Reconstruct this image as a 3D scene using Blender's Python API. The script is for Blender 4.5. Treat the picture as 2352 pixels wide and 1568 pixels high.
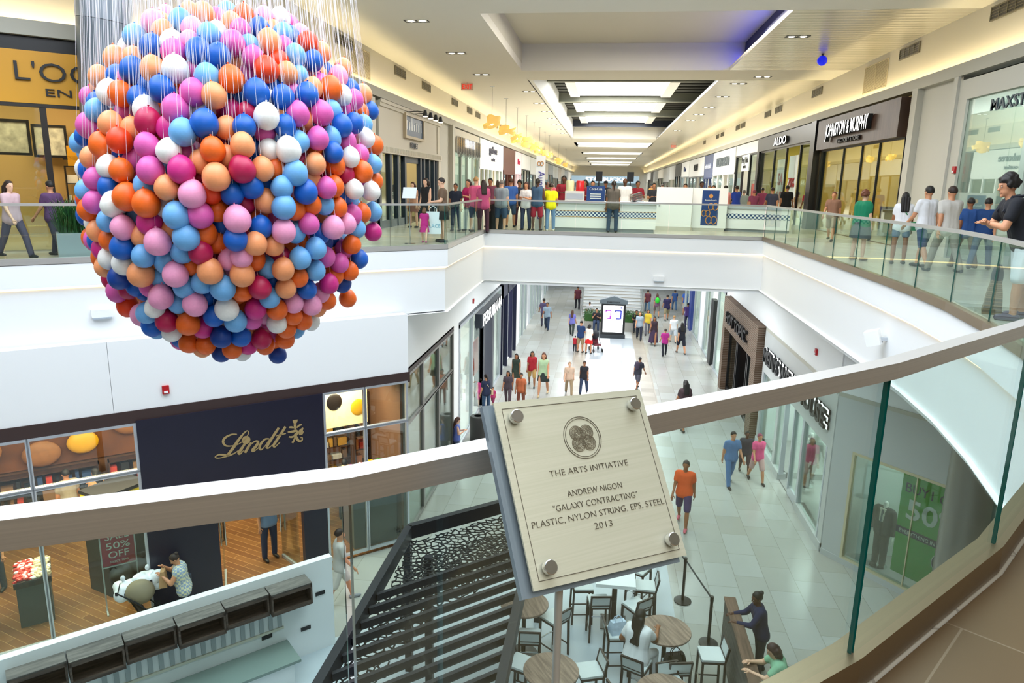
import bpy, bmesh, math, random
from math import sin, cos, pi, radians, sqrt, atan2
from mathutils import Vector, Matrix, Euler
for _o in list(bpy.data.objects): bpy.data.objects.remove(_o)
C = bpy.context.scene.collection
SC = bpy.context.scene
rnd = random.Random(7)
# ------------------------------------------------------------------ camera
F = 7.0                      # height of the upper floor
EYE = Vector((0, 0, 8.5))
FPX, PW, PH = 1630.0, 2352, 1568
CR = Vector((0.9914474, 0.1292374, 0.01815913))
CD = Vector((0.04552858, -0.21210986, -0.97618469))
CF = Vector((-0.12230784, 0.96866253, -0.21617976))
cam_d = bpy.data.cameras.new('camera'); cam = bpy.data.objects.new('camera', cam_d); C.objects.link(cam)
cam_d.sensor_width = 36; cam_d.lens = FPX * 36 / PW; cam_d.clip_start = 0.05; cam_d.clip_end = 400
_m = Matrix((CR, -CD, -CF)).transposed().to_4x4(); _m.translation = EYE
cam.matrix_world = _m
SC.camera = cam
# ------------------------------------------------------------------ view, world, big lights
vs = SC.view_settings
SC.display_settings.display_device = 'sRGB'
vs.view_transform = 'Standard'; vs.look = 'None'; vs.gamma = 1; vs.use_curve_mapping = False
vs.exposure = 0.0
SC.cycles.use_adaptive_sampling = True; SC.cycles.adaptive_threshold = 0.02
SC.cycles.max_bounces = 7; SC.cycles.diffuse_bounces = 3; SC.cycles.glossy_bounces = 3
SC.cycles.transmission_bounces = 4; SC.cycles.transparent_max_bounces = 14
SC.cycles.caustics_reflective = False; SC.cycles.caustics_refractive = False
SC.cycles.sample_clamp_indirect = 4
wd = bpy.data.worlds.new('world'); SC.world = wd; wd.use_nodes = True
wd.node_tree.nodes['Background'].inputs[0].default_value = (0.80, 0.90, 1.0, 1)
wd.node_tree.nodes['Background'].inputs[1].default_value = 1.0
def area(name, loc, sx, sy, power, col=(1, 1, 1), rot=(0, 0, 0), spread=pi):
    d = bpy.data.lights.new(name, 'AREA'); d.shape = 'RECTANGLE'; d.size = sx; d.size_y = sy
    d.energy = power; d.color = col; d.spread = spread
    o = bpy.data.objects.new(name, d); o.location = loc; o.rotation_euler = rot; C.objects.link(o); return o
area('court_skylight', (-3.0, 7.0, F + 7.2), 13, 13, 2750, (0.86, 0.93, 1.0))
for yy in (24, 31, 38, 46, 56):                 # lamps in the soffit over the lower corridor
    area('lower_ceiling_light', (0.5, yy, 5.3), 6.5, 3.0, 470, (0.95, 0.98, 1.0))
area('coffer_fill_light', (1.5, 22, F + 6.3), 6, 4.5, 800, (1.0, 0.93, 0.80))  # unseen fill light added inside the coffer to brighten the upper court

area('balcony_fill_light', (2.5, -3.0, F + 5.5), 5, 4, 280, (1.0, 0.97, 0.92))  # unseen fill light added to brighten the plaque, handrail and balcony
def ray(x, y):
    v = CR * ((x - PW / 2) / FPX) + CD * ((y - PH / 2) / FPX) + CF
    return v.normalized()
def atz(x, y, z):
    d = ray(x, y); return EYE + d * ((z - EYE.z) / d.z)
def aty(x, y, Y):
    d = ray(x, y); return EYE + d * (Y / d.y)
def atx(x, y, X):
    d = ray(x, y); return EYE + d * (X / d.x)
# ------------------------------------------------------------------ materials
def s2l(c):
    return tuple(((v / 12.92) if v <= 0.04045 else ((v + 0.055) / 1.055) ** 2.4) for v in c)
def hexc(h):
    h = h.lstrip('#'); return s2l(tuple(int(h[i:i + 2], 16) / 255 for i in (0, 2, 4)))
_mats = {}
def mat(name, col='#ffffff', rough=0.5, metal=0.0, emit=0.0, ecol=None, spec=None, noise=0.0, nscale=8.0, bump=0.0, coat=0.0):
    key = (name, col, rough, metal, emit, noise, bump)
    if key in _mats: return _mats[key]
    m = bpy.data.materials.new(name); m.use_nodes = True
    nt = m.node_tree; b = nt.nodes['Principled BSDF']
    c = hexc(col) if isinstance(col, str) else col
    b.inputs['Base Color'].default_value = (*c, 1)
    b.inputs['Roughness'].default_value = rough; b.inputs['Metallic'].default_value = metal
    if spec is not None: b.inputs['Specular IOR Level'].default_value = spec
    if coat: b.inputs['Coat Weight'].default_value = coat
    if emit:
        e = hexc(ecol) if isinstance(ecol, str) else (ecol or c)
        b.inputs['Emission Color'].default_value = (*e, 1); b.inputs['Emission Strength'].default_value = emit
    if noise or bump:
        tc = nt.nodes.new('ShaderNodeTexCoord'); n = nt.nodes.new('ShaderNodeTexNoise')
        n.inputs['Scale'].default_value = nscale; n.inputs['Detail'].default_value = 4
        nt.links.new(tc.outputs['Object'], n.inputs['Vector'])
        if noise:
            r = nt.nodes.new('ShaderNodeMix'); r.data_type = 'RGBA'
            r.inputs[6].default_value = (*[max(0, v * (1 - noise)) for v in c], 1)
            r.inputs[7].default_value = (*[min(1, v * (1 + noise)) for v in c], 1)
            nt.links.new(n.outputs['Fac'], r.inputs[0]); nt.links.new(r.outputs[2], b.inputs['Base Color'])
        if bump:
            bp = nt.nodes.new('ShaderNodeBump'); bp.inputs['Strength'].default_value = bump
            nt.links.new(n.outputs['Fac'], bp.inputs['Height']); nt.links.new(bp.outputs['Normal'], b.inputs['Normal'])
    _mats[key] = m; return m
def stretch_mat(name, c1, c2, sc, rough=0.5, metal=0.0, nscale=1.0, lo=0.35, hi=0.65, bump=0.0):
    """noise stretched along one axis: wood grain, brushed metal"""
    key = (name, c1, c2, sc)
    if key in _mats: return _mats[key]
    m = bpy.data.materials.new(name); m.use_nodes = True; nt = m.node_tree; b = nt.nodes['Principled BSDF']
    tc = nt.nodes.new('ShaderNodeTexCoord'); mp = nt.nodes.new('ShaderNodeMapping'); mp.inputs['Scale'].default_value = sc
    n = nt.nodes.new('ShaderNodeTexNoise'); n.inputs['Scale'].default_value = nscale; n.inputs['Detail'].default_value = 5
    r = nt.nodes.new('ShaderNodeValToRGB'); r.color_ramp.elements[0].position = lo; r.color_ramp.elements[1].position = hi
    r.color_ramp.elements[0].color = (*hexc(c1), 1); r.color_ramp.elements[1].color = (*hexc(c2), 1)
    nt.links.new(tc.outputs['Object'], mp.inputs[0]); nt.links.new(mp.outputs[0], n.inputs['Vector'])
    nt.links.new(n.outputs['Fac'], r.inputs[0]); nt.links.new(r.outputs[0], b.inputs['Base Color'])
    b.inputs['Roughness'].default_value = rough; b.inputs['Metallic'].default_value = metal
    if bump:
        bp = nt.nodes.new('ShaderNodeBump'); bp.inputs['Strength'].default_value = bump; bp.inputs['Distance'].default_value = 0.002
        nt.links.new(n.outputs['Fac'], bp.inputs['Height']); nt.links.new(bp.outputs['Normal'], b.inputs['Normal'])
    _mats[key] = m; return m
def brick_mat(name, c1, c2, cm, w, h, mortar=0.01, rough=0.4, rot=(0, 0, 0), offset=0.5, noise=0.12, spec=0.5):
    m = bpy.data.materials.new(name); m.use_nodes = True; nt = m.node_tree; b = nt.nodes['Principled BSDF']
    tc = nt.nodes.new('ShaderNodeTexCoord'); mp = nt.nodes.new('ShaderNodeMapping'); mp.inputs['Rotation'].default_value = rot
    t = nt.nodes.new('ShaderNodeTexBrick'); t.offset = offset
    t.inputs['Color1'].default_value = (*hexc(c1), 1); t.inputs['Color2'].default_value = (*hexc(c2), 1); t.inputs['Mortar'].default_value = (*hexc(cm), 1)
    t.inputs['Scale'].default_value = 1; t.inputs['Mortar Size'].default_value = mortar; t.inputs['Mortar Smooth'].default_value = 0.1
    t.inputs['Brick Width'].default_value = w; t.inputs['Row Height'].default_value = h
    nt.links.new(tc.outputs['Object'], mp.inputs[0]); nt.links.new(mp.outputs[0], t.inputs['Vector'])
    n = nt.nodes.new('ShaderNodeTexNoise'); n.inputs['Scale'].default_value = 1.7; n.inputs['Detail'].default_value = 5
    nt.links.new(tc.outputs['Object'], n.inputs['Vector'])
    mx = nt.nodes.new('ShaderNodeMix'); mx.data_type = 'RGBA'; mx.blend_type = 'MULTIPLY'; mx.inputs[0].default_value = 1
    rp = nt.nodes.new('ShaderNodeValToRGB'); rp.color_ramp.elements[0].color = (1 - noise,) * 3 + (1,); rp.color_ramp.elements[1].color = (1, 1, 1, 1)
    nt.links.new(n.outputs['Fac'], rp.inputs[0]); nt.links.new(t.outputs['Color'], mx.inputs[6]); nt.links.new(rp.outputs[0], mx.inputs[7])
    nt.links.new(mx.outputs[2], b.inputs['Base Color']); b.inputs['Roughness'].default_value = rough; b.inputs['Specular IOR Level'].default_value = spec
    return m
def checker_mat(name, c1, c2, size, rough=0.3, rot=0):
    m = bpy.data.materials.new(name); m.use_nodes = True; nt = m.node_tree; b = nt.nodes['Principled BSDF']
    tc = nt.nodes.new('ShaderNodeTexCoord'); mp = nt.nodes.new('ShaderNodeMapping'); mp.inputs['Location'].default_value = (.011, .013, .017)
    t = nt.nodes.new('ShaderNodeTexChecker'); t.inputs['Scale'].default_value = 1 / size
    t.inputs['Color1'].default_value = (*hexc(c1), 1); t.inputs['Color2'].default_value = (*hexc(c2), 1)
    nt.links.new(tc.outputs['Object'], mp.inputs[0]); nt.links.new(mp.outputs[0], t.inputs[0]); nt.links.new(t.outputs[0], b.inputs['Base Color'])
    b.inputs['Roughness'].default_value = rough; return m
def glass_mat(name, tint='#ffffff', refl=0.12, rough=0.0, fres=0.55):
    """thin pane: clear transmission with a Fresnel reflection on top"""
    m = bpy.data.materials.new(name); m.use_nodes = True; nt = m.node_tree
    for n in list(nt.nodes): nt.nodes.remove(n)
    o = nt.nodes.new('ShaderNodeOutputMaterial'); tr = nt.nodes.new('ShaderNodeBsdfTransparent'); gl = nt.nodes.new('ShaderNodeBsdfGlossy')
    tr.inputs[0].default_value = (*hexc(tint), 1); gl.inputs['Roughness'].default_value = rough; gl.inputs[0].default_value = (.95, 1, .98, 1)
    lw = nt.nodes.new('ShaderNodeLayerWeight'); lw.inputs[0].default_value = 0.35
    ma = nt.nodes.new('ShaderNodeMath'); ma.operation = 'MULTIPLY_ADD'; ma.inputs[1].default_value = fres; ma.inputs[2].default_value = refl
    ma.use_clamp = True
    mx = nt.nodes.new('ShaderNodeMixShader')
    nt.links.new(lw.outputs['Fresnel'], ma.inputs[0]); nt.links.new(ma.outputs[0], mx.inputs[0])
    nt.links.new(tr.outputs[0], mx.inputs[1]); nt.links.new(gl.outputs[0], mx.inputs[2]); nt.links.new(mx.outputs[0], o.inputs[0])
    return m
M = dict(
    white=mat('white_paint', '#eef1f2', 0.55), cream=mat('cream_paint', '#e9e4d6', 0.6), ceilw=mat('ceiling_paint', '#e8e6dc', 0.7),
    greyw=mat('grey_paint', '#c3c2b8', 0.6), trimg=mat('grey_trim', '#b5b4a8', 0.5), dark=mat('dark_metal', '#22262b', 0.45, 0.3),
    black=mat('black', '#0c0d10', 0.4), blackg=mat('black_gloss', '#0b0c0f', 0.12), steel=stretch_mat('brushed_steel', '#b9b8b5', '#c4c2be', (1, 1, 300), 0.36, .6, 1.0),
    chrome=mat('chrome', '#d8dadd', 0.15, 1.0), alu=mat('aluminium', '#c9cfd6', 0.35, 0.6), red=mat('red_plastic', '#b5121b', 0.4),
    glass=glass_mat('clear_glass', '#e2f3ee', 0.03), sglass=glass_mat('shop_glass', '#f0f6f3', 0.03, 0, .4), gedge=mat('glass_edge', '#0f5a52', 0.1, coat=0.5),
    brown=mat('dark_brown', '#3a2a28', 0.5), navy=mat('navy_panel', '#1c1b2c', 0.35, noise=0.12, nscale=3), gold=mat('gold_letters', '#b39b6a', 0.4, 0.3),
    ltwarm=mat('warm_lamp', '#fff0cf', 0.4, emit=9, ecol='#ffdf9e'), ltw=mat('white_lamp', '#ffffff', 0.4, emit=10, ecol='#fff4e0'),
    cove=mat('cove_lamp', '#fff0cf', 0.4, emit=30, ecol='#ffe6ae'), led=mat('led_strip', '#fff0cf', 0.4, emit=3.5, ecol='#ffd9a0'),
    sky=mat('skylight_panel', '#ffffff', 0.4, emit=19.0, ecol='#fdfcf8'), letw=mat('lit_letters', '#ffffff', 0.4, emit=1.8, ecol='#ffffff'),
    darkwood=stretch_mat('dark_wood', '#33231d', '#53382c', (6, 6, .7), 0.5, 0, 2.0),
)
# ------------------------------------------------------------------ mesh helpers
class MB:
    def __init__(s): s.v = []; s.f = []; s.mi = []; s.cur = 0; s.mats = []; s.X = None
    def m(s, material):
        if material not in s.mats: s.mats.append(material)
        s.cur = s.mats.index(material); return s
    def add(s, vs_, fs_):
        b = len(s.v)
        if s.X is not None: vs_ = [s.X @ Vector(p) for p in vs_]
        s.v.extend([tuple(p) for p in vs_]); s.f.extend([tuple(i + b for i in f) for f in fs_]); s.mi.extend([s.cur] * len(fs_)); return s
    def box(s, lo, hi):
        x0, y0, z0 = lo; x1, y1, z1 = hi
        return s.add([(x0, y0, z0), (x1, y0, z0), (x1, y1, z0), (x0, y1, z0), (x0, y0, z1), (x1, y0, z1), (x1, y1, z1), (x0, y1, z1)],
                     [(0, 3, 2, 1), (4, 5, 6, 7), (0, 1, 5, 4), (1, 2, 6, 5), (2, 3, 7, 6), (3, 0, 4, 7)])
    def cbox(s, c, size, rz=0.0):
        a, b, d = [v / 2 for v in size]; R = Matrix.Rotation(rz, 3, 'Z'); c = Vector(c)
        P = [c + R @ Vector(p) for p in [(-a, -b, -d), (a, -b, -d), (a, b, -d), (-a, b, -d), (-a, -b, d), (a, -b, d), (a, b, d), (-a, b, d)]]
        return s.add(P, [(0, 3, 2, 1), (4, 5, 6, 7), (0, 1, 5, 4), (1, 2, 6, 5), (2, 3, 7, 6), (3, 0, 4, 7)])
    def bar(s, p, q, w, h, up=(0, 0, 1)):
        p = Vector(p); q = Vector(q); d = (q - p).normalized(); up = Vector(up)
        x = d.cross(up)
        if x.length < 1e-5: x = d.cross(Vector((0, 1, 0)))
        x.normalize(); u = x.cross(d); x *= w / 2; u *= h / 2
        P = [p - x - u, p + x - u, p + x + u, p - x + u, q - x - u, q + x - u, q + x + u, q - x + u]
        return s.add(P, [(0, 3, 2, 1), (4, 5, 6, 7), (0, 1, 5, 4), (1, 2, 6, 5), (2, 3, 7, 6), (3, 0, 4, 7)])
    def quad(s, a, b, c, d): return s.add([a, b, c, d], [(0, 1, 2, 3)])
    def prism(s, poly, z0, z1):
        n = len(poly); P = [(x, y, z0) for x, y in poly] + [(x, y, z1) for x, y in poly]
        return s.add(P, [tuple(range(n - 1, -1, -1)), tuple(range(n, 2 * n))] + [(i, (i + 1) % n, n + (i + 1) % n, n + i) for i in range(n)])
    def xprism(s, poly, y0, y1):
        """polygon in local x-z extruded along y"""
        n = len(poly); P = [(x, y0, z) for x, z in poly] + [(x, y1, z) for x, z in poly]
        return s.add(P, [tuple(range(n)), tuple(range(2 * n - 1, n - 1, -1))] + [(i, n + i, n + (i + 1) % n, (i + 1) % n) for i in range(n)])
    def tube(s, pts, r, n=8, caps=True, r2=None):
        pts = [Vector(p) for p in pts]; rs = r if isinstance(r, (list, tuple)) else [r] * len(pts)
        P = []; ref = None
        for i, p in enumerate(pts):
            d = (pts[min(i + 1, len(pts) - 1)] - pts[max(i - 1, 0)])
            d = d.normalized() if d.length > 1e-9 else Vector((0, 0, 1))
            if ref is None: ref = Vector((0, 0, 1)) if abs(d.z) < .9 else Vector((1, 0, 0))
            x = d.cross(ref)
            if x.length < 1e-4: x = d.cross(Vector((0.3, 1, 0.2)))
            x.normalize(); y = d.cross(x).normalized(); ref = x.cross(d)
            for k in range(n):
                a = 2 * pi * k / n; P.append(p + x * cos(a) * rs[i] + y * sin(a) * rs[i])
        fs = []
        for i in range(len(pts) - 1):
            for k in range(n):
                fs.append((i * n + k, i * n + (k + 1) % n, (i + 1) * n + (k + 1) % n, (i + 1) * n + k))
        if caps: fs += [tuple(range(n - 1, -1, -1)), tuple((len(pts) - 1) * n + k for k in range(n))]
        return s.add(P, fs)
    def lathe(s, prof, n=24, c=(0, 0, 0), cap=True):
        P = []; fs = []
        for r, z in prof:
            for k in range(n):
                a = 2 * pi * k / n; P.append((c[0] + r * cos(a), c[1] + r * sin(a), c[2] + z))
        for i in range(len(prof) - 1):
            for k in range(n): fs.append((i * n + k, i * n + (k + 1) % n, (i + 1) * n + (k + 1) % n, (i + 1) * n + k))
        if cap: fs += [tuple(range(n - 1, -1, -1)), tuple((len(prof) - 1) * n + k for k in range(n))]
        return s.add(P, fs)
    def ell(s, c, r, n=12, m=8, R=None):
        c = Vector(c); r = (r, r, r) if isinstance(r, (int, float)) else r; P = []; fs = []
        for j in range(m + 1):
            t = pi * j / m
            for k in range(n):
                a = 2 * pi * k / n; p = Vector((r[0] * sin(t) * cos(a), r[1] * sin(t) * sin(a), -r[2] * cos(t)))
                P.append(c + (R @ p if R is not None else p))
        for j in range(m):
            for k in range(n): fs.append((j * n + k, j * n + (k + 1) % n, (j + 1) * n + (k + 1) % n, (j + 1) * n + k))
        return s.add(P, fs)
    def build(s, name, material=None, parent=None, smooth=False, loc=None, rz=None):
        me = bpy.data.meshes.new(name); me.from_pydata(s.v, [], s.f)
        ms = s.mats if s.mats else [material]
        for m_ in ms: me.materials.append(m_)
        if len(ms) > 1: me.polygons.foreach_set('material_index', s.mi)
        if smooth:
            bm = bmesh.new(); bm.from_mesh(me); bmesh.ops.remove_doubles(bm, verts=bm.verts, dist=1e-5)
            bmesh.ops.recalc_face_normals(bm, faces=bm.faces)
            for f in bm.faces: f.smooth = True
            for e in bm.edges:
                if len(e.link_faces) == 2 and e.calc_face_angle(0) > radians(40): e.smooth = False
            bm.to_mesh(me); bm.free()
        me.update()
        o = bpy.data.objects.new(name, me); C.objects.link(o)
        if parent is not None: o.parent = parent
        if loc is not None: o.location = loc
        if rz is not None: o.rotation_euler = (0, 0, rz)
        return o
def thing(name, label, cat, loc=(0, 0, 0), rz=0.0, group=None):
    o = bpy.data.objects.new(name, None); C.objects.link(o); o.empty_display_size = 0.1
    o.location = loc; o.rotation_euler = (0, 0, rz); o['label'] = label; o['category'] = cat
    if group: o['group'] = group
    return o
def tag(o, label, cat, group=None, kind=None):
    o['label'] = label; o['category'] = cat
    if group: o['group'] = group
    if kind: o['kind'] = kind
    return o
def struct(o): o['kind'] = 'structure'; return o
TMP = bpy.data.scenes.new('workbench')
def evaluated(o):
    """modifiers and curves resolved in a small side scene, so the main one is not re-evaluated"""
    TMP.collection.objects.link(o); vl = TMP.view_layers[0]; vl.update()
    me = bpy.data.meshes.new_from_object(o.evaluated_get(vl.depsgraph)); return me
def text_mesh(txt, size, depth=0.02, align='CENTER', shear=0.0, xs=1.0, space=1.0, bold=0.0):
    cu = bpy.data.curves.new('t', 'FONT'); cu.body = txt; cu.size = size; cu.extrude = depth / 2; cu.align_x = align
    cu.shear = shear; cu.space_character = space; cu.resolution_u = 3; cu.offset = bold
    o = bpy.data.objects.new('t', cu); me = evaluated(o)
    bpy.data.objects.remove(o); bpy.data.curves.remove(cu)
    if xs != 1.0:
        for v in me.vertices: v.co.x *= xs
    return me
def text(txt, size, material, parent, loc, width=None, depth=0.02, name='letters', shear=0.0, align='CENTER', flip=False, rot=None, bold=0.0, space=1.0, side=None):
    """upright lettering on a wall: text x -> local x, text y -> local z, facing local -y"""
    me = text_mesh(txt, size, depth, align, shear, 1.0, space, bold)
    if width:
        xs = [v.co.x for v in me.vertices]; k = width / max(1e-6, max(xs) - min(xs))
        for v in me.vertices: v.co.x *= k
    me.materials.clear(); me.materials.append(material)
    if side is not None or material.name.startswith('lit_letters'):
        me.materials.append(side or M['dark'])
        for p in me.polygons: p.material_index = 0 if p.normal.z > .7 else 1
    me.transform(Matrix.Rotation(pi / 2, 4, 'X'))
    if rot is not None: me.transform(rot)
    me.transform(Matrix.Translation(Vector(loc)))
    o = bpy.data.objects.new(name, me); C.objects.link(o); o.parent = parent; return o
def capsule(b, p, q, r1, r2, n=10, flat=None):
    p = Vector(p); q = Vector(q); d = q - p; L = d.length
    d = d / L if L > 1e-6 else Vector((0, 0, 1)); pts_, rs = [], []
    for k in range(4): t_ = pi / 2 * k / 4; pts_.append(p - d * r1 * cos(t_)); rs.append(max(.002, r1 * sin(t_)))
    pts_ += [p, q]; rs += [r1, r2]
    for k in range(3, -1, -1): t_ = pi / 2 * k / 4; pts_.append(q + d * r2 * cos(t_)); rs.append(max(.002, r2 * sin(t_)))
    b.tube(pts_, rs, n)
def remesh(b, voxel, smooth_it=3):
    me = bpy.data.meshes.new('t'); me.from_pydata(b.v, [], b.f)
    o = bpy.data.objects.new('t', me)
    m = o.modifiers.new('r', 'REMESH'); m.mode = 'VOXEL'; m.voxel_size = voxel; m.use_smooth_shade = True
    s = o.modifiers.new('s', 'SMOOTH'); s.iterations = smooth_it; s.factor = .5
    out = evaluated(o)
    bpy.data.objects.remove(o); bpy.data.meshes.remove(me)
    out.polygons.foreach_set('use_smooth', [True] * len(out.polygons)); return out
def link(me, name, material, parent):
    me.name = name; me.materials.clear(); me.materials.append(material); o = bpy.data.objects.new(name, me); C.objects.link(o); o.parent = parent; return o
# ================================================================== STRUCTURE
ZC = F + 5.6                 # soffit height over the upper floor
XL, XR = -7.3, 8.0           # upper shop lines
LXL, LXR = -4.45, 5.5        # lower shop lines
YEND = 160.0
A41 = radians(41.1)
LP = Vector((-4.34, 15.29, 0))                       # right corner of the chocolate shop front
LD = Vector((cos(A41), sin(A41), 0)); LN = Vector((-sin(A41), cos(A41), 0))
UP0 = Vector((XL, 16.65, F))                         # upper diagonal shop line, right corner
A415 = radians(41.5); UD = Vector((cos(A415), sin(A415), 0)); UN = Vector((-sin(A415), cos(A415), 0))
RP = Vector((5.5, 16.4, 0)); AR = radians(-52.67); RD = Vector((cos(AR), sin(AR), 0)); RN = Vector((-sin(AR), cos(AR), 0))
# outline of the opening in the upper floor, counter-clockwise seen from above
NEAR = [(-4.9, -.55), (-3.2, -.12), (-1.75, .35), (-.41, 1.05), (.79, 2.05), (1.6, 2.87), (2.3, 3.75), (2.95, 4.75), (3.5, 5.8), (3.92, 6.95),
        (4.22, 8.3), (4.44, 9.7), (4.56, 11.1), (4.6, 12.5), (4.62, 13.9), (4.63, 15.3), (4.64, 16.7), (4.65, 18.1), (4.66, 19.4), (4.67, 20.7), (4.68, 22.0)]
FRONT = [(4.68, 22.0), (3.3, 22.0), (1.9, 22.02), (.5, 22.02), (-.9, 22.03), (-2.3, 22.04), (-3.7, 22.05)]
LSIDE = [(-3.7, 22.05), (-3.69, 20.6), (-3.67, 19.15), (-3.64, 17.7), (-3.6, 16.26)]
LDIAG = [(-3.6, 16.26), (-4.66, 15.34), (-5.72, 14.42), (-6.78, 13.5), (-7.84, 12.58), (-8.9, 11.66), (-9.96, 10.74), (-11.02, 9.82), (-12.1, 8.9), (-13.2, 7.95)]
VOID = NEAR + FRONT[1:] + LSIDE[1:] + LDIAG[1:] + [(-13.6, 5.5), (-12.5, 1.5), (-9, -.5), (-6.8, -.7)]
floor_mat = brick_mat('floor_tile', '#b5b8b4', '#aaaaa2', '#93928b', 1.0, .65, .006, .22, (0, 0, radians(90)), .5, .10)
ufloor_mat = brick_mat('upper_floor_tile', '#cdc6b6', '#c3baa6', '#a9a193', .9, .6, .006, .25, (0, 0, 0), .5, .12)
nearfloor_mat = brick_mat('near_floor_tile', '#6e573b', '#675136', '#84715a', .9, .9, .004, .4, (0, 0, radians(38)), .5, .25)
conc_mat = mat('polished_concrete', '#b9c3ca', .3, noise=.12, nscale=.9)
fl = struct(MB().quad((-26, -12, 0), (26, -12, 0), (26, 90, 0), (-26, 90, 0)).build('floor', floor_mat))
struct(MB().prism([(-9.4, -2), (1.77, -2), (1.77, 15.2), (1.0, 16.3), (-2.4, 14.2), (-4.6, 11.6), (-9.4, 7.4)], .001, .006).build('floor_dining', conc_mat))
b = MB(); g1 = mat('grey_tile', '#aeb6bd', .2, noise=.06, nscale=.6); g2 = mat('white_tile', '#e8ebec', .2)
for i in range(2):
    for j in range(11):
        b.m(g1 if (i + j) % 2 else g2)
        x0 = -.68 + i * 1.265; y0 = 26.6 + j * 2.75; b.quad((x0, y0, .004), (x0 + 1.265, y0, .004), (x0 + 1.265, y0 + 2.75, .004), (x0, y0 + 2.75, .004))
struct(b.build('floor_checker'))
b = MB()
for x0 in (-1.28, 1.85): b.quad((x0, 25, .004), (x0 + .6, 25, .004), (x0 + .6, 60, .004), (x0, 60, .004))
struct(b.build('floor_strip', brick_mat('strip_tile', '#a59c8d', '#b9b2a5', '#8f887c', .6, .6, .006, .3, (0, 0, radians(90)), .5, .3)))
# upper floor: ring of strips between the opening and the outer edge
def ring_out(p):
    c = Vector((-.6, 11)); d = Vector(p) - c
    k = min((30 / abs(d.x)) if abs(d.x) > 1e-6 else 1e9, (22 / abs(d.y)) if abs(d.y) > 1e-6 else 1e9)
    return c + d * k
b = MB(); u = MB(); n = len(VOID)
for i in range(n):
    p, q = VOID[i], VOID[(i + 1) % n]; P, Q = ring_out(p), ring_out(q)
    b.add([(p[0], p[1], F), (q[0], q[1], F), (Q.x, Q.y, F), (P.x, P.y, F)], [(0, 3, 2, 1)])
    u.add([(p[0], p[1], 5.52), (q[0], q[1], 5.52), (Q.x, Q.y, 5.52), (P.x, P.y, 5.52)], [(0, 1, 2, 3)])
b.quad((-30.6, 33, F), (29.4, 33, F), (29.4, YEND, F), (-30.6, YEND, F))
u.quad((-30.6, 33, 5.52), (-30.6, 90, 5.52), (29.4, 90, 5.52), (29.4, 33, 5.52))
struct(b.build('floor_upper', ufloor_mat)); struct(u.build('ceiling_lower', M['white']))
# brown tile of the balcony the camera stands on
near_in = [(p[0] + .05, p[1] - .05) for p in NEAR[:9]]
b = MB(); b.prism(near_in + [(6.0, 4.5), (6, -4), (-4.9, -4)][::1], F - .02, F + .006)
struct(b.build('floor_balcony', nearfloor_mat))
# balcony faces: projecting upper band, lamp line, recessed lower band
def offs(pts, d, closed=False):
    out = []
    for i, p in enumerate(pts):
        a = Vector(pts[i - 1]) if i else None; c = Vector(pts[i + 1]) if i < len(pts) - 1 else None; p = Vector(p)
        ns = []
        for s, t in ((a, p), (p, c)):
            if s is not None and t is not None:
                v = (t - s).normalized(); ns.append(Vector((-v.y, v.x)))
        nn = sum(ns, Vector((0, 0))).normalized(); k = 1 / max(.5, nn.dot(ns[0]))
        out.append(tuple(p + nn * d * k))
    return out
def ribbon(b, pts, z0, z1):
    for i in range(len(pts) - 1):
        p, q = pts[i], pts[i + 1]; b.quad((p[0], p[1], z0), (q[0], q[1], z0), (q[0], q[1], z1), (p[0], p[1], z1))
def band(b, inner, outer, z0, z1):
    for i in range(len(inner) - 1):
        a, c, d, e = inner[i], inner[i + 1], outer[i + 1], outer[i]
        b.add([(a[0], a[1], z0), (c[0], c[1], z0), (d[0], d[1], z0), (e[0], e[1], z0), (a[0], a[1], z1), (c[0], c[1], z1), (d[0], d[1], z1), (e[0], e[1], z1)],
              [(0, 3, 2, 1), (4, 5, 6, 7), (0, 1, 5, 4), (1, 2, 6, 5), (2, 3, 7, 6), (3, 0, 4, 7)])
CHAIN = NEAR + FRONT[1:] + LSIDE[1:] + LDIAG[1:]
_cuts = {}
def chain_part(pts): i = CHAIN.index(pts[0]); return i, i + len(pts)
def offc(pts, d): a, e = chain_part(pts); return offs(CHAIN, d)[a:e]
for nm, pts, zb in (('wall_balcony_near', NEAR, 5.42), ('wall_balcony_front', FRONT, 5.42), ('wall_balcony_side', LSIDE, 5.5), ('wall_balcony_left', LDIAG, 5.55)):
    b = MB(); inn = offc(pts, .0); back = offc(pts, -.25)
    band(b, inn, back, F - .40, F - .004); band(b, offc(pts, -.07), back, zb, F - .44)
    struct(b.build(nm, M['white']))
    l = MB(); band(l, offc(pts, -.05), offc(pts, -.065), F - .437, F - .405); l.build('trim_lamp_line', M['led'])['kind'] = 'structure'
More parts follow.
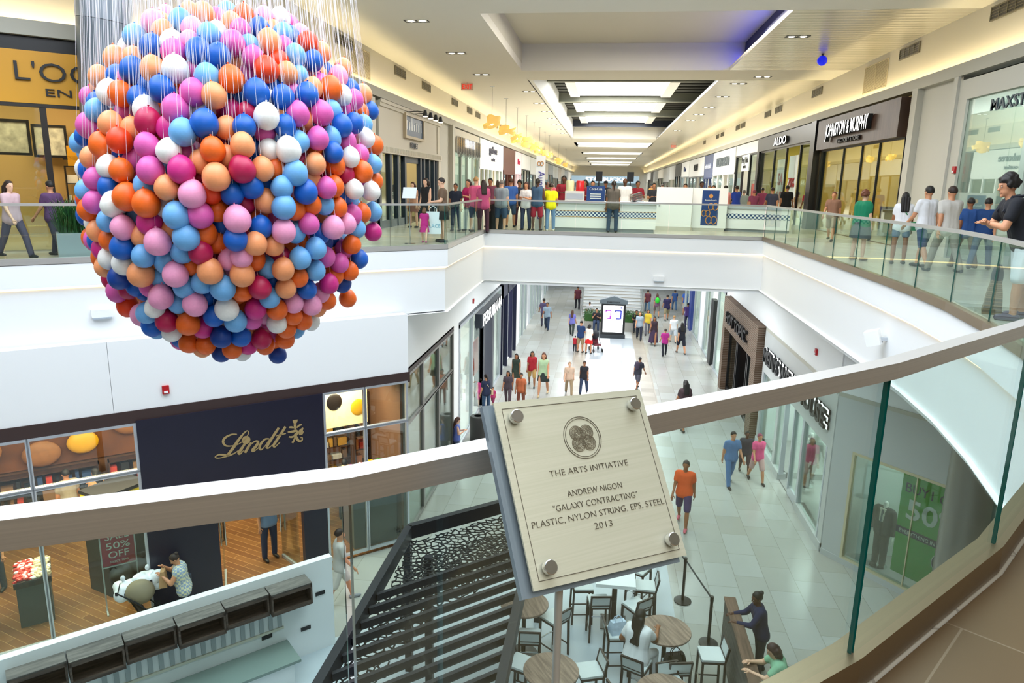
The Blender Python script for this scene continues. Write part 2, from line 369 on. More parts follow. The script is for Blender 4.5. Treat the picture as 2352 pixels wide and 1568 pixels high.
# ---- lower walls over and beside the shop fronts
def fr(p, d, u_, v_, z): return (p.x + d.x * u_ - d.y * v_, p.y + d.y * u_ + d.x * v_, z)
def wallstrip(b, p, d, u0, u1, z0, z1, th=.25):
    P = [fr(p, d, u0, 0, z0), fr(p, d, u1, 0, z0), fr(p, d, u1, th, z0), fr(p, d, u0, th, z0), fr(p, d, u0, 0, z1), fr(p, d, u1, 0, z1), fr(p, d, u1, th, z1), fr(p, d, u0, th, z1)]
    b.add(P, [(0, 3, 2, 1), (4, 5, 6, 7), (0, 1, 5, 4), (1, 2, 6, 5), (2, 3, 7, 6), (3, 0, 4, 7)])
b = MB(); wallstrip(b, LP, LD, -5.9, .03, 4.26, 5.6); wallstrip(b, LP, LD, -13, -5.906, 4.26, 5.6)
struct(b.build('wall_left_diagonal', M['white']))
b = MB(); b.box((-4.7, 15.36, 4.2), (LXL + .02, 60, 5.52)); b.box((-4.9, 20.85, 0), (LXL, 21.7, 4.2)); b.box((-4.9, 36.2, 0), (LXL + .03, 38.0, 4.2)); struct(b.build('wall_left', M['white']))
b = MB(); b.box((LXR, 16.5, 4.02), (5.8, 60, 5.52)); b.box((LXR - .02, 31.2, 0), (5.8, 32.0, 4.02)); b.box((LXR - .02, 38.2, 0), (5.8, 40.0, 4.02)); struct(b.build('wall_right', M['white']))
b = MB(); wallstrip(b, RP, RD, 0, 9, 4.02, 5.52); struct(b.build('wall_right_diagonal', M['white']))
b = MB(); b.box((-26, 75, 0), (26, 75.3, 5.5)); struct(b.build('wall_lower_end', M['white']))
# dark reveal lines over the lower shop fronts
b = MB().m(M['trimg']); b.box((LXR - .03, 16.5, 3.93), (LXR + .05, 24.0, 4.02)); wallstrip(b, RP - RN * .03, RD, 0, 9, 3.93, 4.02, .1)
struct(b.build('trim_1', mat('slate_trim', '#6a7484', .5)))
# ---- upper bulkheads with a lamp cove behind a projecting ledge
def cove(p, d, u0, u1, nm):
    b = MB(); wallstrip(b, p - Vector((d.y, -d.x, 0)) * -0.0 + Vector((-d.y, d.x, 0)) * .28, d, u0, u1, F + 4.12, ZC + .6, .2)
    struct(b.build('wall_' + nm, M['cream']))
    b = MB(); wallstrip(b, p - Vector((-d.y, d.x, 0)) * .05, d, u0, u1, F + 4.12, F + 4.28, .4); wallstrip(b, p - Vector((-d.y, d.x, 0)) * .05, d, u0, u1, F + 4.28, F + 4.4, .03)
    struct(b.build('trim_' + nm, M['trimg']))
    b = MB(); wallstrip(b, p + Vector((-d.y, d.x, 0)) * .03, d, u0, u1, F + 4.283, F + 4.305, .05)
    struct(b.build('trim_lamp_' + nm, M['cove']))
YD = Vector((0, 1, 0))
cove(Vector((XL, 0, 0)), YD, 16.65, YEND, 'bulkhead_left')
cove(Vector((XR, 0, 0)), -YD, -YEND, -15.6, 'bulkhead_right')
cove(Vector((UP0.x, UP0.y, 0)), UD, -12, 0, 'bulkhead_diagonal')
# ---- ceilings over the upper floor
b = MB(); b.box((-8.6, 16.0, ZC), (-3.3, YEND, ZC + .25)); b.prism([(-22, 1.5), (-14.5, 8.0), (-4.2, 16.0), (-8.6, 16.0), (-8.6, 24), (-22, 24)], ZC, ZC + .25)
b.box((-3.3, 15.4, ZC), (8.3, 18.6, ZC + .25)); b.box((-3.3, 27.5, ZC), (8.3, 30, ZC + 1.2))
struct(b.build('ceiling', M['ceilw']))
b = MB(); b.box((-3.3, 18.6, ZC + .92), (8.3, 27.5, ZC + 1.1)); b.box((-3.45, 18.6, ZC + .25), (-3.3, 27.5, ZC + 1.1)); b.box((-3.3, 18.5, ZC + .25), (8.3, 18.6, ZC + 1.1))
struct(b.build('ceiling_coffer', mat('coffer_paint', '#d6d3c4', .7)))
slat = bpy.data.materials.new('metal_slat_ceiling'); slat.use_nodes = True
_nt = slat.node_tree; _b = _nt.nodes['Principled BSDF']; _tc = _nt.nodes.new('ShaderNodeTexCoord'); _w = _nt.nodes.new('ShaderNodeTexWave')
_w.bands_direction = 'Y'; _w.inputs['Scale'].default_value = 1.1; _w.inputs['Distortion'].default_value = .2
_bp = _nt.nodes.new('ShaderNodeBump'); _bp.inputs['Strength'].default_value = .25; _bp.inputs['Distance'].default_value = .02
_nt.links.new(_tc.outputs['Object'], _w.inputs[0]); _nt.links.new(_w.outputs['Fac'], _bp.inputs['Height']); _nt.links.new(_bp.outputs[0], _b.inputs['Normal'])
_b.inputs['Base Color'].default_value = (*hexc('#dedacb'), 1); _b.inputs['Roughness'].default_value = .22; _b.inputs['Metallic'].default_value = .35
b = MB(); b.box((4.15, 18.6, ZC), (8.3, 27.5, ZC + .06)); b.box((4.15, 30, ZC), (8.3, YEND, ZC + .06))
struct(b.build('ceiling_panel', slat))
b = MB(); b.box((4.15, 18.6, ZC + .06), (4.19, 27.5, ZC + .12)); struct(b.build('trim_slot', M['cream']))
b = MB(); b.quad((4.6, 18.7, ZC + .3), (4.6, 27.4, ZC + .3), (4.6, 27.4, ZC + .42), (4.6, 18.7, ZC + .42))
struct(b.build('trim_blue_lamp', mat('blue_lamp', '#1030ff', .4, emit=11, ecol='#0a2cff')))
b = MB(); b.box((4.62, 18.6, ZC + .06), (4.7, 27.5, ZC + .92)); b.quad((4.2, 18.61, ZC + .09), (4.62, 18.61, ZC + .09), (4.62, 27.49, ZC + .09), (4.2, 27.49, ZC + .09))
struct(b.build('wall_slot', mat('slot_blue', '#20285a', .6)))
# ---- the long skylight well: deck, beams, skylights
deck = mat('roof_deck', '#3b3d38', .7); beam = mat('roof_beam', '#77796c', .6)
b = MB(); b.box((-3.14, 30, ZC + 1.42), (8.4, 66, ZC + 1.5)); struct(b.build('ceiling_deck', deck))
b = MB()
for k in range(30): b.box((-3.1, 30.6 + k * 1.2, ZC + 1.34), (8.3, 30.85 + k * 1.2, ZC + 1.42))
struct(b.build('ceiling_rib', deck))
b = MB(); b.box((-3.34, 30, ZC - .0), (-3.14, 66, ZC + 2.2)); struct(b.build('wall_well_left', M['white']))
b = MB(); b.box((4.15, 30, ZC + .06), (4.19, 66, ZC + .14)); b.box((8.2, 30, ZC + .06), (8.4, 66, ZC + 2.2)); struct(b.build('wall_well_right', M['dark']))
for k, y in enumerate((36.8, 45.6, 54.7, 63.9)):
    o = MB().box((-3.14, y - .02, ZC + .9), (8.3, y + .16, ZC + 1.42)).box((-3.14, y - .12, ZC + .86), (8.3, y + .26, ZC + .92)).build('ceiling_beam', beam if k < 3 else mat('beam_navy', '#232a38', .6)); struct(o)
for y0, y1 in ((37.6, 45.1), (46.4, 54.2), (55.5, 63.4)):
    b = MB().m(M['white']); z = ZC + 1.20
    xs = [(-2.4, -1.86), (2.95, 3.5)]
    for x0, x1 in xs: b.box((x0, y0, z - .1), (x1, y1, z + .2))
    b.box((-1.86, y0 - .1, z + .0), (2.95, y0, z + .2)); b.box((-1.86, y1, z + .0), (2.95, y1 + .1, z + .2))
    struct(b.build('ceiling_skylight_frame'))
    struct(MB().quad((-1.86, y0, z + .115), (2.95, y0, z + .115), (2.95, y1, z + .115), (-1.86, y1, z + .115)).build('window_skylight', M['sky']))
b = MB(); b.box((-3.3, 66.2, ZC), (4.15, 72, ZC + .2)); b.box((-3.14, 66, ZC), (4.15, 66.2, ZC + 1.4)); b.box((4.15, 66, ZC + .07), (8.3, 66.2, ZC + 1.4))
for y0, y1 in ((80, 92), (98, 109), (115, 126), (132, 140)): b.box((-3.3, y0, ZC), (4.15, y1, ZC + .2))
b.box((-3.3, 148, ZC), (4.15, YEND, ZC + .2)); struct(b.build('ceiling_cross', M['ceilw']))
for y0, y1 in ((72, 80), (92, 98), (109, 115), (126, 132), (140, 148)):
    b = MB(); b.box((-3.4, y0, ZC), (-3.3, y1, ZC + 1.3)); b.box((4.2, y0, ZC), (4.3, y1, ZC + 1.3)); b.box((-3.3, y1 - .1, ZC + .2), (4.2, y1, ZC + 1.3)); struct(b.build('wall_well_far', M['white']))
    struct(MB().quad((-3.3, y0, ZC + 1.3), (4.2, y0, ZC + 1.3), (4.2, y1, ZC + 1.3), (-3.3, y1, ZC + 1.3)).build('ceiling_far', mat('far_deck', '#8a8d86', .7)))
    struct(MB().quad((-1.9, y0 + 1.2, ZC + 1.28), (2.9, y0 + 1.2, ZC + 1.28), (2.9, y1 - 1.2, ZC + 1.28), (-1.9, y1 - 1.2, ZC + 1.28)).build('window_skylight', M['sky']))
b = MB(); b.box((-9, YEND, F), (9, YEND + .2, ZC)); struct(b.build('wall_end', M['cream']))
struct(MB().prism([(-22, -11), (14, -11), (14, 15.4), (5.6, 15.4), (5.4, 9), (4.6, 6.2), (3.2, 3.4), (1.2, 1.0), (-1.2, -.6), (-4.9, -1.6), (-9, -1.6), (-14.8, 0.5), (-14.8, 7.6), (-22, 1.5)], ZC, ZC + .2).build('ceiling_balcony', M['ceilw']))
# walls behind the camera and beside the court, so the place is enclosed
wb = mat('court_wall', '#dcd9cf', .7)
b = MB(); b.box((-30, -11.2, 0), (30, -11, ZC + 3)); struct(b.build('wall_back', wb))
b = MB(); b.box((13.8, -11, F), (14, 15.4, ZC + 3)); struct(b.build('wall_court_right', wb))
b = MB(); b.box((12.4, -11, 0), (12.6, 9, F - 1.5)); struct(b.build('wall_court_right_lower', wb))
b = MB(); b.box((-22, -11, 0), (-21.8, 24, ZC + 3)); struct(b.build('wall_court_left', wb))
# tall round column in front of the perfume shop
_d = ray(238, 578); _e = ray(250, 0); _bx, _tx = _d.x / _d.y * 13.1, _e.x / _e.y * 13.1
co = thing('round_column', 'tall dark grey metal column rising beside the yellow shop sign, left of the balloons', 'column', (_bx, 13.1, F))
_t = Vector((_tx - _bx, 0, 5.6)); _s = _t * .77
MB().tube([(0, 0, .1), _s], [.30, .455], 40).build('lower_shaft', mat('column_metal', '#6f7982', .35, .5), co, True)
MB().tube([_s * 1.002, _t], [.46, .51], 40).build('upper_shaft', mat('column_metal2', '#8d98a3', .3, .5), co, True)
MB().lathe([(.36, 0), (.36, .12)], 40).build('base', M['dark'], co, True)
# ================================================================== RAILINGS
RH = F + 1.04
gl2 = glass_mat('rail_glass', '#eef8f5', .0, 0, .2)
def railing(label, pts, roff, shoe, shoe_m=None, group='glass railings around the opening'):
    line = offs(pts, roff); t = thing('glass_railing', label, 'railing', (line[0][0], line[0][1], F), 0, group)
    off = Vector((line[0][0], line[0][1], F)); X = Matrix.Translation(-off)
    b = MB(); b.X = X; band(b, offs(line, .026), offs(line, -.026), RH - .046, RH); b.build('handrail', M['steel'], t)
    b = MB(); b.X = X; band(b, offs(pts, shoe[0]), offs(pts, shoe[1]), F + .006, F + shoe[2]); b.build('base_shoe', shoe_m or M['steel'], t)
    for i in range(len(line) - 1):
        p, q = Vector(line[i]), Vector(line[i + 1]); d = (q - p).normalized(); nn = Vector((-d.y, d.x)) * .007
        p = p + d * .006; q = q - d * .006
        z0, z1 = F + shoe[2] - .02, RH - .046; b = MB(); b.X = X
        P = [(*(p - nn), z0), (*(q - nn), z0), (*(q + nn), z0), (*(p + nn), z0), (*(p - nn), z1), (*(q - nn), z1), (*(q + nn), z1), (*(p + nn), z1)]
        b.m(gl2); b.add(P, [(0, 1, 5, 4), (2, 3, 7, 6)]); b.m(M['gedge']); b.add(P, [(0, 3, 2, 1), (4, 5, 6, 7), (1, 2, 6, 5), (3, 0, 4, 7)])
        b.build('glass_panel', None, t)
    return t
railing('glass railing with a broad brushed steel handrail, nearest one behind the engraved plaque', NEAR, -.02, (.035, -.055, .12), mat('bronze_shoe', '#8d7a60', .35, .7))
railing('straight far glass railing in front of the pretzel counter', FRONT, -.07, (.01, -.14, .11))
railing('short glass railing left of the pretzel counter, beside the woman with the white bag', LSIDE, -.07, (.01, -.14, .11))
railing('slanting glass railing behind the balloons, in front of the yellow perfume shop', LDIAG, -.07, (.01, -.14, .11))
# ================================================================== ENGRAVED PLAQUE ON ITS POST
PC = Vector((-.002, 1.1402, 8.0094)); PX = Vector((.8193, .572, -.0402)); PU = Vector((-.2904, .4743, .8311)); PN = PX.cross(PU)   # PN points away from the viewer's side when negative
PX.normalize(); PU = (PU - PX * PU.dot(PX)).normalized(); PY = PU.cross(PX).normalized()
PM = Matrix((PX, PY, PU)).transposed().to_4x4(); PM.translation = PC     # local -y faces the reader
_bp = PM @ Vector((-.0813, .05, -.158)); base = Vector((_bp.x, _bp.y, F + .006))
pq = thing('plaque_stand', 'square engraved brass-coloured plaque on a slim steel post before the near railing', 'plaque', base)
X0 = Matrix.Translation(-base) @ PM
plate_m = stretch_mat('brushed_brass', '#d0d2bd', '#d8d9c6', (4, 4, 420), .42, .35, 1.0)
b = MB(); b.X = X0; h = .1525; b.box((-h, 0, -h), (h, .004, h)); pl = b.build('face_plate', plate_m, pq)
eng = mat('engraving', '#5a5344', .6, .3)
b = MB(); b.X = X0
for (x0, z0, x1, z1) in ((-.1405, .1395, .1405, .1405), (-.1405, -.1405, .1405, -.1395), (-.1405, -.1395, -.1397, .1395), (.1397, -.1395, .1405, .1395)):
    b.box((x0, -.0006, z0), (x1, .001, z1))
b.build('border_line', eng, pl)
b = MB(); b.X = X0 @ Matrix.Translation((-.012, -.014 + .0, -.006)) ; hh = .157
b.X = X0 @ Matrix.Translation((-.010, .016, -.004)); b.box((-hh, 0, -hh), (hh, .012, hh)); b.build('back_plate', mat('back_acrylic', '#8fa0ad', .15, .2), pq)
for (x, z) in ((-.122, .122), (.122, .122), (.123, -.122), (-.122, -.123)):
    b = MB(); b.X = X0 @ Matrix.Translation((x, 0, z)) @ Matrix.Rotation(pi / 2, 4, 'X')
    b.lathe([(.0085, -.016), (.0085, .007), (.0115, .007), (.0115, .016), (.0105, .017)], 24); b.build('standoff_screw', M['chrome'], pq, True)
def ptext(t, w, cx, zbase, size):
    text(t, size, eng, pl, (0, 0, 0), width=w, depth=.0012, name='engraved_line', rot=X0 @ Matrix.Translation((cx, -.0004, zbase)), bold=-.0003)
ptext('THE ARTS INITIATIVE', .160, .0017, .0163, .0150)
ptext('ANDREW NIGON', .111, .002, -.0205, .0152)
ptext('"GALAXY CONTRACTING"', .170, -.0012, -.0408, .0152)
ptext('PLASTIC, NYLON STRING, EPS, STEEL', .267, .0015, -.0602, .0152)
ptext('2013', .036, .0008, -.0797, .0152)
b = MB(); ez = .0755
def ring(b, r0, r1, cx, cz, n=56):
    for k in range(n):
        a, c = 2 * pi * k / n, 2 * pi * (k + 1) / n
        P = [(cx + r * cos(t), y, cz + r * sin(t)) for y in (-.0008, .001) for (r, t) in ((r0, a), (r1, a), (r1, c), (r0, c))]
        b.add(P, [(0, 1, 2, 3), (7, 6, 5, 4), (1, 5, 6, 2), (0, 3, 7, 4)])
b.X = X0; ring(b, .0368, .0378, .0025, ez); ring(b, .0335, .0342, .0025, ez); b.build('emblem_ring', eng, pl)
b = MB(); b.X = X0
for sx, sz in ((-1, 1), (1, 1), (1, -1), (-1, -1)):
    for k in range(6): ring(b, .0135 - k * .0022 - .0010, .0135 - k * .0022, sx * .0105 + .0025, ez - .001 + sz * .0095, 32)
b.build('emblem_clover', mat('fine_engraving', '#6f6654', .5, .5), pl)
_t = PM @ Vector((-.0813, .05, -.158)); topc = Vector((0, 0, _t.z - base.z + .045))
MB().tube([(0, 0, .006), topc], .0068, 14).build('post', mat('post_steel', '#c4c8c8', .45, .4), pq, True)
MB().lathe([(.11, .0), (.11, .008), (.014, .012), (.012, .03)], 32).build('base_disc', M['steel'], pq, True)
b = MB(); b.X = X0 @ Matrix.Translation((-.0813, .028, -.12)); b.box((-.02, 0, -.03), (.02, .012, .03)); b.build('post_bracket', M['steel'], pq)
# ================================================================== SHOPS
wood_floor = brick_mat('plank_floor', '#8a5c34', '#74492a', '#c39a68', 1.3, .16, .004, .35, (0, 0, radians(60)), .37, .35)
grey_carpet = mat('grey_carpet', '#8f918f', .9, noise=.1)
def shop(label, loc, rz, x0, x1, h, depth, wallc, floorm, power=0, lcol=(1, .93, .8), ceilc='#d9d4c6', cat='storefront', group=None):
    """front plane at local y = 0, shop behind it; x runs left to right seen from the mall"""
    t = thing('storefront', label, cat, loc, rz, group)
    wm = mat('shop_wall', wallc, .7); b = MB()
    b.m(wm); b.box((x0, depth, 0), (x1, depth + .1, h)); b.box((x0 - .0, .16, 0), (x0 + .06, depth, h)); b.box((x1 - .06, .16, 0), (x1, depth, h))
    b.m(mat('shop_ceiling', ceilc, .7)); b.box((x0, .1, h - .08), (x1, depth, h))
    b.build('interior_wall', None, t)
    MB().box((x0, .02, .0), (x1, depth, .03)).build('interior_floor', floorm, t)
    if power:
        d = bpy.data.lights.new('shop_light', 'AREA'); d.shape = 'RECTANGLE'; d.size = (x1 - x0) * .7; d.size_y = depth * .5; d.energy = power * 2.2; d.color = lcol
        o = bpy.data.objects.new('shop_light', d); C.objects.link(o); o.parent = t; o.location = ((x0 + x1) / 2, depth * .5, h - .12)
    return t
def part(t, name, material, *boxes, smooth=False):
    b = MB()
    for lo, hi in boxes: b.box(lo, hi)
    return b.build(name, material, t, smooth)
def frame_rect(b, x0, x1, z0, z1, w=.05, y0=-.03, y1=.05):
    b.box((x0, y0, z0), (x0 + w, y1, z1)); b.box((x1 - w, y0, z0), (x1, y1, z1)); b.box((x0 + w, y0, z1 - w), (x1 - w, y1, z1)); b.box((x0 + w, y0, z0), (x1 - w, y1, z0 + w)); return b
def pane(t, x0, x1, z0, z1, y=.02, name='glass_pane', m=None):
    return MB().box((x0, y, z0), (x1, y + .012, z1)).build(name, m or M['sglass'], t)
GOODS = [mat('goods_%d' % i, c, .5) for i, c in enumerate(('#c8443a', '#e7b04a', '#35517e', '#efece2', '#3f6b4f', '#7b4a86', '#d98a4a', '#24282e', '#c98ca4', '#8a6a4a'))]
def shelves(t, x0, x1, y, z0, z1, n, seed=1, name='shelf_unit', board=None, pal=None, gap=.0):
    """shelf boards with rows of goods; one part"""
    r = random.Random(seed); b = MB(); bm_ = board or M['darkwood']; pal = pal or GOODS
    for i in range(n + 1):
        z = z0 + (z1 - z0) * i / n; b.m(bm_).box((x0, y - .32, z - .02), (x1, y, z))
        if i < n:
            x = x0 + .03
            while x < x1 - .12:
                w = r.uniform(.08, .3); hh = min((z1 - z0) / n - .06, r.uniform(.1, .32)); 
                if x + w > x1: break
                b.m(r.choice(pal)).box((x, y - .28, z), (x + w - .02, y - .04, z + hh)); x += w + gap
    for x in (x0, x1 - .03): b.m(bm_).box((x, y - .33, z0 - .02), (x + .03, y, z1))
    return b.build(name, None, t)
def bulbs(t, pts, y, r=.06):
    for (x, z) in pts:
        b = MB().m(M['dark']).lathe([(r * 1.25, 0), (r * 1.25, .03)], 12, (x, y, z)); b.m(M['ltw']).lathe([(r, -.012), (r, .0)], 12, (x, y, z)); b.build('ceiling_lamp', None, t)
H90, H_90 = radians(90), radians(-90)
# ---------------------------------------------------------------- chocolate shop, lower left
t = shop('chocolate shop front with a wide dark panel and gold script sign, lower left', LP, A41, -11, -.06, 4.05, 6.2, '#6b4a33', wood_floor, 230, (1, .8, .55), '#1d1a1b')
b = MB(); b.box((-11, -.02, 4.02), (.06, .2, 4.26)); b.build('top_band', M['brown'], t)
b = MB(); b2 = MB()
xs = [-11, -9.1, -7.28, -5.6]
for i in range(3): frame_rect(b, xs[i], xs[i + 1] + .03, .04, 3.08); frame_rect(b, xs[i], xs[i + 1] + .03, 3.05, 4.02)
xs2 = [-2.0, -1.06, -.03]
for i in range(2): frame_rect(b2, xs2[i], xs2[i + 1] + .03, .1, 3.12); frame_rect(b2, xs2[i], xs2[i + 1] + .03, 3.09, 4.06)
b.build('window_frame', M['alu'], t); b2.build('window_frame', M['alu'], t)
for x0, x1 in ((-11, -9.1), (-9.1, -7.28), (-7.28, -5.6), (-2.0, -1.06), (-1.06, 0)):
    pane(t, x0 + .05, x1 - .02, .1, 3.05); pane(t, x0 + .05, x1 - .02, 3.12, 4.0)
sp = part(t, 'sign_panel', M['navy'], ((-5.57, -.06, 2.13), (-2.02, .12, 4.06)), ((-5.57, -.06, 0), (-4.28, .12, 2.13)), ((-2.54, -.06, 0), (-2.02, .12, 2.13)))
for x0, x1, hx in ((-4.27, -3.45, -4.2), (-3.35, -2.55, -2.62)):
    R = Matrix.Translation((hx, .1, 0)) @ Matrix.Rotation(radians(78 if hx < -3 else -78 + 180), 4, 'Z')
    b = MB(); b.X = R; b.box((0, -.006, .08), (.8, .006, 2.1)); d_ = b.build('door', M['sglass'], t)
    b = MB(); b.X = R; b.tube([(.72, -.05, .7), (.72, -.05, 1.9)], .016, 10); b.tube([(.72, -.05, 1.3), (.72, .05, 1.3)], .012, 8); b.tube([(.72, .05, .7), (.72, .05, 1.9)], .016, 10); b.build('door_handle', M['chrome'], d_, True)
    b = MB(); b.X = R; b.box((0, -.02, .03), (.8, .02, .1)); b.build('door_rail', M['alu'], d_)
# gold script
def stroke(b, pts, y=-.075, n=10):
    """calligraphic stroke: (x, z, half-width) control points, Catmull-Rom"""
    out = []
    P = [Vector(p) for p in pts]; P = [P[0]] + P + [P[-1]]
    for i in range(1, len(P) - 2):
        for k in range(n):
            u = k / n; a, b_, c, d = P[i - 1], P[i], P[i + 1], P[i + 2]
            out.append(.5 * ((2 * b_) + (c - a) * u + (2 * a - 5 * b_ + 4 * c - d) * u * u + (3 * b_ - a - 3 * c + d) * u ** 3))
    out.append(P[-2])
    L, R_ = [], []
    for i, p in enumerate(out):
        d = out[min(i + 1, len(out) - 1)] - out[max(i - 1, 0)]; d = Vector((d.x, d.y)); d = d.normalized() if d.length > 1e-9 else Vector((1, 0))
        nn = Vector((-d.y, d.x)) * max(p.z, .005); L.append((p.x + nn.x, p.y + nn.y)); R_.append((p.x - nn.x, p.y - nn.y))
    for i in range(len(out) - 1):
        q = [L[i], L[i + 1], R_[i + 1], R_[i]]
        b.add([(x, y, z) for x, z in q] + [(x, y + .04, z) for x, z in q], [(0, 1, 2, 3), (7, 6, 5, 4), (0, 4, 5, 1), (2, 6, 7, 3)])
def lpx(px, py):            # a point of the sign read off the photograph's enlarged crop -> local x, z on the panel
    x, y = 480 + px / 9.8, 940 + py / 9.8
    d = ray(x, y); q = EYE + d * ((LP - EYE).dot(LN) / d.dot(LN)); return ((q - LP).dot(LD), q.z)
def sk(b, pts, k=.00088):
    stroke(b, [(*lpx(x, y), w * k) for x, y, w in pts])
b = MB()
sk(b, [(610, 535, 8), (480, 545, 16), (340, 620, 24), (300, 710, 25), (360, 790, 18), (480, 800, 10), (640, 760, 8), (800, 640, 8), (870, 510, 10), (850, 460, 9), (780, 500, 14), (650, 660, 28), (540, 820, 34), (400, 1000, 26), (300, 1050, 10), (180, 1070, 10), (125, 1045, 12), (200, 995, 12), (330, 1000, 22), (430, 1010, 20), (560, 960, 10), (640, 900, 8)])
sk(b, [(790, 745, 24), (700, 880, 32), (650, 950, 30), (680, 975, 18), (760, 900, 8)])
sk(b, [(930, 720, 22), (850, 850, 30), (790, 950, 28)]); sk(b, [(830, 880, 8), (940, 750, 10), (1030, 690, 16), (1085, 710, 26), (1040, 800, 32), (960, 890, 28), (980, 915, 18), (1060, 870, 8), (1110, 820, 8)])
sk(b, [(1340, 640, 12), (1240, 650, 18), (1140, 760, 28), (1120, 850, 26), (1160, 880, 14), (1240, 800, 8), (1340, 650, 8)]); sk(b, [(1550, 390, 26), (1430, 570, 30), (1300, 780, 30), (1280, 835, 24), (1320, 845, 12), (1400, 780, 8)])
sk(b, [(1700, 365, 26), (1590, 540, 30), (1450, 750, 30), (1430, 800, 24), (1470, 815, 12), (1580, 710, 8)]); sk(b, [(1490, 575, 8), (1600, 545, 14), (1710, 520, 8)])
x, z = lpx(815, 665); b.X = Matrix.Translation((x, -.055, z)) @ Matrix.Rotation(pi / 2, 4, 'X'); b.lathe([(.085, -.02), (.085, .02)], 20); b.X = None
b.build('script_letters', M['gold'], sp)
b = MB()            # small winged crest beside the script
sk(b, [(1915, 210, 60), (1915, 260, 52), (1915, 300, 22)]); sk(b, [(1915, 310, 34), (1915, 360, 30), (1920, 430, 22)]); sk(b, [(1890, 390, 16), (1830, 380, 22), (1775, 385, 14)]); sk(b, [(1950, 390, 14), (2010, 340, 20), (2070, 320, 14)])
sk(b, [(1750, 490, 14), (1850, 480, 26), (1940, 460, 26), (1960, 510, 30), (1920, 570, 40), (1960, 640, 34), (2010, 690, 24), (2070, 670, 16), (2075, 615, 14), (2035, 610, 12)])
sk(b, [(1990, 520, 20), (2040, 470, 44), (2095, 390, 10)]); sk(b, [(2000, 540, 16), (2060, 520, 30), (2105, 470, 8)]); sk(b, [(1900, 580, 20), (1830, 600, 20), (1770, 590, 16)]); sk(b, [(1910, 620, 22), (1880, 690, 22), (1850, 730, 24)])
b.build('crest', M['gold'], sp)
# inside: poster walls, shelving, low ceiling lamps
posterA = mat('truffle_poster', '#6f4324', .5, noise=.75, nscale=2.2); posterB = mat('cream_poster', '#f2dfae', .5, emit=.6, ecol='#f6dfa0', noise=.2, nscale=2)
part(t, 'wall_poster', posterA, ((-10.9, 6.12, 1.32), (-3.2, 6.19, 3.9)))
b = MB().m(posterB); b.box((-1.5, 1.4, 2.72), (-.42, 1.44, 3.66)); o = b.build('hanging_poster', None, t)
for cx_, cz_, c1_ in ((-1.25, 3.36, '#221a16'), (-.66, 3.14, '#e0a81e')):
    MB().ell((cx_, 1.39, cz_), (.19, .03, .21), 20, 10).build('poster_ball', mat('ball' + c1_, c1_, .4), o, True)
b = MB()
for x, z in ((-9.6, 1.75), (-8.4, 1.95), (-7.2, 1.7), (-5.2, 2.2)): b.m(mat('truffle', '#9c6a3e', .6, noise=.3)).ell((x, 6.0, z), (.42, .12, .34), 16, 8)
b.m(mat('truffle_gold', '#e8b220', .5)).ell((-6.3, 5.98, 1.85), (.36, .12, .3), 16, 8); b.build('poster_truffle', None, t, True)
shelves(t, -10.8, -6.0, 6.1, .1, 1.25, 3, 3, pal=[GOODS[0], GOODS[2], GOODS[7], GOODS[9], GOODS[7]], gap=.05); shelves(t, -5.8, -3.0, 6.1, .1, 1.25, 3, 4, pal=[GOODS[7], GOODS[9], GOODS[0]], gap=.08)
shelves(t, -1.9, -.2, 3.4, .1, 2.3, 6, 5, gap=.02, pal=[GOODS[3], GOODS[7], GOODS[9], GOODS[1]]); shelves(t, -.55, -.1, 2.3, .3, 3.3, 8, 8, gap=.02)
bulbs(t, [(-10, 3.95), (-8.6, 3.95), (-7, 3.95), (-6, 3.95), (-4.4, 3.95), (-3.2, 3.95), (-1.5, 3.95)], 1.6, .09)
bulbs(t, [(-9.3, 3.95), (-7.8, 3.95), (-6.4, 3.95), (-5, 3.95), (-3.6, 3.95)], 3.6, .09)
for u_, v_, pw in ((-7.8, 1.2, 260), (-3.4, 1.2, 160), (-1.1, 1.0, 90)):  # extra fill lights added to brighten the displays behind the shop window
    d = bpy.data.lights.new('shop_light', 'AREA'); d.shape = 'RECTANGLE'; d.size = 2.4 if u_ < -2 else .9; d.size_y = 1.2; d.energy = pw; d.color = (1, .84, .62)
    o = bpy.data.objects.new('shop_light', d); C.objects.link(o); o.parent = t; o.location = (u_, v_, 3.9)
text('1212', .13, M['black'], t, (-.24, -.035, .36), name='street_number')
# its return front along the corridor
b = MB()
tr = thing('storefront', 'narrow glazed side of the chocolate shop between corner post and perfume shop', 'storefront', (LXL, 15.36, 0), H90)
for x0, x1 in ((.05, 1.75), (1.75, 3.5), (3.5, 5.45)): frame_rect(b, x0, x1, .05, 2.9, .06); frame_rect(b, x0, x1, 2.86, 4.1, .06)
b.build('window_frame', mat('bronze_frame', '#8d8b86', .4, .5), tr)
for x0, x1 in ((.05, 1.75), (1.75, 3.5), (3.5, 5.45)): pane(tr, x0 + .06, x1 - .06, .1, 2.86); pane(tr, x0 + .06, x1 - .06, 2.92, 4.05)
part(tr, 'top_band', M['brown'], ((0, -.02, 4.08), (5.5, .2, 4.25))); part(tr, 'back_wall', mat('return_wall', '#a98f72', .7), ((.7, .6, 0), (5.5, .66, 4.2)))
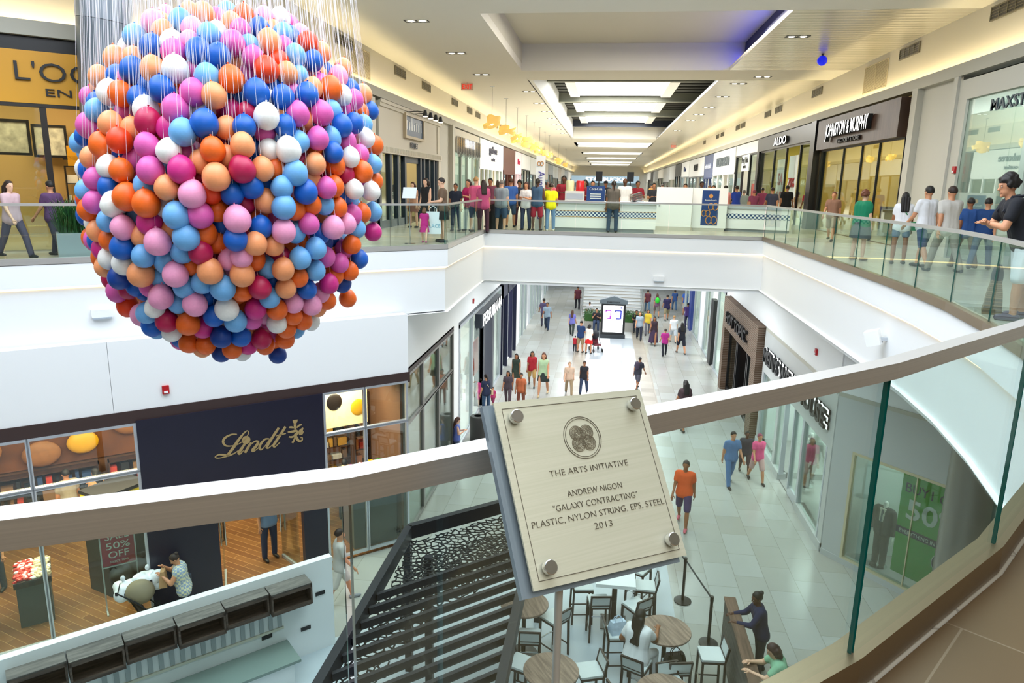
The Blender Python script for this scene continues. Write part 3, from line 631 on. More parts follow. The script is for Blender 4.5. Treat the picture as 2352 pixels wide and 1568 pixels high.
# ---------------------------------------------------------------- perfume shop and its neighbours, lower left
t = shop('glass perfume shop front with projecting white letter sign, lower left corridor', (LXL, 21.7, 0), H90, 0, 9.2, 4.1, 4, '#e8ecea', g2, 160, (1, .98, .95), '#e8e8e4')
b = MB(); 
for x in (0, 2.2, 4.4, 6.9, 9.1): b.box((x, -.04, 0), (x + .08, .08, 4.1))
b.box((0, -.04, 0), (9.2, .08, .08)); b.box((0, -.04, 4.0), (9.2, .08, 4.1)); b.build('window_frame', M['alu'], t)
for x0, x1 in ((.08, 2.2), (2.28, 4.4), (6.98, 9.1)): pane(t, x0, x1, .08, 4.0)
sb = part(t, 'sign_box', mat('sign_dark', '#2a2f3a', .4), ((2.7, -.28, 3.48), (7.6, -.04, 3.98)))
text('PERFUMANIA', .62, M['letw'], sb, (5.15, -.3, 3.53), width=4.6, name='sign_letters', bold=.01)
part(t, 'entrance_post', mat('entrance_post', '#3a3f4a', .4), ((4.4, -.06, 0), (4.75, .3, 3.4))); part(t, 'entrance_post', mat('entrance_post', '#3a3f4a', .4), ((6.6, -.06, 0), (6.98, .3, 3.4)))
part(t, 'poster', M['red'], ((3.0, .06, 1.6), (4.0, .08, 2.9)))
shelves(t, .2, 9, 3.95, .2, 2.6, 5, 11, board=M['white'], gap=.04)
t = shop('dark blue framed shop front beyond the perfume shop', (LXL, 31.0, 0), H90, 0, 5.1, 4.1, 3, '#d8dcde', g2, 90, (1, .97, .92), '#e0e0dc')
b = MB()
for x in (0, 1.6, 3.4, 4.9): b.box((x, -.1, 0), (x + .2, .1, 4.1))
b.box((0, -.1, 3.5), (5.1, .12, 4.1)); b.build('window_frame', mat('navy_frame', '#1a1d3a', .35), t)
for x0, x1 in ((.2, 1.6), (3.6, 4.9)): pane(t, x0, x1, .05, 3.5)
part(t, 'lit_panel', mat('violet_panel', '#3a2a6a', .4, emit=.5), ((.3, .9, .6), (1.4, .95, 3.2)), ((3.7, .9, .6), (4.8, .95, 3.2)))
for y0, y1, c, lb in ((38.0, 47, '#dfe4e8', 'pale glass shop front far down the left side of the lower corridor'), (47.2, 58, '#cfd6dc', 'farthest glass shop front on the left of the lower corridor')):
    t = shop(lb, (LXL, y0, 0), H90, 0, y1 - y0, 4.1, 3, c, g2, 110, (1, .97, .92), '#e0e0dc')
    b = MB(); n_ = 5
    for i in range(n_ + 1): x = (y1 - y0 - .1) * i / n_; b.box((x, -.05, 0), (x + .1, .06, 4.1))
    b.box((0, -.05, 3.6), (y1 - y0, .06, 4.1)); b.build('window_frame', M['alu'], t)
    for i in range(n_):
        if i != 2: x = (y1 - y0 - .1) * i / n_; pane(t, x + .1, x + (y1 - y0 - .1) / n_, .04, 3.6)
    shelves(t, .3, y1 - y0 - .3, 2.9, .2, 2.6, 4, int(y0), board=M['white'], gap=.05)
# ---------------------------------------------------------------- lower right: brick shop, menswear shop
brick = brick_mat('brown_brick', '#6d5442', '#59432f', '#8f8577', .24, .075, .008, .75, (radians(90), 0, 0), .5, .3)
brick2 = brick_mat('brown_brick_side', '#6d5442', '#59432f', '#8f8577', .24, .075, .008, .75, (radians(90), 0, radians(90)), .5, .3)
t = shop('brown brick music clothing shop front with black sign letters, lower right', (LXR, 31.1, 0), H_90, 0, 6.95, 3.95, 3.5, '#1b1a1c', M['black'], 30, (1, .8, .7), '#151515')
b = MB().m(brick); b.box((0, -.25, 2.75), (6.95, .15, 4.0)); b.box((0, -.25, 0), (.55, .15, 2.75)); b.box((6.2, -.25, 0), (6.95, .15, 2.75)); fb = b.build('brick_surround', None, t)
text('HOT TOPIC', .62, M['black'], fb, (3.3, -.31, 3.1), width=4.2, depth=.1, name='sign_letters', bold=.008)
b = MB(); 
for x in (.55, 2.2, 2.45, 4.3, 4.55, 6.1): b.box((x, -.02, 0), (x + .1, .1, 2.75))
b.box((.55, -.02, 2.62), (6.2, .1, 2.75)); b.box((.55, -.02, 0), (2.3, .1, .18)); b.box((4.5, -.02, 0), (6.2, .1, .18)); b.build('door_frame', M['black'], t)
pane(t, .65, 2.2, .1, 2.62); pane(t, 4.65, 6.1, .1, 2.62)
part(t, 'shop_notice', mat('notice', '#b9b3ae', .6), ((5.2, .0, .9), (5.9, .01, 1.9)))
shelves(t, .3, 6.6, 3.4, .2, 2.5, 4, 21, pal=[GOODS[0], GOODS[7], GOODS[7], GOODS[5]])
stone = mat('pale_stone_front', '#bcc0bf', .45, noise=.06, nscale=1.2)
t = shop('pale stone menswear shop front with black letters lit from behind, lower right', (LXR, 24.05, 0), H_90, 0, 7.6, 3.95, 3.6, '#cfd6d3', grey_carpet, 150, (.96, 1, .97), '#e2e4e0')
b = MB().m(stone); b.box((0, -.02, 2.55), (7.6, .2, 3.95)); b.box((0, -.02, 0), (.25, .2, 2.55)); b.box((2.35, -.02, 0), (2.6, .2, 2.55)); b.box((7.3, -.02, 0), (7.6, .2, 2.55)); b.box((0, -.05, 0), (3.3, .2, .22)); b.box((5.2, -.05, 0), (7.6, .2, .22)); fb = b.build('stone_surround', None, t)
text("MEN'S WEARHOUSE", .62, M['black'], fb, (3.9, -.14, 3.0), width=6.7, depth=.07, name='sign_letters', bold=.012)
text("MEN'S WEARHOUSE", .62, M['letw'], fb, (3.9, -.06, 3.0), width=6.75, depth=.04, name='letter_halo', bold=.03)
b = MB(); 
for x in (.25, 3.3, 4.3, 5.2, 5.28, 7.22): b.box((x, -.03, .2), (x + .08, .1, 2.55))
b.box((4.3, .0, .02), (5.2, .05, .3)); b.build('window_frame', M['alu'], t)
for x0, x1 in ((.33, 2.35), (2.6, 3.3), (4.38, 5.2), (5.36, 7.22)): pane(t, x0, x1, .2, 2.55)
part(t, 'window_partition', mat('partition', '#8fb3a4', .5), ((5.3, .95, .2), (7.2, 1.0, 2.5))); part(t, 'display_floor', grey_carpet, ((.3, .1, .03), (3.2, 1.4, .22)), ((5.3, .1, .03), (7.25, .95, .22)))
# front continues on the slanted side with the tall green poster
t = shop('slanted menswear shop window with the green sale poster, lower right', RP, AR, 0.0, 8.5, 3.95, 2.6, '#b9bdb9', grey_carpet, 80, (.96, 1, .97), '#d8dad6')
b = MB().m(stone); b.box((0, -.02, 2.73), (8.5, .2, 3.95)); b.box((0, -.02, 0), (.5, .2, 2.73)); b.box((0, -.04, 0), (8.5, .2, .14)); b.box((5.6, -.02, 0), (8.5, .2, 2.73)); b.build('stone_surround', None, t)
b = MB(); frame_rect(b, .5, 5.6, .12, 2.75, .06); b.box((1.98, -.005, .12), (2.0, .03, 2.73)); b.box((3.75, -.005, .12), (3.77, .03, 2.73)); b.build('window_frame', mat('cream_metal', '#cfc6a8', .4, .3), t)
pane(t, .56, 1.98, .15, 2.7); pane(t, 2.0, 3.75, .15, 2.7); pane(t, 3.77, 5.54, .15, 2.7)
part(t, 'back_curtain', mat('dark_curtain', '#2b2d31', .8), ((.55, 1.35, .1), (1.15, 1.4, 2.7)), ((3.6, 1.6, .1), (5.5, 1.65, 2.0)))
grn = mat('green_poster', '#3fae49', .5); po = part(t, 'poster', grn, ((1.46, .42, .2), (3.0, .44, 2.62)))
dk = mat('poster_navy', '#26344f', .5); wp = mat('poster_white', '#e4ebe8', .5)
text('BUY1 GET1', .30, dk, po, (2.23, .41, 2.13), width=1.32, depth=.01, name='poster_text'); text('50%', .62, wp, po, (2.2, .41, 1.55), width=1.15, depth=.012, name='poster_text', bold=.012)
text('OFF', .22, wp, po, (2.62, .41, 1.34), width=.4, depth=.01, name='poster_text'); part(po, 'poster_stripe', dk, ((1.46, .41, 1.14), (3.0, .42, 1.30)))
text('EVERYTHING IN THE STORE', .12, wp, po, (2.23, .405, 1.175), width=1.38, depth=.008, name='poster_text')
b = MB(); b.X = Matrix.Translation((2.55, .415, .82)) @ Matrix.Rotation(pi / 2, 4, 'X'); b.m(wp).lathe([(.255, -.003), (.255, .003)], 32); b.m(dk).lathe([(.24, -.005), (.24, .006)], 32); b.build('poster_disc', None, po)
text('MIX & MATCH', .1, wp, po, (2.55, .405, .84), width=.40, depth=.006, name='poster_text'); text('NO LIMIT!', .08, wp, po, (2.55, .405, .72), width=.28, depth=.006, name='poster_text')
for y0, y1, lb, fc in ((47.5, 40.0, 'blue framed glass shop front far down the right of the lower corridor', '#2a3f8a'), (38.2, 32.0, 'glass shop front with a black post, just beyond the brick shop', '#15171a')):
    w_ = y0 - y1; t = shop(lb, (LXR, y0, 0), H_90, 0, w_, 4.0, 3, '#d3dcd8', g2, 120, (1, 1, .95), '#e4e6e0')
    b = MB()
    for x in (0, w_ * .3, w_ * .66, w_ - .1): b.box((x, -.05, 0), (x + .1, .06, 4.0))
    b.box((0, -.05, 3.9), (w_, .06, 4.0)); b.box((0, -.05, 0), (w_, .06, .06)); b.build('window_frame', M['alu'], t)
    part(t, 'entrance_panel', mat('panel' + fc, fc, .4), ((w_ * .42, -.12, 0), (w_ * .56, .1, 3.2)))
    pane(t, .1, w_ * .3, .06, 3.9); pane(t, w_ * .66 + .1, w_ - .1, .06, 3.9); part(t, 'light_panel', mat('lime_panel', '#d6dfa0', .5), ((w_ * .58, .8, .2), (w_ * .8, .85, 3.6)))
    shelves(t, .3, w_ - .3, 2.9, .2, 2.6, 4, int(y0), board=M['white'], gap=.05)
# ---------------------------------------------------------------- upper left: yellow perfume shop on the slant
t = shop('yellow shop front with black raised letters behind the balloons, upper left', UP0, A415, -10.5, -2.2, 3.95, 5, '#c9a86a', mat('beige_floor', '#b3a58c', .4), 120, (1, .82, .5), '#3a3327')
yel = mat('amber_panel', '#d69a1c', .45, noise=.08, nscale=1)
hd = part(t, 'sign_panel', yel, ((-10.5, -.06, 2.87), (-1.7, .1, 3.84))); part(t, 'top_reveal', M['black'], ((-10.5, .06, 3.84), (-1, .16, 4.1)))
text("L'OCCITANE", .50, M['black'], hd, (-3.72, -.09, 3.29), width=3.45, depth=.05, name='sign_letters', bold=-.002)
text('EN PROVENCE', .20, M['black'], hd, (-3.72, -.08, 3.02), width=2.5, depth=.03, name='sign_letters')
b = MB()
for x0, w in ((-5.48, .16), (-4.58, 0), ): pass
b.box((-10.5, -.05, 2.8), (-1.6, .08, 2.87))
for x in (-8.2, -6.7, -5.1, -3.2, -2.2): b.box((x, -.04, 0), (x + .11, .08, 2.8))
b.build('window_frame', mat('bronze_black', '#231d16', .4), t)
for x0, x1 in ((-10.4, -8.2), (-8.09, -6.7), (-6.59, -5.1), (-3.09, -2.2)): pane(t, x0, x1, .02, 2.8)
for i, (x, y) in enumerate(((-6.0, 3.2), (-5.2, 4.7), (-4.1, 4.9), (-3.2, 4.9))):
    b = MB(); b.m(M['black']); frame_rect(b, x, x + .75, 1.95, 2.75, .06, y - .03, y + .03); b.m(mat('leaf_picture', '#cfc8b4', .6, noise=.8, nscale=7)).box((x + .05, y, 2.0), (x + .7, y + .01, 2.7)); b.build('wall_picture', None, t)
shelves(t, -4.6, -2.2, 4.6, .9, 1.75, 2, 31, board=M['black'], pal=[GOODS[1], GOODS[3], GOODS[9]]); part(t, 'counter', M['darkwood'], ((-4.7, 3.9, .03), (-2.2, 4.6, .9)))
b = MB().m(M['black']).box((-4.6, 4.5, 1.9), (-2.9, 4.56, 2.0)).m(yel).box((-4.5, 4.5, 1.75), (-3.0, 4.54, 2.25)); b.build('shelf_sign', None, t)
bulbs(t, [(-6.4, 3.8), (-5.2, 3.8), (-4.2, 3.8), (-3.2, 3.8)], 1.2, .09)
# ---------------------------------------------------------------- upper left, straight side (local x = Y - start)
creamw = mat('cream_boards', '#d8d3c4', .6); nav = mat('navy_wood', '#16293d', .35)
t = shop('cream panelled shop front with navy doors and spotlit picture sign, upper left', (XL, 22.6, F), H90, 0, 8.5, 4.0, 4, '#cdbf94', mat('brown_carpet', '#5d4a3a', .9), 110, (1, .9, .65), '#cfc8b4')
b = MB().m(creamw); b.box((0, -.08, 2.62), (8.5, .15, 4.0)); b.box((0, -.14, 3.85), (8.6, -.08, 4.02)); b.box((0, -.18, 3.96), (8.65, -.14, 4.06)); b.box((0, -.16, 2.42), (8.5, .12, 2.66)); b.box((0, -.12, 2.0), (.2, .12, 2.42)); b.box((8.1, -.12, 0), (8.5, .12, 2.42)); b.box((7.9, -.12, 2.7), (8.05, -.08, 3.8))
for k in range(60): b.box((.05 + k * .14, -.18, 2.46), (.1 + k * .14, -.16, 2.62))
fb = b.build('panelled_header', None, t)
b = MB()
for x in (0, 1.2, 2.1, 3.0, 5.2, 5.75, 6.6, 7.4, 7.9): b.box((x, -.06, 0), (x + .22, .1, 2.42))
b.box((3.0, .0, 2.2), (5.4, .1, 2.42)); b.box((0, -.04, 0), (3.1, .08, .25)); b.box((5.3, -.04, 0), (8.1, .08, .25)); b.build('door_frame', nav, t)
for x0, x1 in ((.22, 1.2), (1.42, 2.1), (2.32, 3.0), (5.97, 6.6), (6.82, 7.4)): pane(t, x0, x1, .2, 2.42)
b = MB(); b.m(mat('gilt_frame', '#b3a58a', .4)); frame_rect(b, 2.75, 5.35, 3.04, 3.98 - .08, .09, -.2, -.08); sg = b.build('sign_frame', None, t)
part(sg, 'sign_picture', mat('blue_picture', '#3c5678', .4), ((2.84, -.14, 3.12), (5.26, -.1, 3.82)))
b = MB().m(mat('picture_light', '#dfe6ea', .5))
for k, hh in enumerate((.3, .26, .46, .2, .3, .24, .34)): b.box((3.0 + k * .32, -.15, 3.34), (3.14 + k * .32, -.14, 3.36 + hh))
b.build('picture_figure', None, sg)
text('OUTLET', .26, nav, fb, (4.1, -.12, 2.74), width=1.0, name='sign_letters', bold=.01)
for k in range(4):
    x = 3.1 + k * .8; sp_ = thing('spot_lamp', 'black spot lamp over the picture sign, %s from the left' % ('first', 'second', 'third', 'fourth')[k], 'spotlight', (XL + .08, 22.6 + x, F + 3.94), H90, 'spot lamps over the picture sign')
    MB().tube([(0, 0, 0), (0, -.45, .03), (0, -.7, 0)], .015, 6).build('arm', M['dark'], sp_); MB().lathe([(.05, .12), (.09, -.08)], 12, (0, -.72, -.06)).build('shade', M['dark'], sp_); MB().lathe([(.08, -.02), (.08, 0)], 12, (0, -.72, -.14)).build('bulb', M['ltw'], sp_)
shelves(t, .3, 8.0, 3.9, .2, 2.2, 4, 41, pal=[GOODS[1], GOODS[3], GOODS[6], GOODS[0], GOODS[2]]); bulbs(t, [(3.6, 3.8), (4.7, 3.8)], .8, .1)
part(t, 'sale_board', mat('chalk_board', '#27332f', .7), ((4.0, .9, .3), (4.8, .94, 1.4)))
text('Sale', .3, wp, t, (4.4, .88, 1.0), name='board_text')
struct(MB().box((XL - .35, 31.15, F), (XL - .1, 34.0, F + 4.15)).box((XL - .3, 31.1, F), (XL + .02, 31.3, F + 4.15)).box((XL - .3, 33.7, F), (XL + .1, 34.15, F + 4.15)).build('wall_pilaster_left', M['greyw']))
def upshop(label, side, ya, yb, head, hcol, signtxt=None, scol=None, sw=None, sh=.45, sz=None, wallc='#d9d6cb', fcol=None, mull=3, seed=0, power=60, lc=(1, .94, .82), group=None, headh=None):
    """plain shop front of the long upper gallery"""
    w = abs(yb - ya)
    loc, rz = ((XL, min(ya, yb), F), H90) if side < 0 else ((XR, max(ya, yb), F), H_90)
    t = shop(label, loc, rz, .03, w - .03, 4.05, 3.2, wallc, grey_carpet, power, lc, '#e2ded2', group=group)
    hm = mat('header' + hcol, hcol, .45); hb = part(t, 'header', hm, ((.03, -.06, head), (w - .03, .12, 4.05)))
    fm = mat('front_frame' + (fcol or '#2a2c30'), fcol or '#2a2c30', .4); b = MB()
    for i in range(mull + 1):
        x = .03 + (w - .18) * i / mull; b.box((x, -.05, 0), (x + .12, .08, head))
    b.box((.03, -.05, head - .1), (w - .03, .08, head)); b.build('window_frame', fm, t)
    for i in range(mull):
        if i != mull // 2: x = .15 + (w - .18) * i / mull; pane(t, x, x + (w - .18) / mull - .12, .02, head - .1)
    if signtxt: text(signtxt, sh, mat('sign_ink' + (scol or '#1a1a1a'), scol or '#1a1a1a', .4, emit=(3 if scol == '#ffffff' else 0)), hb, (w / 2, -.1, sz if sz else (head + 4.05) / 2 - sh * .35), width=sw, depth=.06, name='sign_letters', bold=.008)
    shelves(t, .4, w - .4, 3.1, .2, 2.3, 4, seed, board=M['white'], gap=.06)
    return t, hb, w
upshop('plain cream shop front mostly hidden behind the balloons, next to the cream panelled shop', -1, 16.95, 22.4, 2.8, '#d8d3c4', None, seed=45)
t, hb, w = upshop('glass fronted shop with a lit white sign over hanging metal rods, upper left', -1, 34.2, 41.0, 3.05, '#b9b4a2', 'SWAROVSKI', '#ffffff', 2.6, .55, 3.3, '#cfe0da', '#9aa39c', 4, 51, 100)
b = MB()
for k in range(44): b.box((.2 + k * .145, -.16 - (k % 3) * .02, 3.0 - (k * 7 % 5) * .06), (.25 + k * .145, -.12, 3.7))
b.build('hanging_rod', M['chrome'], hb)
t, hb, w = upshop('white boarded shop front with dark lower-case sign and paned windows, upper left', -1, 41.2, 50.6, 2.45, '#dfe3e4', 'gymboree', '#252c48', 3.0, .62, 3.35, '#e6d9b8', '#e2e5e6', 6, 52)
text('outlet', .3, mat('sign_ink#252c48', '#252c48', .4), hb, (w / 2, -.1, 2.9), width=1.5, name='sign_letters', bold=.008)
upshop('dark red-brown timber shop front, upper left', -1, 50.9, 57.2, 2.3, '#4b2018', None, wallc='#5a3020', fcol='#4b2018', seed=53)
upshop('narrow pale pink shop front with red sign, upper left', -1, 57.3, 61.6, 2.4, '#e3cfd6', 'Hue', '#b3184a', 1.4, .6, 3.1, fcol='#d9b9c6', seed=54)
PALL = ['#dfe2e2', '#c9cccb', '#e4e0d4', '#8f979c', '#d8dcdc', '#b7ada0', '#e6e6e2', '#9fa6ad']
y = 61.8; k = 0
while y < 150:
    w_ = 7 + (k * 37 % 5) * 1.1
    upshop('small distant shop front of the upper left row beyond the pink shop', -1, y, y + w_, 2.8 - (k % 3) * .3, PALL[k % 8], None, fcol=('#2a2c30', '#5b6166', '#d9d9d4')[k % 3], seed=60 + k, power=45, group='distant upper left shops'); y += w_ + .2; k += 1
# ---------------------------------------------------------------- upper right
t = shop('wide glass clothes shop front with dark letters on the glass, far right', (XR, 18.6, F), H_90, 0, 3.05, 4.0, 3.5, '#a9b5ae', grey_carpet, 50, (.95, 1, .95), '#b9beb4')
part(t, 'surround', M['greyw'], ((0, -.04, 0), (.62, .15, 4.0)), ((.62, -.04, 3.56), (3.05, .15, 4.0)), ((0, -.1, 0), (.2, -.04, 4.1)))
pane(t, .62, 2.6, .02, 3.56); pane(t, 2.6, 3.05, .02, 3.56)
text('MAXSTUDIO', .34, mat('grey_letters', '#46545c', .5), t, (1.68, -.02, 3.2), width=2.3, depth=.03, align='LEFT', name='sign_letters', bold=.002)
struct(MB().box((XR + .1, 18.6, F), (XR + .35, 21.0, F + 4.15)).box((XR - .06, 20.7, F), (XR + .3, 21.05, F + 4.15)).build('wall_pilaster_right', M['greyw']))
t = shop('dark timber shop front with tall lit white letters, upper right', (XR, 29.0, F), H_90, 0, 7.85, 4.05, 4.5, '#c7ab5c', mat('tan_carpet', '#8f7a55', .9), 160, (1, .86, .45), '#b39c62')
dwood = stretch_mat('sign_wood', '#3a2922', '#4d3830', (9, 1, .5), .45, 0, 2.0)
hd = part(t, 'sign_panel', dwood, ((.0, -.22, 2.95), (7.7, .15, 4.0)))
text('JOHNSTON & MURPHY', .62, M['letw'], hd, (3.7, -.32, 3.32), width=4.2, depth=.14, name='sign_letters', bold=.003)
text('FACTORY STORE', .2, M['black'], hd, (3.75, -.26, 3.07), width=2.2, depth=.05, name='sign_letters', bold=.002)
b = MB(); 
for x in (0, 2.6, 4.4, 5.9, 7.75): b.box((x, -.02, 0), (x + .03, .05, 2.95))
b.box((0, -.02, 2.9), (7.78, .05, 2.95))
b.build('window_frame', M['dark'], t)
for x0, x1 in ((.03, 2.6), (2.63, 4.4), (4.43, 5.9), (5.93, 7.75)): pane(t, x0, x1, .02, 2.95)
b = MB().m(M['dark']); frame_rect(b, 3.6, 6.6, .9, 2.1, .06, 2.6, 2.66); frame_rect(b, 4.0, 5.6, 1.1, 1.8, .06, 2.55, 2.6); b.m(mat('case_back', '#c9bd8f', .6)).box((3.7, 2.9, .9), (6.5, 2.95, 2.1)); b.build('display_case', None, t)
b = MB().m(mat('lamp_shade', '#f6f2dc', .6, emit=2.2, ecol='#fff3cf')).lathe([(.12, .38), (.38, .3), (.42, 0)], 24, (6.9, 1.2, 2.1), False); b.m(M['dark']).tube([(6.9, 1.2, 2.48), (6.9, 1.2, 3.9)], .012, 6); b.build('pendant_lamp', None, t, True)
shelves(t, .3, 3.3, 4.4, .3, 2.3, 4, 71, pal=[GOODS[1], GOODS[9], GOODS[7]]); bulbs(t, [(1.2, 3.85), (3.0, 3.85), (4.8, 3.85), (6.4, 3.85)], .8, .1)
part(t, 'shoe_counter', M['darkwood'], ((3.2, 1.2, .03), (7.2, 1.8, 1.0)))
t = shop('black framed shoe shop front with white four-letter sign, upper right', (XR, 40.5, F), H_90, 0, 11.3, 4.05, 5, '#a89a3e', mat('pale_floor', '#b9b6a4', .4), 220, (1, .95, .7), '#4a4632')
blk = mat('shop_black', '#14151a', .3); hd = part(t, 'sign_panel', blk, ((0, -.12, 3.4), (11.3, .2, 4.06)), ((10.7, -.25, 0), (11.3, .2, 4.06)), ((0, -.12, 0), (.5, .2, 3.4)))
text('ALDO', .50, M['letw'], hd, (5.45, -.18, 3.5), width=2.35, depth=.1, name='sign_letters', bold=.002)
b = MB()
for x in (.5, 3.6, 6.0, 8.4, 10.6): b.box((x, -.03, 0), (x + .08, .06, 3.4))
b.box((.5, -.03, 3.32), (10.68, .06, 3.4))
b.build('window_frame', blk, t)
for x0, x1 in ((.58, 3.6), (3.68, 6.0), (8.48, 10.6)): pane(t, x0, x1, .02, 3.4)
ba = part(t, 'sale_banner', wp, ((3.1, .3, .3), (4.9, .33, 2.9)), ((5.2, .35, .5), (6.7, .38, 3.0)))
for k, s_ in enumerate(('SA', 'LE')): text(s_, .8, M['red'], ba, (4.0, .28, 1.7 - k * .85), width=.95, name='banner_text')
text('70%', .6, M['red'], ba, (5.95, .33, 1.6), width=1.1, name='banner_text')
b = MB().m(mat('yellow_case', '#e0b93a', .5)); frame_rect(b, 7.0, 8.0, 1.0, 2.3, .1, 1.2, 1.3); b.m(mat('orange_case', '#e06a20', .5)).box((7.1, 1.25, 1.1), (7.9, 1.28, 1.5)); b.build('display_case', None, t)
part(t, 'yellow_post', mat('yellow_post', '#d9c021', .4), ((7.2, 1.6, .03), (7.35, 1.8, 3.9)))
shelves(t, .3, 11, 4.9, .3, 2.9, 5, 72, pal=[GOODS[1], GOODS[3], GOODS[9], GOODS[7]], gap=.08)
bulbs(t, [(1.5, 3.9), (3.0, 3.9), (5.0, 3.9), (7.0, 3.9), (8.6, 3.9), (10, 3.9)], .7, .1); bulbs(t, [(2.5, 3.9), (5.6, 3.9), (8.0, 3.9), (9.8, 3.9)], 2.6, .1)
t, hb, w = upshop('shop front with black window bars and a small white sign, upper right', 1, 47.3, 40.6, 3.45, '#d3d0c6', None, fcol='#17181b', mull=3, seed=73)
o = part(t, 'sign_board', wp, ((2.4, -.1, 2.5), (4.6, -.04, 3.4))); text('Perry | Black', .5, M['black'], o, (3.5, -.13, 2.95), width=1.9, name='sign_letters'); text('OUTLET', .22, M['black'], o, (3.5, -.13, 2.65), width=1.0, name='sign_letters')
part(t, 'sale_sign', M['red'], ((2.8, .5, .5), (3.8, .53, 1.8)))
upshop('white shop front with large grey capitals, upper right', 1, 57.0, 47.5, 2.5, '#dfe3e4', 'LUCKY & BRAND', '#5c666c', 5.4, .85, 3.0, fcol='#d3d6d6', mull=4, seed=74)
upshop('narrow slate blue shop front, upper right', 1, 62.0, 57.1, 2.3, '#4d5878', 'calvin hale', '#c9cfdf', 3.2, .5, 3.0, fcol='#36426a', mull=3, seed=75)
upshop('pale shop front with a small black sign block, upper right', 1, 73.0, 62.2, 2.5, '#dcdfdf', 'COACH', '#15171a', 2.8, .8, 3.0, fcol='#6b6f72', mull=4, seed=76)
upshop('pale shop front with a tiny blue sign beyond the black sign block, upper right', 1, 80.5, 73.2, 2.6, '#e2e4e2', 'Elan', '#2b3c66', 1.6, .7, 3.1, fcol='#9aa0a2', seed=77)
y = 80.7; k = 0
while y < 150:
    w_ = 7 + (k * 31 % 5) * 1.2
    upshop('small distant shop front of the upper right row beyond the tiny blue sign', 1, y + w_, y, 2.8 - (k % 3) * .3, ['#2b2d31', '#dfe2e2', '#c9cccb', '#e4e0d4', '#aab0b2'][k % 5], None, fcol=('#2a2c30', '#d9d9d4', '#5b6166')[k % 3], seed=90 + k, power=45, group='distant upper right shops'); y += w_ + .2; k += 1
# coffee bar sign at the far end
t = thing('coffee_bar', 'distant coffee bar with white letters on a pale blue fascia at the corridor end', 'kiosk', (.2, 120, F))
part(t, 'fascia', mat('pale_blue', '#a9c6dd', .5, emit=.4), ((-6, 0, 2.0), (5, .3, 3.1))); part(t, 'counter', mat('bar_counter', '#7a8a96', .5), ((-6, -.4, 0), (5, .4, 1.1))); part(t, 'back_panel', mat('bar_back', '#9fb3b8', .5), ((-6, .8, 0), (5, 1, 2.0)))
part(t, 'post', M['dark'], ((-5.9, 0, 1.1), (-5.7, .3, 2)), ((4.7, 0, 1.1), (4.9, .3, 2)))
text('STARBUCKS', .8, M['letw'], t, (-.5, -.05, 2.3), width=6.4, name='sign_letters', bold=.02)
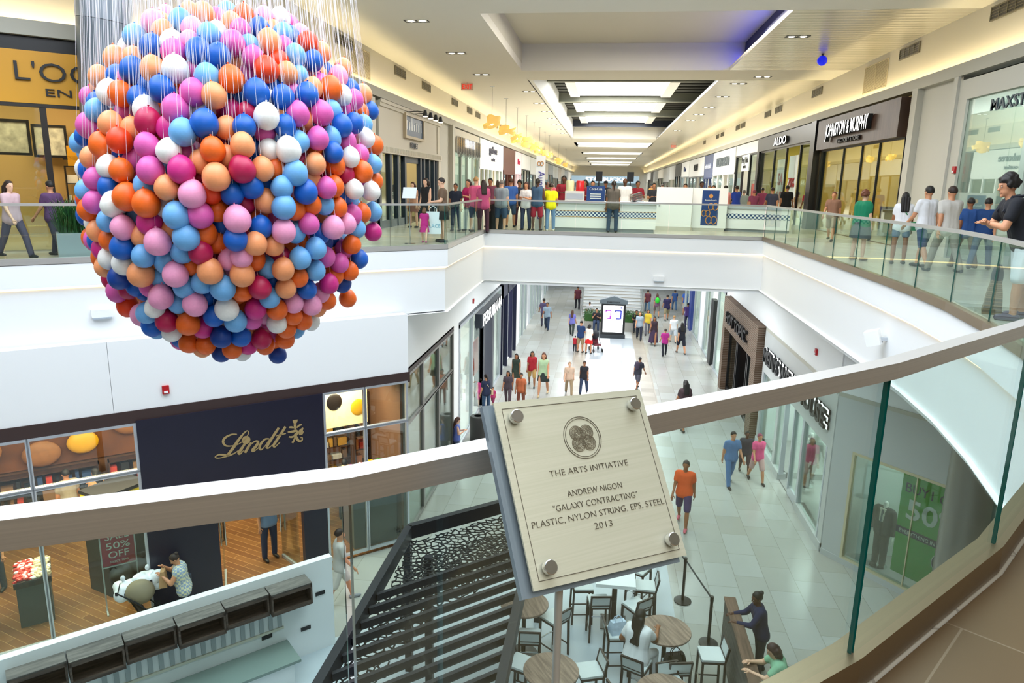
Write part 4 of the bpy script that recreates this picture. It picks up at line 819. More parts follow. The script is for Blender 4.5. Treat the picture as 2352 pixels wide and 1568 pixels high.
# ================================================================== HANGING BALLOON CLUSTER
CC = EYE + ray(527, 425) * 7.6                  # centre of the cluster, out over the opening
_dn = (CC - EYE).length
BCOL = dict(w='#f2f2ee', b='#0f5fc0', l='#6fb0e8', o='#f26a1b', p='#f9a06a', k='#f4a0c8', m='#dd5fae', g='#d02c86', c='#b8174f', r='#ee4412', s='#0b3f96')
BNAME = dict(w='white', b='cobalt blue', l='sky blue', o='orange', p='peach', k='light pink', m='orchid pink', g='magenta', c='crimson', r='red-orange', s='navy blue')
BMAT = {k: mat('balloon_' + BNAME[k].replace(' ', '_'), v, .42, noise=.10, nscale=5, bump=.03) for k, v in BCOL.items()}
TILES = [
(200, 0, """1540,190,130p 1750,220,150p 1410,330,160l 1000,350,160k 1110,370,160p 1190,250,120k 2110,190,110l 1950,290,120m 2170,360,130p 1580,440,140k 1140,490,150p 720,560,165l
980,720,160b 1280,650,150w 1300,800,170m 1540,640,130k 1830,540,150l 1960,500,110w 2190,660,155m 1670,780,165b 1970,850,155b 430,890,160p 620,740,90w 700,900,150p 690,1070,165b 620,1150,130m
1000,1050,165p 1330,1050,180w 1650,1080,140m 1810,1170,175l 2170,1200,190o 2220,960,120p 190,1160,150p 220,1310,150p 450,1150,120b 340,1400,160w 510,1420,155o 720,1340,120r 930,1320,110b
1120,1350,160b 780,1480,120b 1590,1400,185m 1910,1450,150p 40,1460,80m 160,1560,140b 1210,1190,120o"""),
(520, 0, """260,240,130o 560,260,110k 800,280,125w 940,370,60m 500,430,135b 700,480,100p 640,640,168p 860,720,110m 850,520,130l 960,560,120b 1220,660,150r 1110,520,80k 1030,840,145l 1430,790,100p
1300,920,125b 1370,820,80b 350,700,110l 400,870,140m 350,1110,140m 600,1050,170r 790,930,100r 910,1110,130p 1080,1150,110l 1150,950,80c 1250,1110,110k 1370,1130,100p 1480,1080,80b 1520,1010,70b
1750,1030,130p 1680,1150,140k 1560,1340,165o 1740,1440,130w 1860,1340,110b 2050,1420,120p 1920,1500,120m 1290,1330,120p 1210,1430,150b 970,1400,110m 850,1470,150b 660,1300,140b 450,1400,160b
640,1520,80w 210,460,140m 330,450,70w 1420,1270,80m 1440,1480,80c 160,1460,160b"""),
(160, 220, """410,230,150l 300,60,70m 295,460,175m 240,620,130b 150,720,110l 620,430,150p 660,190,90w 850,260,130m 950,510,150p 750,680,155r 490,750,160o 1150,220,170w 1180,400,175c 1060,150,120l
1370,150,100o 1590,210,165m 1990,240,160w 2020,430,170b 1700,560,170l 1480,500,120g 1400,360,80w 1300,620,175o 1170,760,150m 960,760,80b 330,940,130p 1490,840,150w 1730,860,130m 960,990,130m
1220,1130,175m 1680,1120,170g 1500,1110,80l 1970,1000,145p 2150,820,150o 590,1080,145w 780,1130,145o 800,860,110s 380,1260,140m 300,1120,60b 590,1370,140b 250,1430,130l 1140,1350,150l 1020,1210,50w
1460,1390,145p 2200,1230,170p 1940,1220,110c 1620,1480,110o 2120,1460,120r 900,1270,80c 2190,280,60c"""),
(520, 220, """600,320,175w 270,470,140b 90,250,100g 310,270,120c 0,490,125p 580,550,140m 880,460,140b 1065,280,150m 1150,360,100p 1430,270,155m 1580,230,110l 1730,460,145b 1910,420,130b 1720,190,50m
2150,230,110b 2000,250,60o 2060,430,70l 2090,640,125w 2220,740,85o 1370,650,150m 1570,640,130l 1800,690,100m 1930,610,60m 245,750,150p 430,820,100b 640,820,125w 930,820,165w 1090,700,125l
1170,540,90o 1280,810,100o 1600,860,140b 1860,930,135w 2000,890,110m 2200,1030,120l 1630,1050,130o 1330,1030,130p 1480,1080,80c 1100,1000,100c 1035,1170,155l 20,930,135p 240,1110,160c
540,1110,145p 740,1110,120o 370,1360,155b 130,1290,70w 560,1300,80b 830,1380,140l 1260,1260,100p 1500,1390,140m 1610,1370,110o 1780,1180,100c 2045,1150,150o 2220,1280,80o 1920,1410,140w
2170,1440,120w 2090,1330,70m 1190,1450,150b 1740,1480,90b 90,1480,110b 0,1240,90m"""),
(160, 440, """380,170,150m 300,280,150o 660,200,155w 857,90,170o 1840,50,170k 1150,190,160o 1420,230,140w 1610,370,165l 1960,360,165m 2220,290,110o 580,450,135l 420,600,120p 800,550,150k 980,390,100l
1200,470,150g 1380,470,110b 1100,680,120p 1320,770,175k 1530,600,110p 1750,690,160l 2030,630,150o 2210,770,130o 2290,460,70b 610,730,110o 800,840,160b 500,860,90g 600,1010,120w 820,1080,150w
540,1130,120p 1110,970,145l 1690,910,130l 1970,920,150c 1470,1050,160l 1310,1010,80p 1840,1100,120o 2110,1200,170p 1070,1240,170p 1590,1250,170k 1370,1280,130l 1990,1370,140l 750,1300,150s
880,1450,80c 1010,1420,100b 1210,1430,110m 1730,1430,150l 960,620,80b 430,740,60b 1200,1130,70c 380,470,40w"""),
(520, 440, """165,425,170k 80,130,110b 270,180,100c 590,150,150p 860,240,155l 1020,270,100o 1270,200,130o 1470,200,100l 1670,240,110o 1850,130,80l 2030,330,95o 2200,310,95l 330,430,80o 460,300,110o
520,540,135b 690,410,110m 860,600,150k 1030,620,110l 1240,490,135m 1390,440,80p 1400,640,110b 1600,550,160k 1800,490,125k 1890,350,90m 1950,560,100l 2200,610,130g 140,720,150b 435,790,150p
710,810,140p 920,850,100o 1110,790,100o 1340,860,145l 1105,1010,145l 1490,980,90m 1620,980,90o 1760,870,100m 1880,800,110o 1990,1020,125b 1700,1080,100m 230,980,140k 420,1020,80o 40,1030,110k
440,1180,100m 240,1250,155p 620,1150,120l 850,1170,150p 560,980,90c 830,1000,110c 700,1310,110b 1080,1290,130o 1335,1190,140l 1540,1390,140g 1620,1260,80o 1530,1180,70p 1850,1200,130o 1740,1370,70s
505,1450,150c 890,1450,145p 1210,1470,130b 240,1500,120o"""),
(290, 620, """1450,280,170l 520,410,160k 430,570,140w 310,650,140l 790,500,110l 1030,520,165k 680,600,110p 1060,660,120m 610,770,150c 1150,870,140g 930,810,155o 820,860,90o 680,930,130w 1320,700,140b
1510,590,155w 1740,560,90o 1940,590,125g 2150,420,130l 1640,770,150l 1430,920,115w 1430,1010,145s 1720,1000,130b 1800,930,125p 1890,750,100m 2020,860,110m 940,1100,125o
1190,1130,135o 1430,1240,130s 1590,1190,140o 2030,1040,130c 1830,1130,100g 810,1010,50b 1210,380,80b 600,260,80s 1270,490,70s 290,320,100b"""),
(520, 620, """590,680,110k 760,600,135o 1010,500,125k 1000,690,125o 1280,530,145k 1150,760,125o 760,800,130w 900,880,120o 700,930,80m 880,1040,115o 1510,460,105o 1410,340,80k 1820,430,135o 1270,770,50w
770,1270,120s 1040,880,50l 1370,560,70p 580,1120,70o 240,1220,40w 710,1040,60o 1160,580,60b"""),
]
blist = []
for ox, oy, txt in TILES:
    for tok in txt.split():
        a, b_, c = tok.split(','); px, py, rr, col = ox + int(a) / 6.533, oy + int(b_) / 6.533, int(c[:-1]) / 6.533, c[-1]
        if any((px - q[0]) ** 2 + (py - q[1]) ** 2 < (10 if q[3] != col else 16) ** 2 for q in blist): continue
        blist.append((px, py, rr, col))
blist.sort(key=lambda q: -q[2])
INDIV = 300
def balloon_mesh(seed):
    r = random.Random(seed); b = MB(); n, m = 20, 14; d = [(Vector((r.gauss(0, 1), r.gauss(0, 1), r.gauss(0, .6))).normalized(), r.uniform(.02, .06)) for _ in range(2)]
    P = []; fs = []; prof = []
    for j in range(m + 1):
        t = j / m; z = -cos(pi * t); rr = sin(pi * t) ** .93
        if z > 0: rr *= 1 - .16 * z * z; z *= 1.16
        prof.append((rr, z))
    for rr, z in prof:
        for k in range(n):
            a = 2 * pi * k / n; v = Vector((rr * cos(a), rr * sin(a), z)); u = v.normalized()
            s_ = 1.0
            for dv, am in d:
                q = u.dot(dv)
                if q > .82: s_ -= am * (q - .82) / .18
            P.append(v * s_)
    for j in range(m):
        for k in range(n): fs.append((j * n + k, j * n + (k + 1) % n, (j + 1) * n + (k + 1) % n, (j + 1) * n + k))
    b.add(P, fs); b.lathe([(.09, 1.10), (.05, 1.19), (.10, 1.26), (.02, 1.28)], 8)
    o = b.build('balloon_shape', BMAT['w'], None, True); me = o.data; bpy.data.objects.remove(o); return me
BM = [balloon_mesh(k) for k in range(7)]
up = Vector((0, 0, 1)); side = CF.cross(up).normalized(); fwd = Vector((CF.x, CF.y, 0)).normalized()
TOPZ = CC.z + 4.6
def ellz(px, py):
    """depth of the front of the hanging egg shape along the view"""
    dx, dy = (px - 527) / 352, (py - 425) / 415
    q = dx * dx + dy * dy
    return sqrt(max(0.0, 1 - min(q, .995)))
nb = 0; pts = []; print('balloons', len(blist))
DEPTH = 1.45
for (px, py, rr, col) in blist:
    depth = _dn - ellz(px, py) * DEPTH + max(0, (23 - rr)) * .016
    d = ray(px, py); k = depth / d.dot((CC - EYE).normalized()); p = EYE + d * k
    R = .0985 * max(.93, min(1.08, rr / 23)) * rnd.uniform(.97, 1.03)
    # keep neighbours from sinking into each other
    for _ in range(6):
        hit = [q for q in pts if (q[0] - p).length < (q[1] + R) * .80]
        if not hit: break
        p = p + d * .05
    pts.append((p, R, col, px, py))
zone_y = lambda y: 'top' if y < 150 else 'upper' if y < 300 else 'middle' if y < 520 else 'lower' if y < 690 else 'bottom'
zone_x = lambda x: 'far left' if x < 290 else 'left' if x < 430 else 'centre' if x < 610 else 'right' if x < 750 else 'far right'
seen = {}
indiv = pts[:INDIV]
def near_name(i, dxs, dys):
    p = indiv[i]; best = None
    for j, q in enumerate(indiv):
        if j == i: continue
        ax, ay = (q[3] - p[3]) * dxs, (q[4] - p[4]) * dys
        a = ax + ay; o_ = abs(q[4] - p[4]) if dxs else abs(q[3] - p[3])
        if 18 < a < 75 and o_ < 32:
            s_ = a + o_
            if best is None or s_ < best[0]: best = (s_, q[2])
    return BNAME[best[1]] if best else None
labs = []
for i, (p, R, col, px, py) in enumerate(indiv):
    l = '%s balloon, %s %s of cluster' % (BNAME[col], zone_y(py), zone_x(px))
    rn, dn = near_name(i, 1, 0), near_name(i, 0, 1)
    if rn: l += ', %s right' % rn
    if dn: l += ', %s below' % dn
    labs.append(l)
from collections import Counter
cnt = Counter(labs); rank = {}
ORD = ['first', 'second', 'third', 'fourth', 'fifth', 'sixth']
for l in cnt:
    if cnt[l] > 1:
        ids = sorted([i for i in range(len(labs)) if labs[i] == l], key=lambda i: indiv[i][4])
        for n_, i in enumerate(ids): rank[i] = ORD[n_] + ' from top'
for i in rank: labs[i] = labs[i].replace(' of cluster', '') + ', ' + rank[i].replace(' from top', ' down')
STR = mat('nylon_string', '#eef0f4', .5)
def string_pts(p, R):
    top = Vector((CC.x + (p.x - CC.x) * .72, CC.y + (p.y - CC.y) * .72, TOPZ)); return top
for i, (p, R, col, px, py) in enumerate(indiv):
    o = bpy.data.objects.new('balloon', BM[i % 7]); C.objects.link(o)
    o.location = p; o.scale = (R, R, R); o.rotation_euler = (rnd.uniform(-.16, .16), rnd.uniform(-.16, .16), rnd.uniform(0, 6.28))
    o.material_slots[0].link = 'OBJECT'; o.material_slots[0].material = BMAT[col]
    tag(o, labs[i], 'balloon', 'balloons of the hanging cluster')
    M3 = o.rotation_euler.to_matrix() * R
    topw = string_pts(p, R); b = MB(); b.tube([M3 @ Vector((0, 0, 1.27)) + p - p, topw - p],   .0013, 4)
    so = b.build('string', STR); so.parent = o; so.matrix_parent_inverse = Matrix()
    so.matrix_local = Matrix.LocRotScale(o.location, o.rotation_euler, o.scale).inverted() @ Matrix.Translation(p)
# the rest of the cluster: its far side and what shows between the front ones
b = MB(); r = random.Random(5); cols = list('wbblloopppkkmmgcrs')
rest = [(p, R, col) for (p, R, col, px, py) in pts[INDIV:]]
vdir = (CC - EYE).normalized(); vu = (-CD).normalized(); vr = CR
tries = 0
while len(rest) < 620 and tries < 40000:
    tries += 1
    v = Vector((r.gauss(0, 1), r.gauss(0, 1), r.gauss(0, 1))).normalized()
    s_ = r.choice((.95, .93, .72, .7, .5)) 
    if v.dot(-vdir) > .25 and s_ > .8: s_ = .74
    p = CC + vr * (v.x * 1.46 * s_) + vdir * (v.y * 1.42 * s_) + vu * (v.z * 1.72 * s_)
    if any((q[0] - p).length < .165 for q in rest) or any((q[0] - p).length < .17 for q in pts): continue
    rest.append((p, .099, r.choice(cols)))
for i, (p, R, col) in enumerate(rest):
    b.m(BMAT[col]); b.X = Matrix.Translation(p); b.ell((0, 0, .0), (R, R, R * 1.1), 14, 10); b.lathe([(R * .1, R * 1.08), (R * .06, R * 1.2), (R * .1, R * 1.27)], 6)
    b.X = None; b.m(STR)
    if i % 2 == 0: b.tube([p + Vector((0, 0, R * 1.25)), string_pts(p, R)],   .0013, 4, False)
o = b.build('balloon_fill', None, None, True); tag(o, 'inner and far-side balloons packed behind the front balloons of the hanging cluster', 'balloons', None, 'stuff')
cf = thing('hanging_frame', 'ring frame under the roof from which the balloon strings hang', 'frame', (CC.x, CC.y, TOPZ))
b = MB(); b.box((-1.3, -1.3, 0), (1.3, 1.3, .03)); b.build('plate', M['white'], cf)
for sx in (-1, 1): MB().tube([(sx, 0, .03), (sx, 0, 2.2)], .02, 8).build('hanger_rod', M['dark'], cf)
# ================================================================== DINING AREA BELOW
tabwood = stretch_mat('table_wood', '#6f5a4c', '#9a8271', (14, 1.2, 3), .45, 0, 1.6); legm = mat('stool_leg', '#2a1c18', .4); seatm = mat('pale_seat', '#d5dcdc', .6, noise=.05, nscale=20)
whitet = mat('white_table', '#eef2f4', .3)
def round_table(x, y, label, rot):
    t = thing('round_table', label, 'table', (x, y, .006), rot, 'round timber bar tables')
    MB().lathe([(.43, 0), (.44, .01), (.44, .035), (.435, .04)], 48, (0, 0, 1.01)).build('tabletop', tabwood, t, True)
    MB().lathe([(.04, .03), (.04, 1.01)], 14).build('pedestal', M['black'], t, True); MB().lathe([(.27, 0), (.27, .02), (.05, .05)], 32).build('base', M['black'], t, True)
round_table(1.35, 11.14, 'round dark timber table in front of the seated woman in white', .5)
round_table(-.52, 9.8, 'round dark timber table below the plaque, cut by the bottom edge', .6)
round_table(-1.14, 11.55, 'round dark timber table half hidden behind the dark roof frame', .4)
round_table(1.22, 9.55, 'round dark timber table at the bottom edge right of the steel post', .7)
t = thing('square_table', 'white square bar table partly covered by the plaque', 'table', (.52, 12.78, .006), 0)
MB().box((-.38, -.38, .98), (.38, .38, 1.05)).build('tabletop', whitet, t); MB().box((-.05, -.05, .02), (.05, .05, .98)).build('pedestal', legm, t); MB().box((-.25, -.25, 0), (.25, .25, .02)).build('base', M['black'], t)
def make_stool():
    t = thing('bar_stool', '', 'bar stool', (0, 0, .006), 0, 'dark wooden bar stools with pale seats')
    b = MB(); b.box((-.20, -.20, .70), (.20, .20, .735)); b.build('seat_frame', legm, t)
    b = MB(); b.prism([(-.19, -.185), (-.175, -.2), (.175, -.2), (.19, -.185), (.19, .185), (.175, .2), (-.175, .2), (-.19, .185)], .735, .775); b.build('seat', seatm, t)
    for sx in (-1, 1):
        b = MB(); b.bar((sx * .185, .185, 0), (sx * .18, .18, .72), .036, .036, (0, 1, 0)); b.build('leg', legm, t)
        b = MB(); b.bar((sx * .185, -.205, 0), (sx * .18, -.185, .72), .036, .036, (0, 1, 0)); b.bar((sx * .18, -.185, .72), (sx * .18, -.245, 1.0), .032, .036, (0, 1, 0)); b.build('leg', legm, t)
        b = MB(); b.bar((sx * .183, .18, .22), (sx * .183, -.19, .22), .016, .022); b.build('stretcher', legm, t)
    b = MB(); b.bar((-.18, -.245, .99), (.18, -.245, .99), .03, .03); b.bar((-.18, -.20, .79), (.18, -.20, .79), .03, .03); b.build('back_rail', legm, t)
    b = MB(); b.add([(-.165, -.222, .80), (.165, -.222, .80), (.165, -.255, .985), (-.165, -.255, .985), (-.165, -.195, .80), (.165, -.195, .80), (.165, -.228, .985), (-.165, -.228, .985)], [(0, 1, 2, 3), (7, 6, 5, 4), (0, 4, 5, 1), (1, 5, 6, 2), (2, 6, 7, 3), (3, 7, 4, 0)]); b.build('backrest', seatm, t)
    b = MB(); b.bar((-.18, .183, .30), (.18, .183, .30), .02, .02); b.build('footrest', M['chrome'], t)
    return t
def copy_tree(o, parent=None):
    c = o.copy(); C.objects.link(c); c.parent = parent
    for ch in list(o.children): copy_tree(ch, c)
    return c
st0 = make_stool(); used = False
STOOLS = [(.21, 12.30, 10, 'bar stool on the near left side of the white square table'), (.92, 12.28, 40, 'bar stool turned with its back to us at the near right of the white table'),
          (1.13, 12.98, 90, 'bar stool on the right side of the white square table, back to the right'), (1.03, 13.62, 150, 'bar stool behind the white square table, farthest one'),
          (-.12, 12.80, -80, 'bar stool on the left side of the white square table'), (-.59, 11.65, 50, 'empty bar stool standing alone left of the steel post'),
          (-.98, 11.02, 5, 'bar stool half hidden beside the dark roof frame, below the hidden table'), (.08, 10.28, 110, 'bar stool right of the round table under the plaque'),
          (-1.05, 10.3, -110, 'bar stool left of the round table under the plaque'), (.86, 10.56, -25, 'bar stool carrying the seated woman in white'),
          (.55, 11.36, -80, 'bar stool left of the seated woman with a pale blue bag on it'), (1.50, 10.6, 12, 'bar stool with a black handbag on its seat'),
          (1.40, 10.12, -160, 'bar stool with pale back facing us behind the bottom right table'), (.66, 9.75, -60, 'bar stool at the bottom edge left of the bottom right table'),
          (2.13, 11.0, 95, 'bar stool standing beside the timber barrier')]
for i, (x, y, a, lb) in enumerate(STOOLS):
    o = st0 if i == 0 else copy_tree(st0)
    o.location = (x, y, .006); o.rotation_euler = (0, 0, radians(a)); o['label'] = lb
def bag(name, label, loc, size, material, rz=0, handles=True, cat='bag', tilt=0):
    t = thing(name, label, cat, loc, rz); w, d, h = size
    b = MB(); b.add([(-w / 2, -d / 2, 0), (w / 2, -d / 2, 0), (w / 2, d / 2, 0), (-w / 2, d / 2, 0), (-w * .47, -d * .38, h * .6), (w * .47, -d * .38, h * .6), (w * .47, d * .38, h * .6), (-w * .47, d * .38, h * .6), (-w * .42, -d * .25, h), (w * .42, -d * .25, h), (w * .42, d * .25, h), (-w * .42, d * .25, h)],
                    [(0, 3, 2, 1), (0, 1, 5, 4), (1, 2, 6, 5), (2, 3, 7, 6), (3, 0, 4, 7), (4, 5, 9, 8), (5, 6, 10, 9), (6, 7, 11, 10), (7, 4, 8, 11), (8, 9, 10, 11)]); b.build('body', material, t)
    if handles:
        for s_ in (-1, 1):
            pts_ = [(-w * .22, s_ * d * .22, h * .97), (-w * .2, s_ * d * .1, h + w * .22), (0, 0, h + w * .36), (w * .2, s_ * d * .1, h + w * .22), (w * .22, s_ * d * .22, h * .97)]
            MB().tube(pts_, .008, 6).build('handle', material, t, True)
    return t
bag('handbag', 'shiny black handbag lying on a bar stool behind the seated woman', (1.48, 10.62, .783), (.34, .2, .2), M['blackg'], .3)
bag('handbag', 'brown patterned handbag hanging by the seated woman\'s stool', (1.17, 10.16, .46), (.3, .14, .22), mat('brown_pattern', '#7a4c30', .5, noise=.6, nscale=40), .2)
bag('shopping_bag', 'crumpled white and pale blue bag on the stool left of the seated woman', (.55, 11.36, .783), (.3, .22, .22), mat('pale_blue_bag', '#b9cbe0', .6, noise=.4, nscale=12), .4)
# stanchions with belts
def stanchion(x, y, label, belt=None):
    t = thing('stanchion', label, 'barrier post', (x, y, .004), 0, 'black belt barrier posts')
    MB().lathe([(.18, 0), (.18, .02), (.05, .04)], 32).build('base', M['black'], t, True); MB().lathe([(.03, .04), (.03, .9), (.036, .9), (.036, 1.0)], 16).build('post', M['black'], t, True)
    if belt: 
        b = MB(); b.bar((0, 0, .95), (belt[0] - x, belt[1] - y, .95), .006, .05); b.build('belt', M['black'], t)
stanchion(1.98, 13.78, 'black belt barrier post in the middle, between the plaque and the timber barrier', (2.32, 12.4))
stanchion(2.32, 12.4, 'black belt barrier post right beside the lone bar stool')
stanchion(1.57, 15.32, 'black belt barrier post hidden behind the plaque, only its base showing', (1.95, 13.83))
# timber barrier wall
gwood = stretch_mat('grey_timber', '#4d4a47', '#6d665f', (2, .6, 14), .7, 0, 2.0); bwood = stretch_mat('brown_timber', '#4f3a2c', '#735746', (9, .6, 2), .55, 0, 2.0)
t = thing('barrier_wall', 'low grey timber barrier with brown top that two women lean on', 'barrier', (2.61, 10.6, .006))
MB().box((-.09, -1.6, 0), (.09, 1.65, 1.06)).build('panel', gwood, t); MB().box((-.105, -1.62, 1.06), (.105, 1.67, 1.1)).build('cap', bwood, t)
# white counter wall with a row of timber boxes, bench and louvre
WA = atan2(11.38 - 7.98, -4.76 + 8.19)
t = thing('counter_wall', 'white free-standing wall with a row of brown timber boxes, bottom left', 'wall unit', (-4.72, 11.35, .006), WA)
MB().box((-5.2, -.07, 0), (0, .07, 1.8)).build('wall_panel', M['white'], t)
wbx = stretch_mat('box_wood', '#3b2f28', '#5e4d42', (1.2, 8, 12), .6, 0, 2.0); wtop = stretch_mat('box_top', '#5f5b57', '#807a73', (1.2, 10, 6), .6, 0, 2.0)
for k in range(6):
    x1 = -.52 - k * .735; x0 = x1 - .715; dp = .34 if k % 2 == 0 else .27
    b = MB().m(wbx); b.box((x0, -.072 - dp, 1.24), (x1, -.072 - dp + .03, 1.29)); b.box((x0, -.072 - dp, 1.54), (x1, -.072 - dp + .03, 1.62)); b.box((x0, -.1, 1.24), (x1, -.072, 1.6)); b.box((x0, -.072 - dp, 1.22), (x1, -.072, 1.25)); b.box((x0, -.072 - dp, 1.25), (x0 + .03, -.072, 1.6)); b.box((x1 - .03, -.072 - dp, 1.25), (x1, -.072, 1.6))
    b.m(wtop).box((x0, -.072 - dp, 1.60), (x1, -.072, 1.63)); b.build('timber_box', None, t)
b = MB()
for k in range(18): b.box((-1.05 - k * .16, -.1, .78), (-1.05 - k * .16 + .07, -.071, 1.12))
b.build('louvre', mat('louvre_grey', '#aab2b4', .6), t)
MB().box((-1.1, -.1, 1.13), (-.95, -.071, 1.16)).box((-4.2, -.1, .72), (-.95, -.071, .76)).build('louvre_frame', mat('louvre_cream', '#d8d6c4', .6), t)
for x, z in ((-.25, 1.15), (-.55, .55), (-1.25, .66), (-1.9, .42)): MB().box((x - .09, -.085, z - .035), (x + .09, -.071, z + .035)).build('socket', M['dark'], t)
MB().box((-4.6, -.75, .42), (-.9, -.08, .47)).build('bench_top', mat('grey_green_top', '#7f918b', .45), t); MB().box((-4.5, -.68, 0), (-1.0, -.1, .42)).build('bench_base', M['white'], t)
# dark slatted roof over the dining area
pm = mat('pergola_metal', '#1d1e27', .45, .2)
PZ = 2.58
t = thing('slatted_roof', 'dark metal slatted roof frame with perforated lattice beside the plaque', 'pergola', (-2.03, 9.0, .006)); X = Matrix.Translation((2.03, -9.0, -.006))
def L2(y): return Vector((-3.1, y, 0))
def R2(y): return Vector((-.98, y + 1.83, 0))
for nm, p, q in (('frame_beam', (-3.1, 3.5), (-3.1, 10.9)), ('frame_beam', (-.98, 5.3), (-.98, 12.73)), ('frame_beam', (-3.1, 10.9), (-.98, 12.73))):
    b = MB(); b.X = X; b.bar((*p, PZ + .06), (*q, PZ + .06), .12, .24); b.build(nm, pm, t)
for k in range(14):
    y = 8.93 - k * .345; b = MB(); b.X = X; b.bar((-3.04, y, PZ + .04), (-1.04, y + 1.73, PZ + .06), .06, .105); b.build('slat', pm, t)
for x, y in ((-3.1, 10.8), (-.98, 12.6), (-3.1, 5.0), (-.98, 7.4), (-2.62, 10.35)):
    b = MB(); b.X = X; b.box((x - .06, y - .06, .006), (x + .06, y + .06, PZ - .06)); b.build('post', pm, t)
def lattice(poly, z, cell, seed):
    """irregular cell mesh inside a polygon, as thin bars"""
    r = random.Random(seed); pv = [Vector(p) for p in poly]
    def inside(x, y):
        c = False; n_ = len(pv)
        for i in range(n_):
            a, d = pv[i], pv[i - 1]
            if (a.y > y) != (d.y > y) and x < (d.x - a.x) * (y - a.y) / (d.y - a.y) + a.x: c = not c
        return c
    xs_ = [p.x for p in pv]; ys_ = [p.y for p in pv]; V = {}
    dx, dy = cell * .866, cell * .5; E = set()
    def vert(i, j):
        if (i, j) not in V: V[(i, j)] = (min(xs_) + i * dx * .5 + r.uniform(-.62, .62) * cell * .5, min(ys_) + j * dy * .5 + r.uniform(-.62, .62) * cell * .5)
        return V[(i, j)]
    nx, ny = int((max(xs_) - min(xs_)) / dx) + 2, int((max(ys_) - min(ys_)) / (cell * .75)) + 2
    for row in range(ny):
        for c_ in range(nx):
            cx_, cy_ = c_ * 2 + (row % 2), row * 3
            hexa = [(cx_, cy_ + 2), (cx_ + 1, cy_ + 1), (cx_ + 1, cy_ - 1), (cx_, cy_ - 2), (cx_ - 1, cy_ - 1), (cx_ - 1, cy_ + 1)]
            for a, d in zip(hexa, hexa[1:] + hexa[:1]):
                if r.random() < .96: E.add((min(a, d), max(a, d)))
    b = MB(); b.X = X
    for a, d in E:
        p, q = vert(*a), vert(*d)
        if inside(*p) and inside(*q): b.bar((*p, z), (*q, z), r.uniform(.016, .026), .012)
    return b
LAT = [(-3.04, 10.84), (-1.04, 12.6), (-1.04, 10.3), (-1.5, 9.7), (-2.1, 8.9), (-2.35, 8.0), (-2.5, 7.0), (-3.04, 6.6)]
lattice(LAT, PZ - .08, .13, 3).build('lattice_panel', mat('lattice_metal', '#14171d', .5, .2), t)
lattice([(-2.95, 10.75), (-1.1, 12.4), (-1.1, 10.5), (-2.95, 9.0)], PZ - .35, .12, 4).build('lattice_panel', mat('lattice_metal', '#14171d', .5, .2), t)
# things in the corridor below
t = thing('round_column', 'grey round column before the slanted menswear window with the green poster', 'column', (7.02, 13.36, .004))
MB().lathe([(.42, 0), (.42, 1.3)], 36).build('lower_shaft', mat('col_grey', '#8a8a86', .35, .4), t, True); MB().lathe([(.42, 1.31), (.42, 5.5)], 36).build('upper_shaft', mat('col_grey', '#8a8a86', .35, .4), t, True)
t = thing('litter_bin', 'dark round litter bin beside the girl in tie-dye', 'bin', (-3.95, 22.5, .004))
MB().lathe([(.27, 0), (.27, .82), (.24, .86), (.13, .86)], 28, cap=False).build('body', mat('bin_grey', '#3b3b3a', .4, .5), t, True); MB().lathe([(.13, .84), (.13, .6), (.02, .6)], 20, cap=False).build('opening', M['black'], t, True)
t = thing('directory_kiosk', 'black mall directory kiosk with lit white map and gabled top', 'kiosk', (.7, 40.2, .005))
dk_ = mat('kiosk_dark', '#33383c', .4, .3)
MB().box((-.72, -.14, .0), (.72, .14, .22)).build('plinth', dk_, t); MB().box((-.68, -.12, .22), (.68, .12, 2.0)).build('body', M['black'], t)
b = MB(); b.box((-.78, -.2, 2.0), (.78, .2, 2.2)); b.xprism([(-.78, 2.2), (.78, 2.2), (0, 2.44)], -.2, .2); rf = b.build('gable_top', mat('kiosk_top', '#5a646a', .4, .3), t)
text('DIRECTORY', .13, M['black'], rf, (0, -.21, 2.05), width=.72, name='sign_letters', depth=.02)
scn = MB().box((-.56, -.14, .36), (.56, -.12, 1.9)).build('lit_map', mat('lit_map', '#ffffff', .4, emit=.8), t)
b = MB().m(mat('map_pink', '#b040c8', .5))
for (x, z, w, h) in ((-.42, 1.58, .3, .06), (-.16, 1.3, .06, .3), (-.2, 1.16, .1, .14), (-.32, 1.12, .2, .06), (-.44, 1.52, .06, .1)): b.box((x, -.146, z), (x + w, -.14, z + h))
b.build('map_plan', None, scn)
b = MB().m(mat('map_blue', '#2a30b0', .5))
for (x, z, w, h) in ((.1, 1.58, .34, .06), (.4, 1.3, .07, .32), (.38, 1.14, .08, .16), (.18, 1.12, .2, .06), (.08, 1.52, .06, .1), (.4, 1.74, .08, .08)): b.box((x, -.146, z), (x + w, -.14, z + h))
b.build('map_plan', None, scn)
leaf = mat('hedge_leaf', '#2d5a1e', .6, noise=.5, nscale=9)
def hedge(x, y, w, d, label):
    t = thing('hedge_planter', label, 'planter', (x, y, .005)); r = random.Random(int(x * 10 + 99)); MB().box((-w / 2, -d / 2, 0), (w / 2, d / 2, .55)).build('trough', mat('trough_stone', '#a9a79f', .7), t)
    b = MB()
    for k in range(900):
        p = Vector((r.uniform(-w / 2, w / 2), r.uniform(-d / 2, d / 2), r.uniform(.5, 1.15))); q = p + Vector((r.uniform(-.12, .12), r.uniform(-.12, .12), r.uniform(.03, .16))); s_ = Vector((r.uniform(-.04, .04), r.uniform(-.04, .04), .01)); b.quad(p, p + s_, q + s_ * .3, q)
    b.box((-w / 2 + .06, -d / 2 + .06, .5), (w / 2 - .06, d / 2 - .06, 1.0)); b.build('hedge', leaf, t)
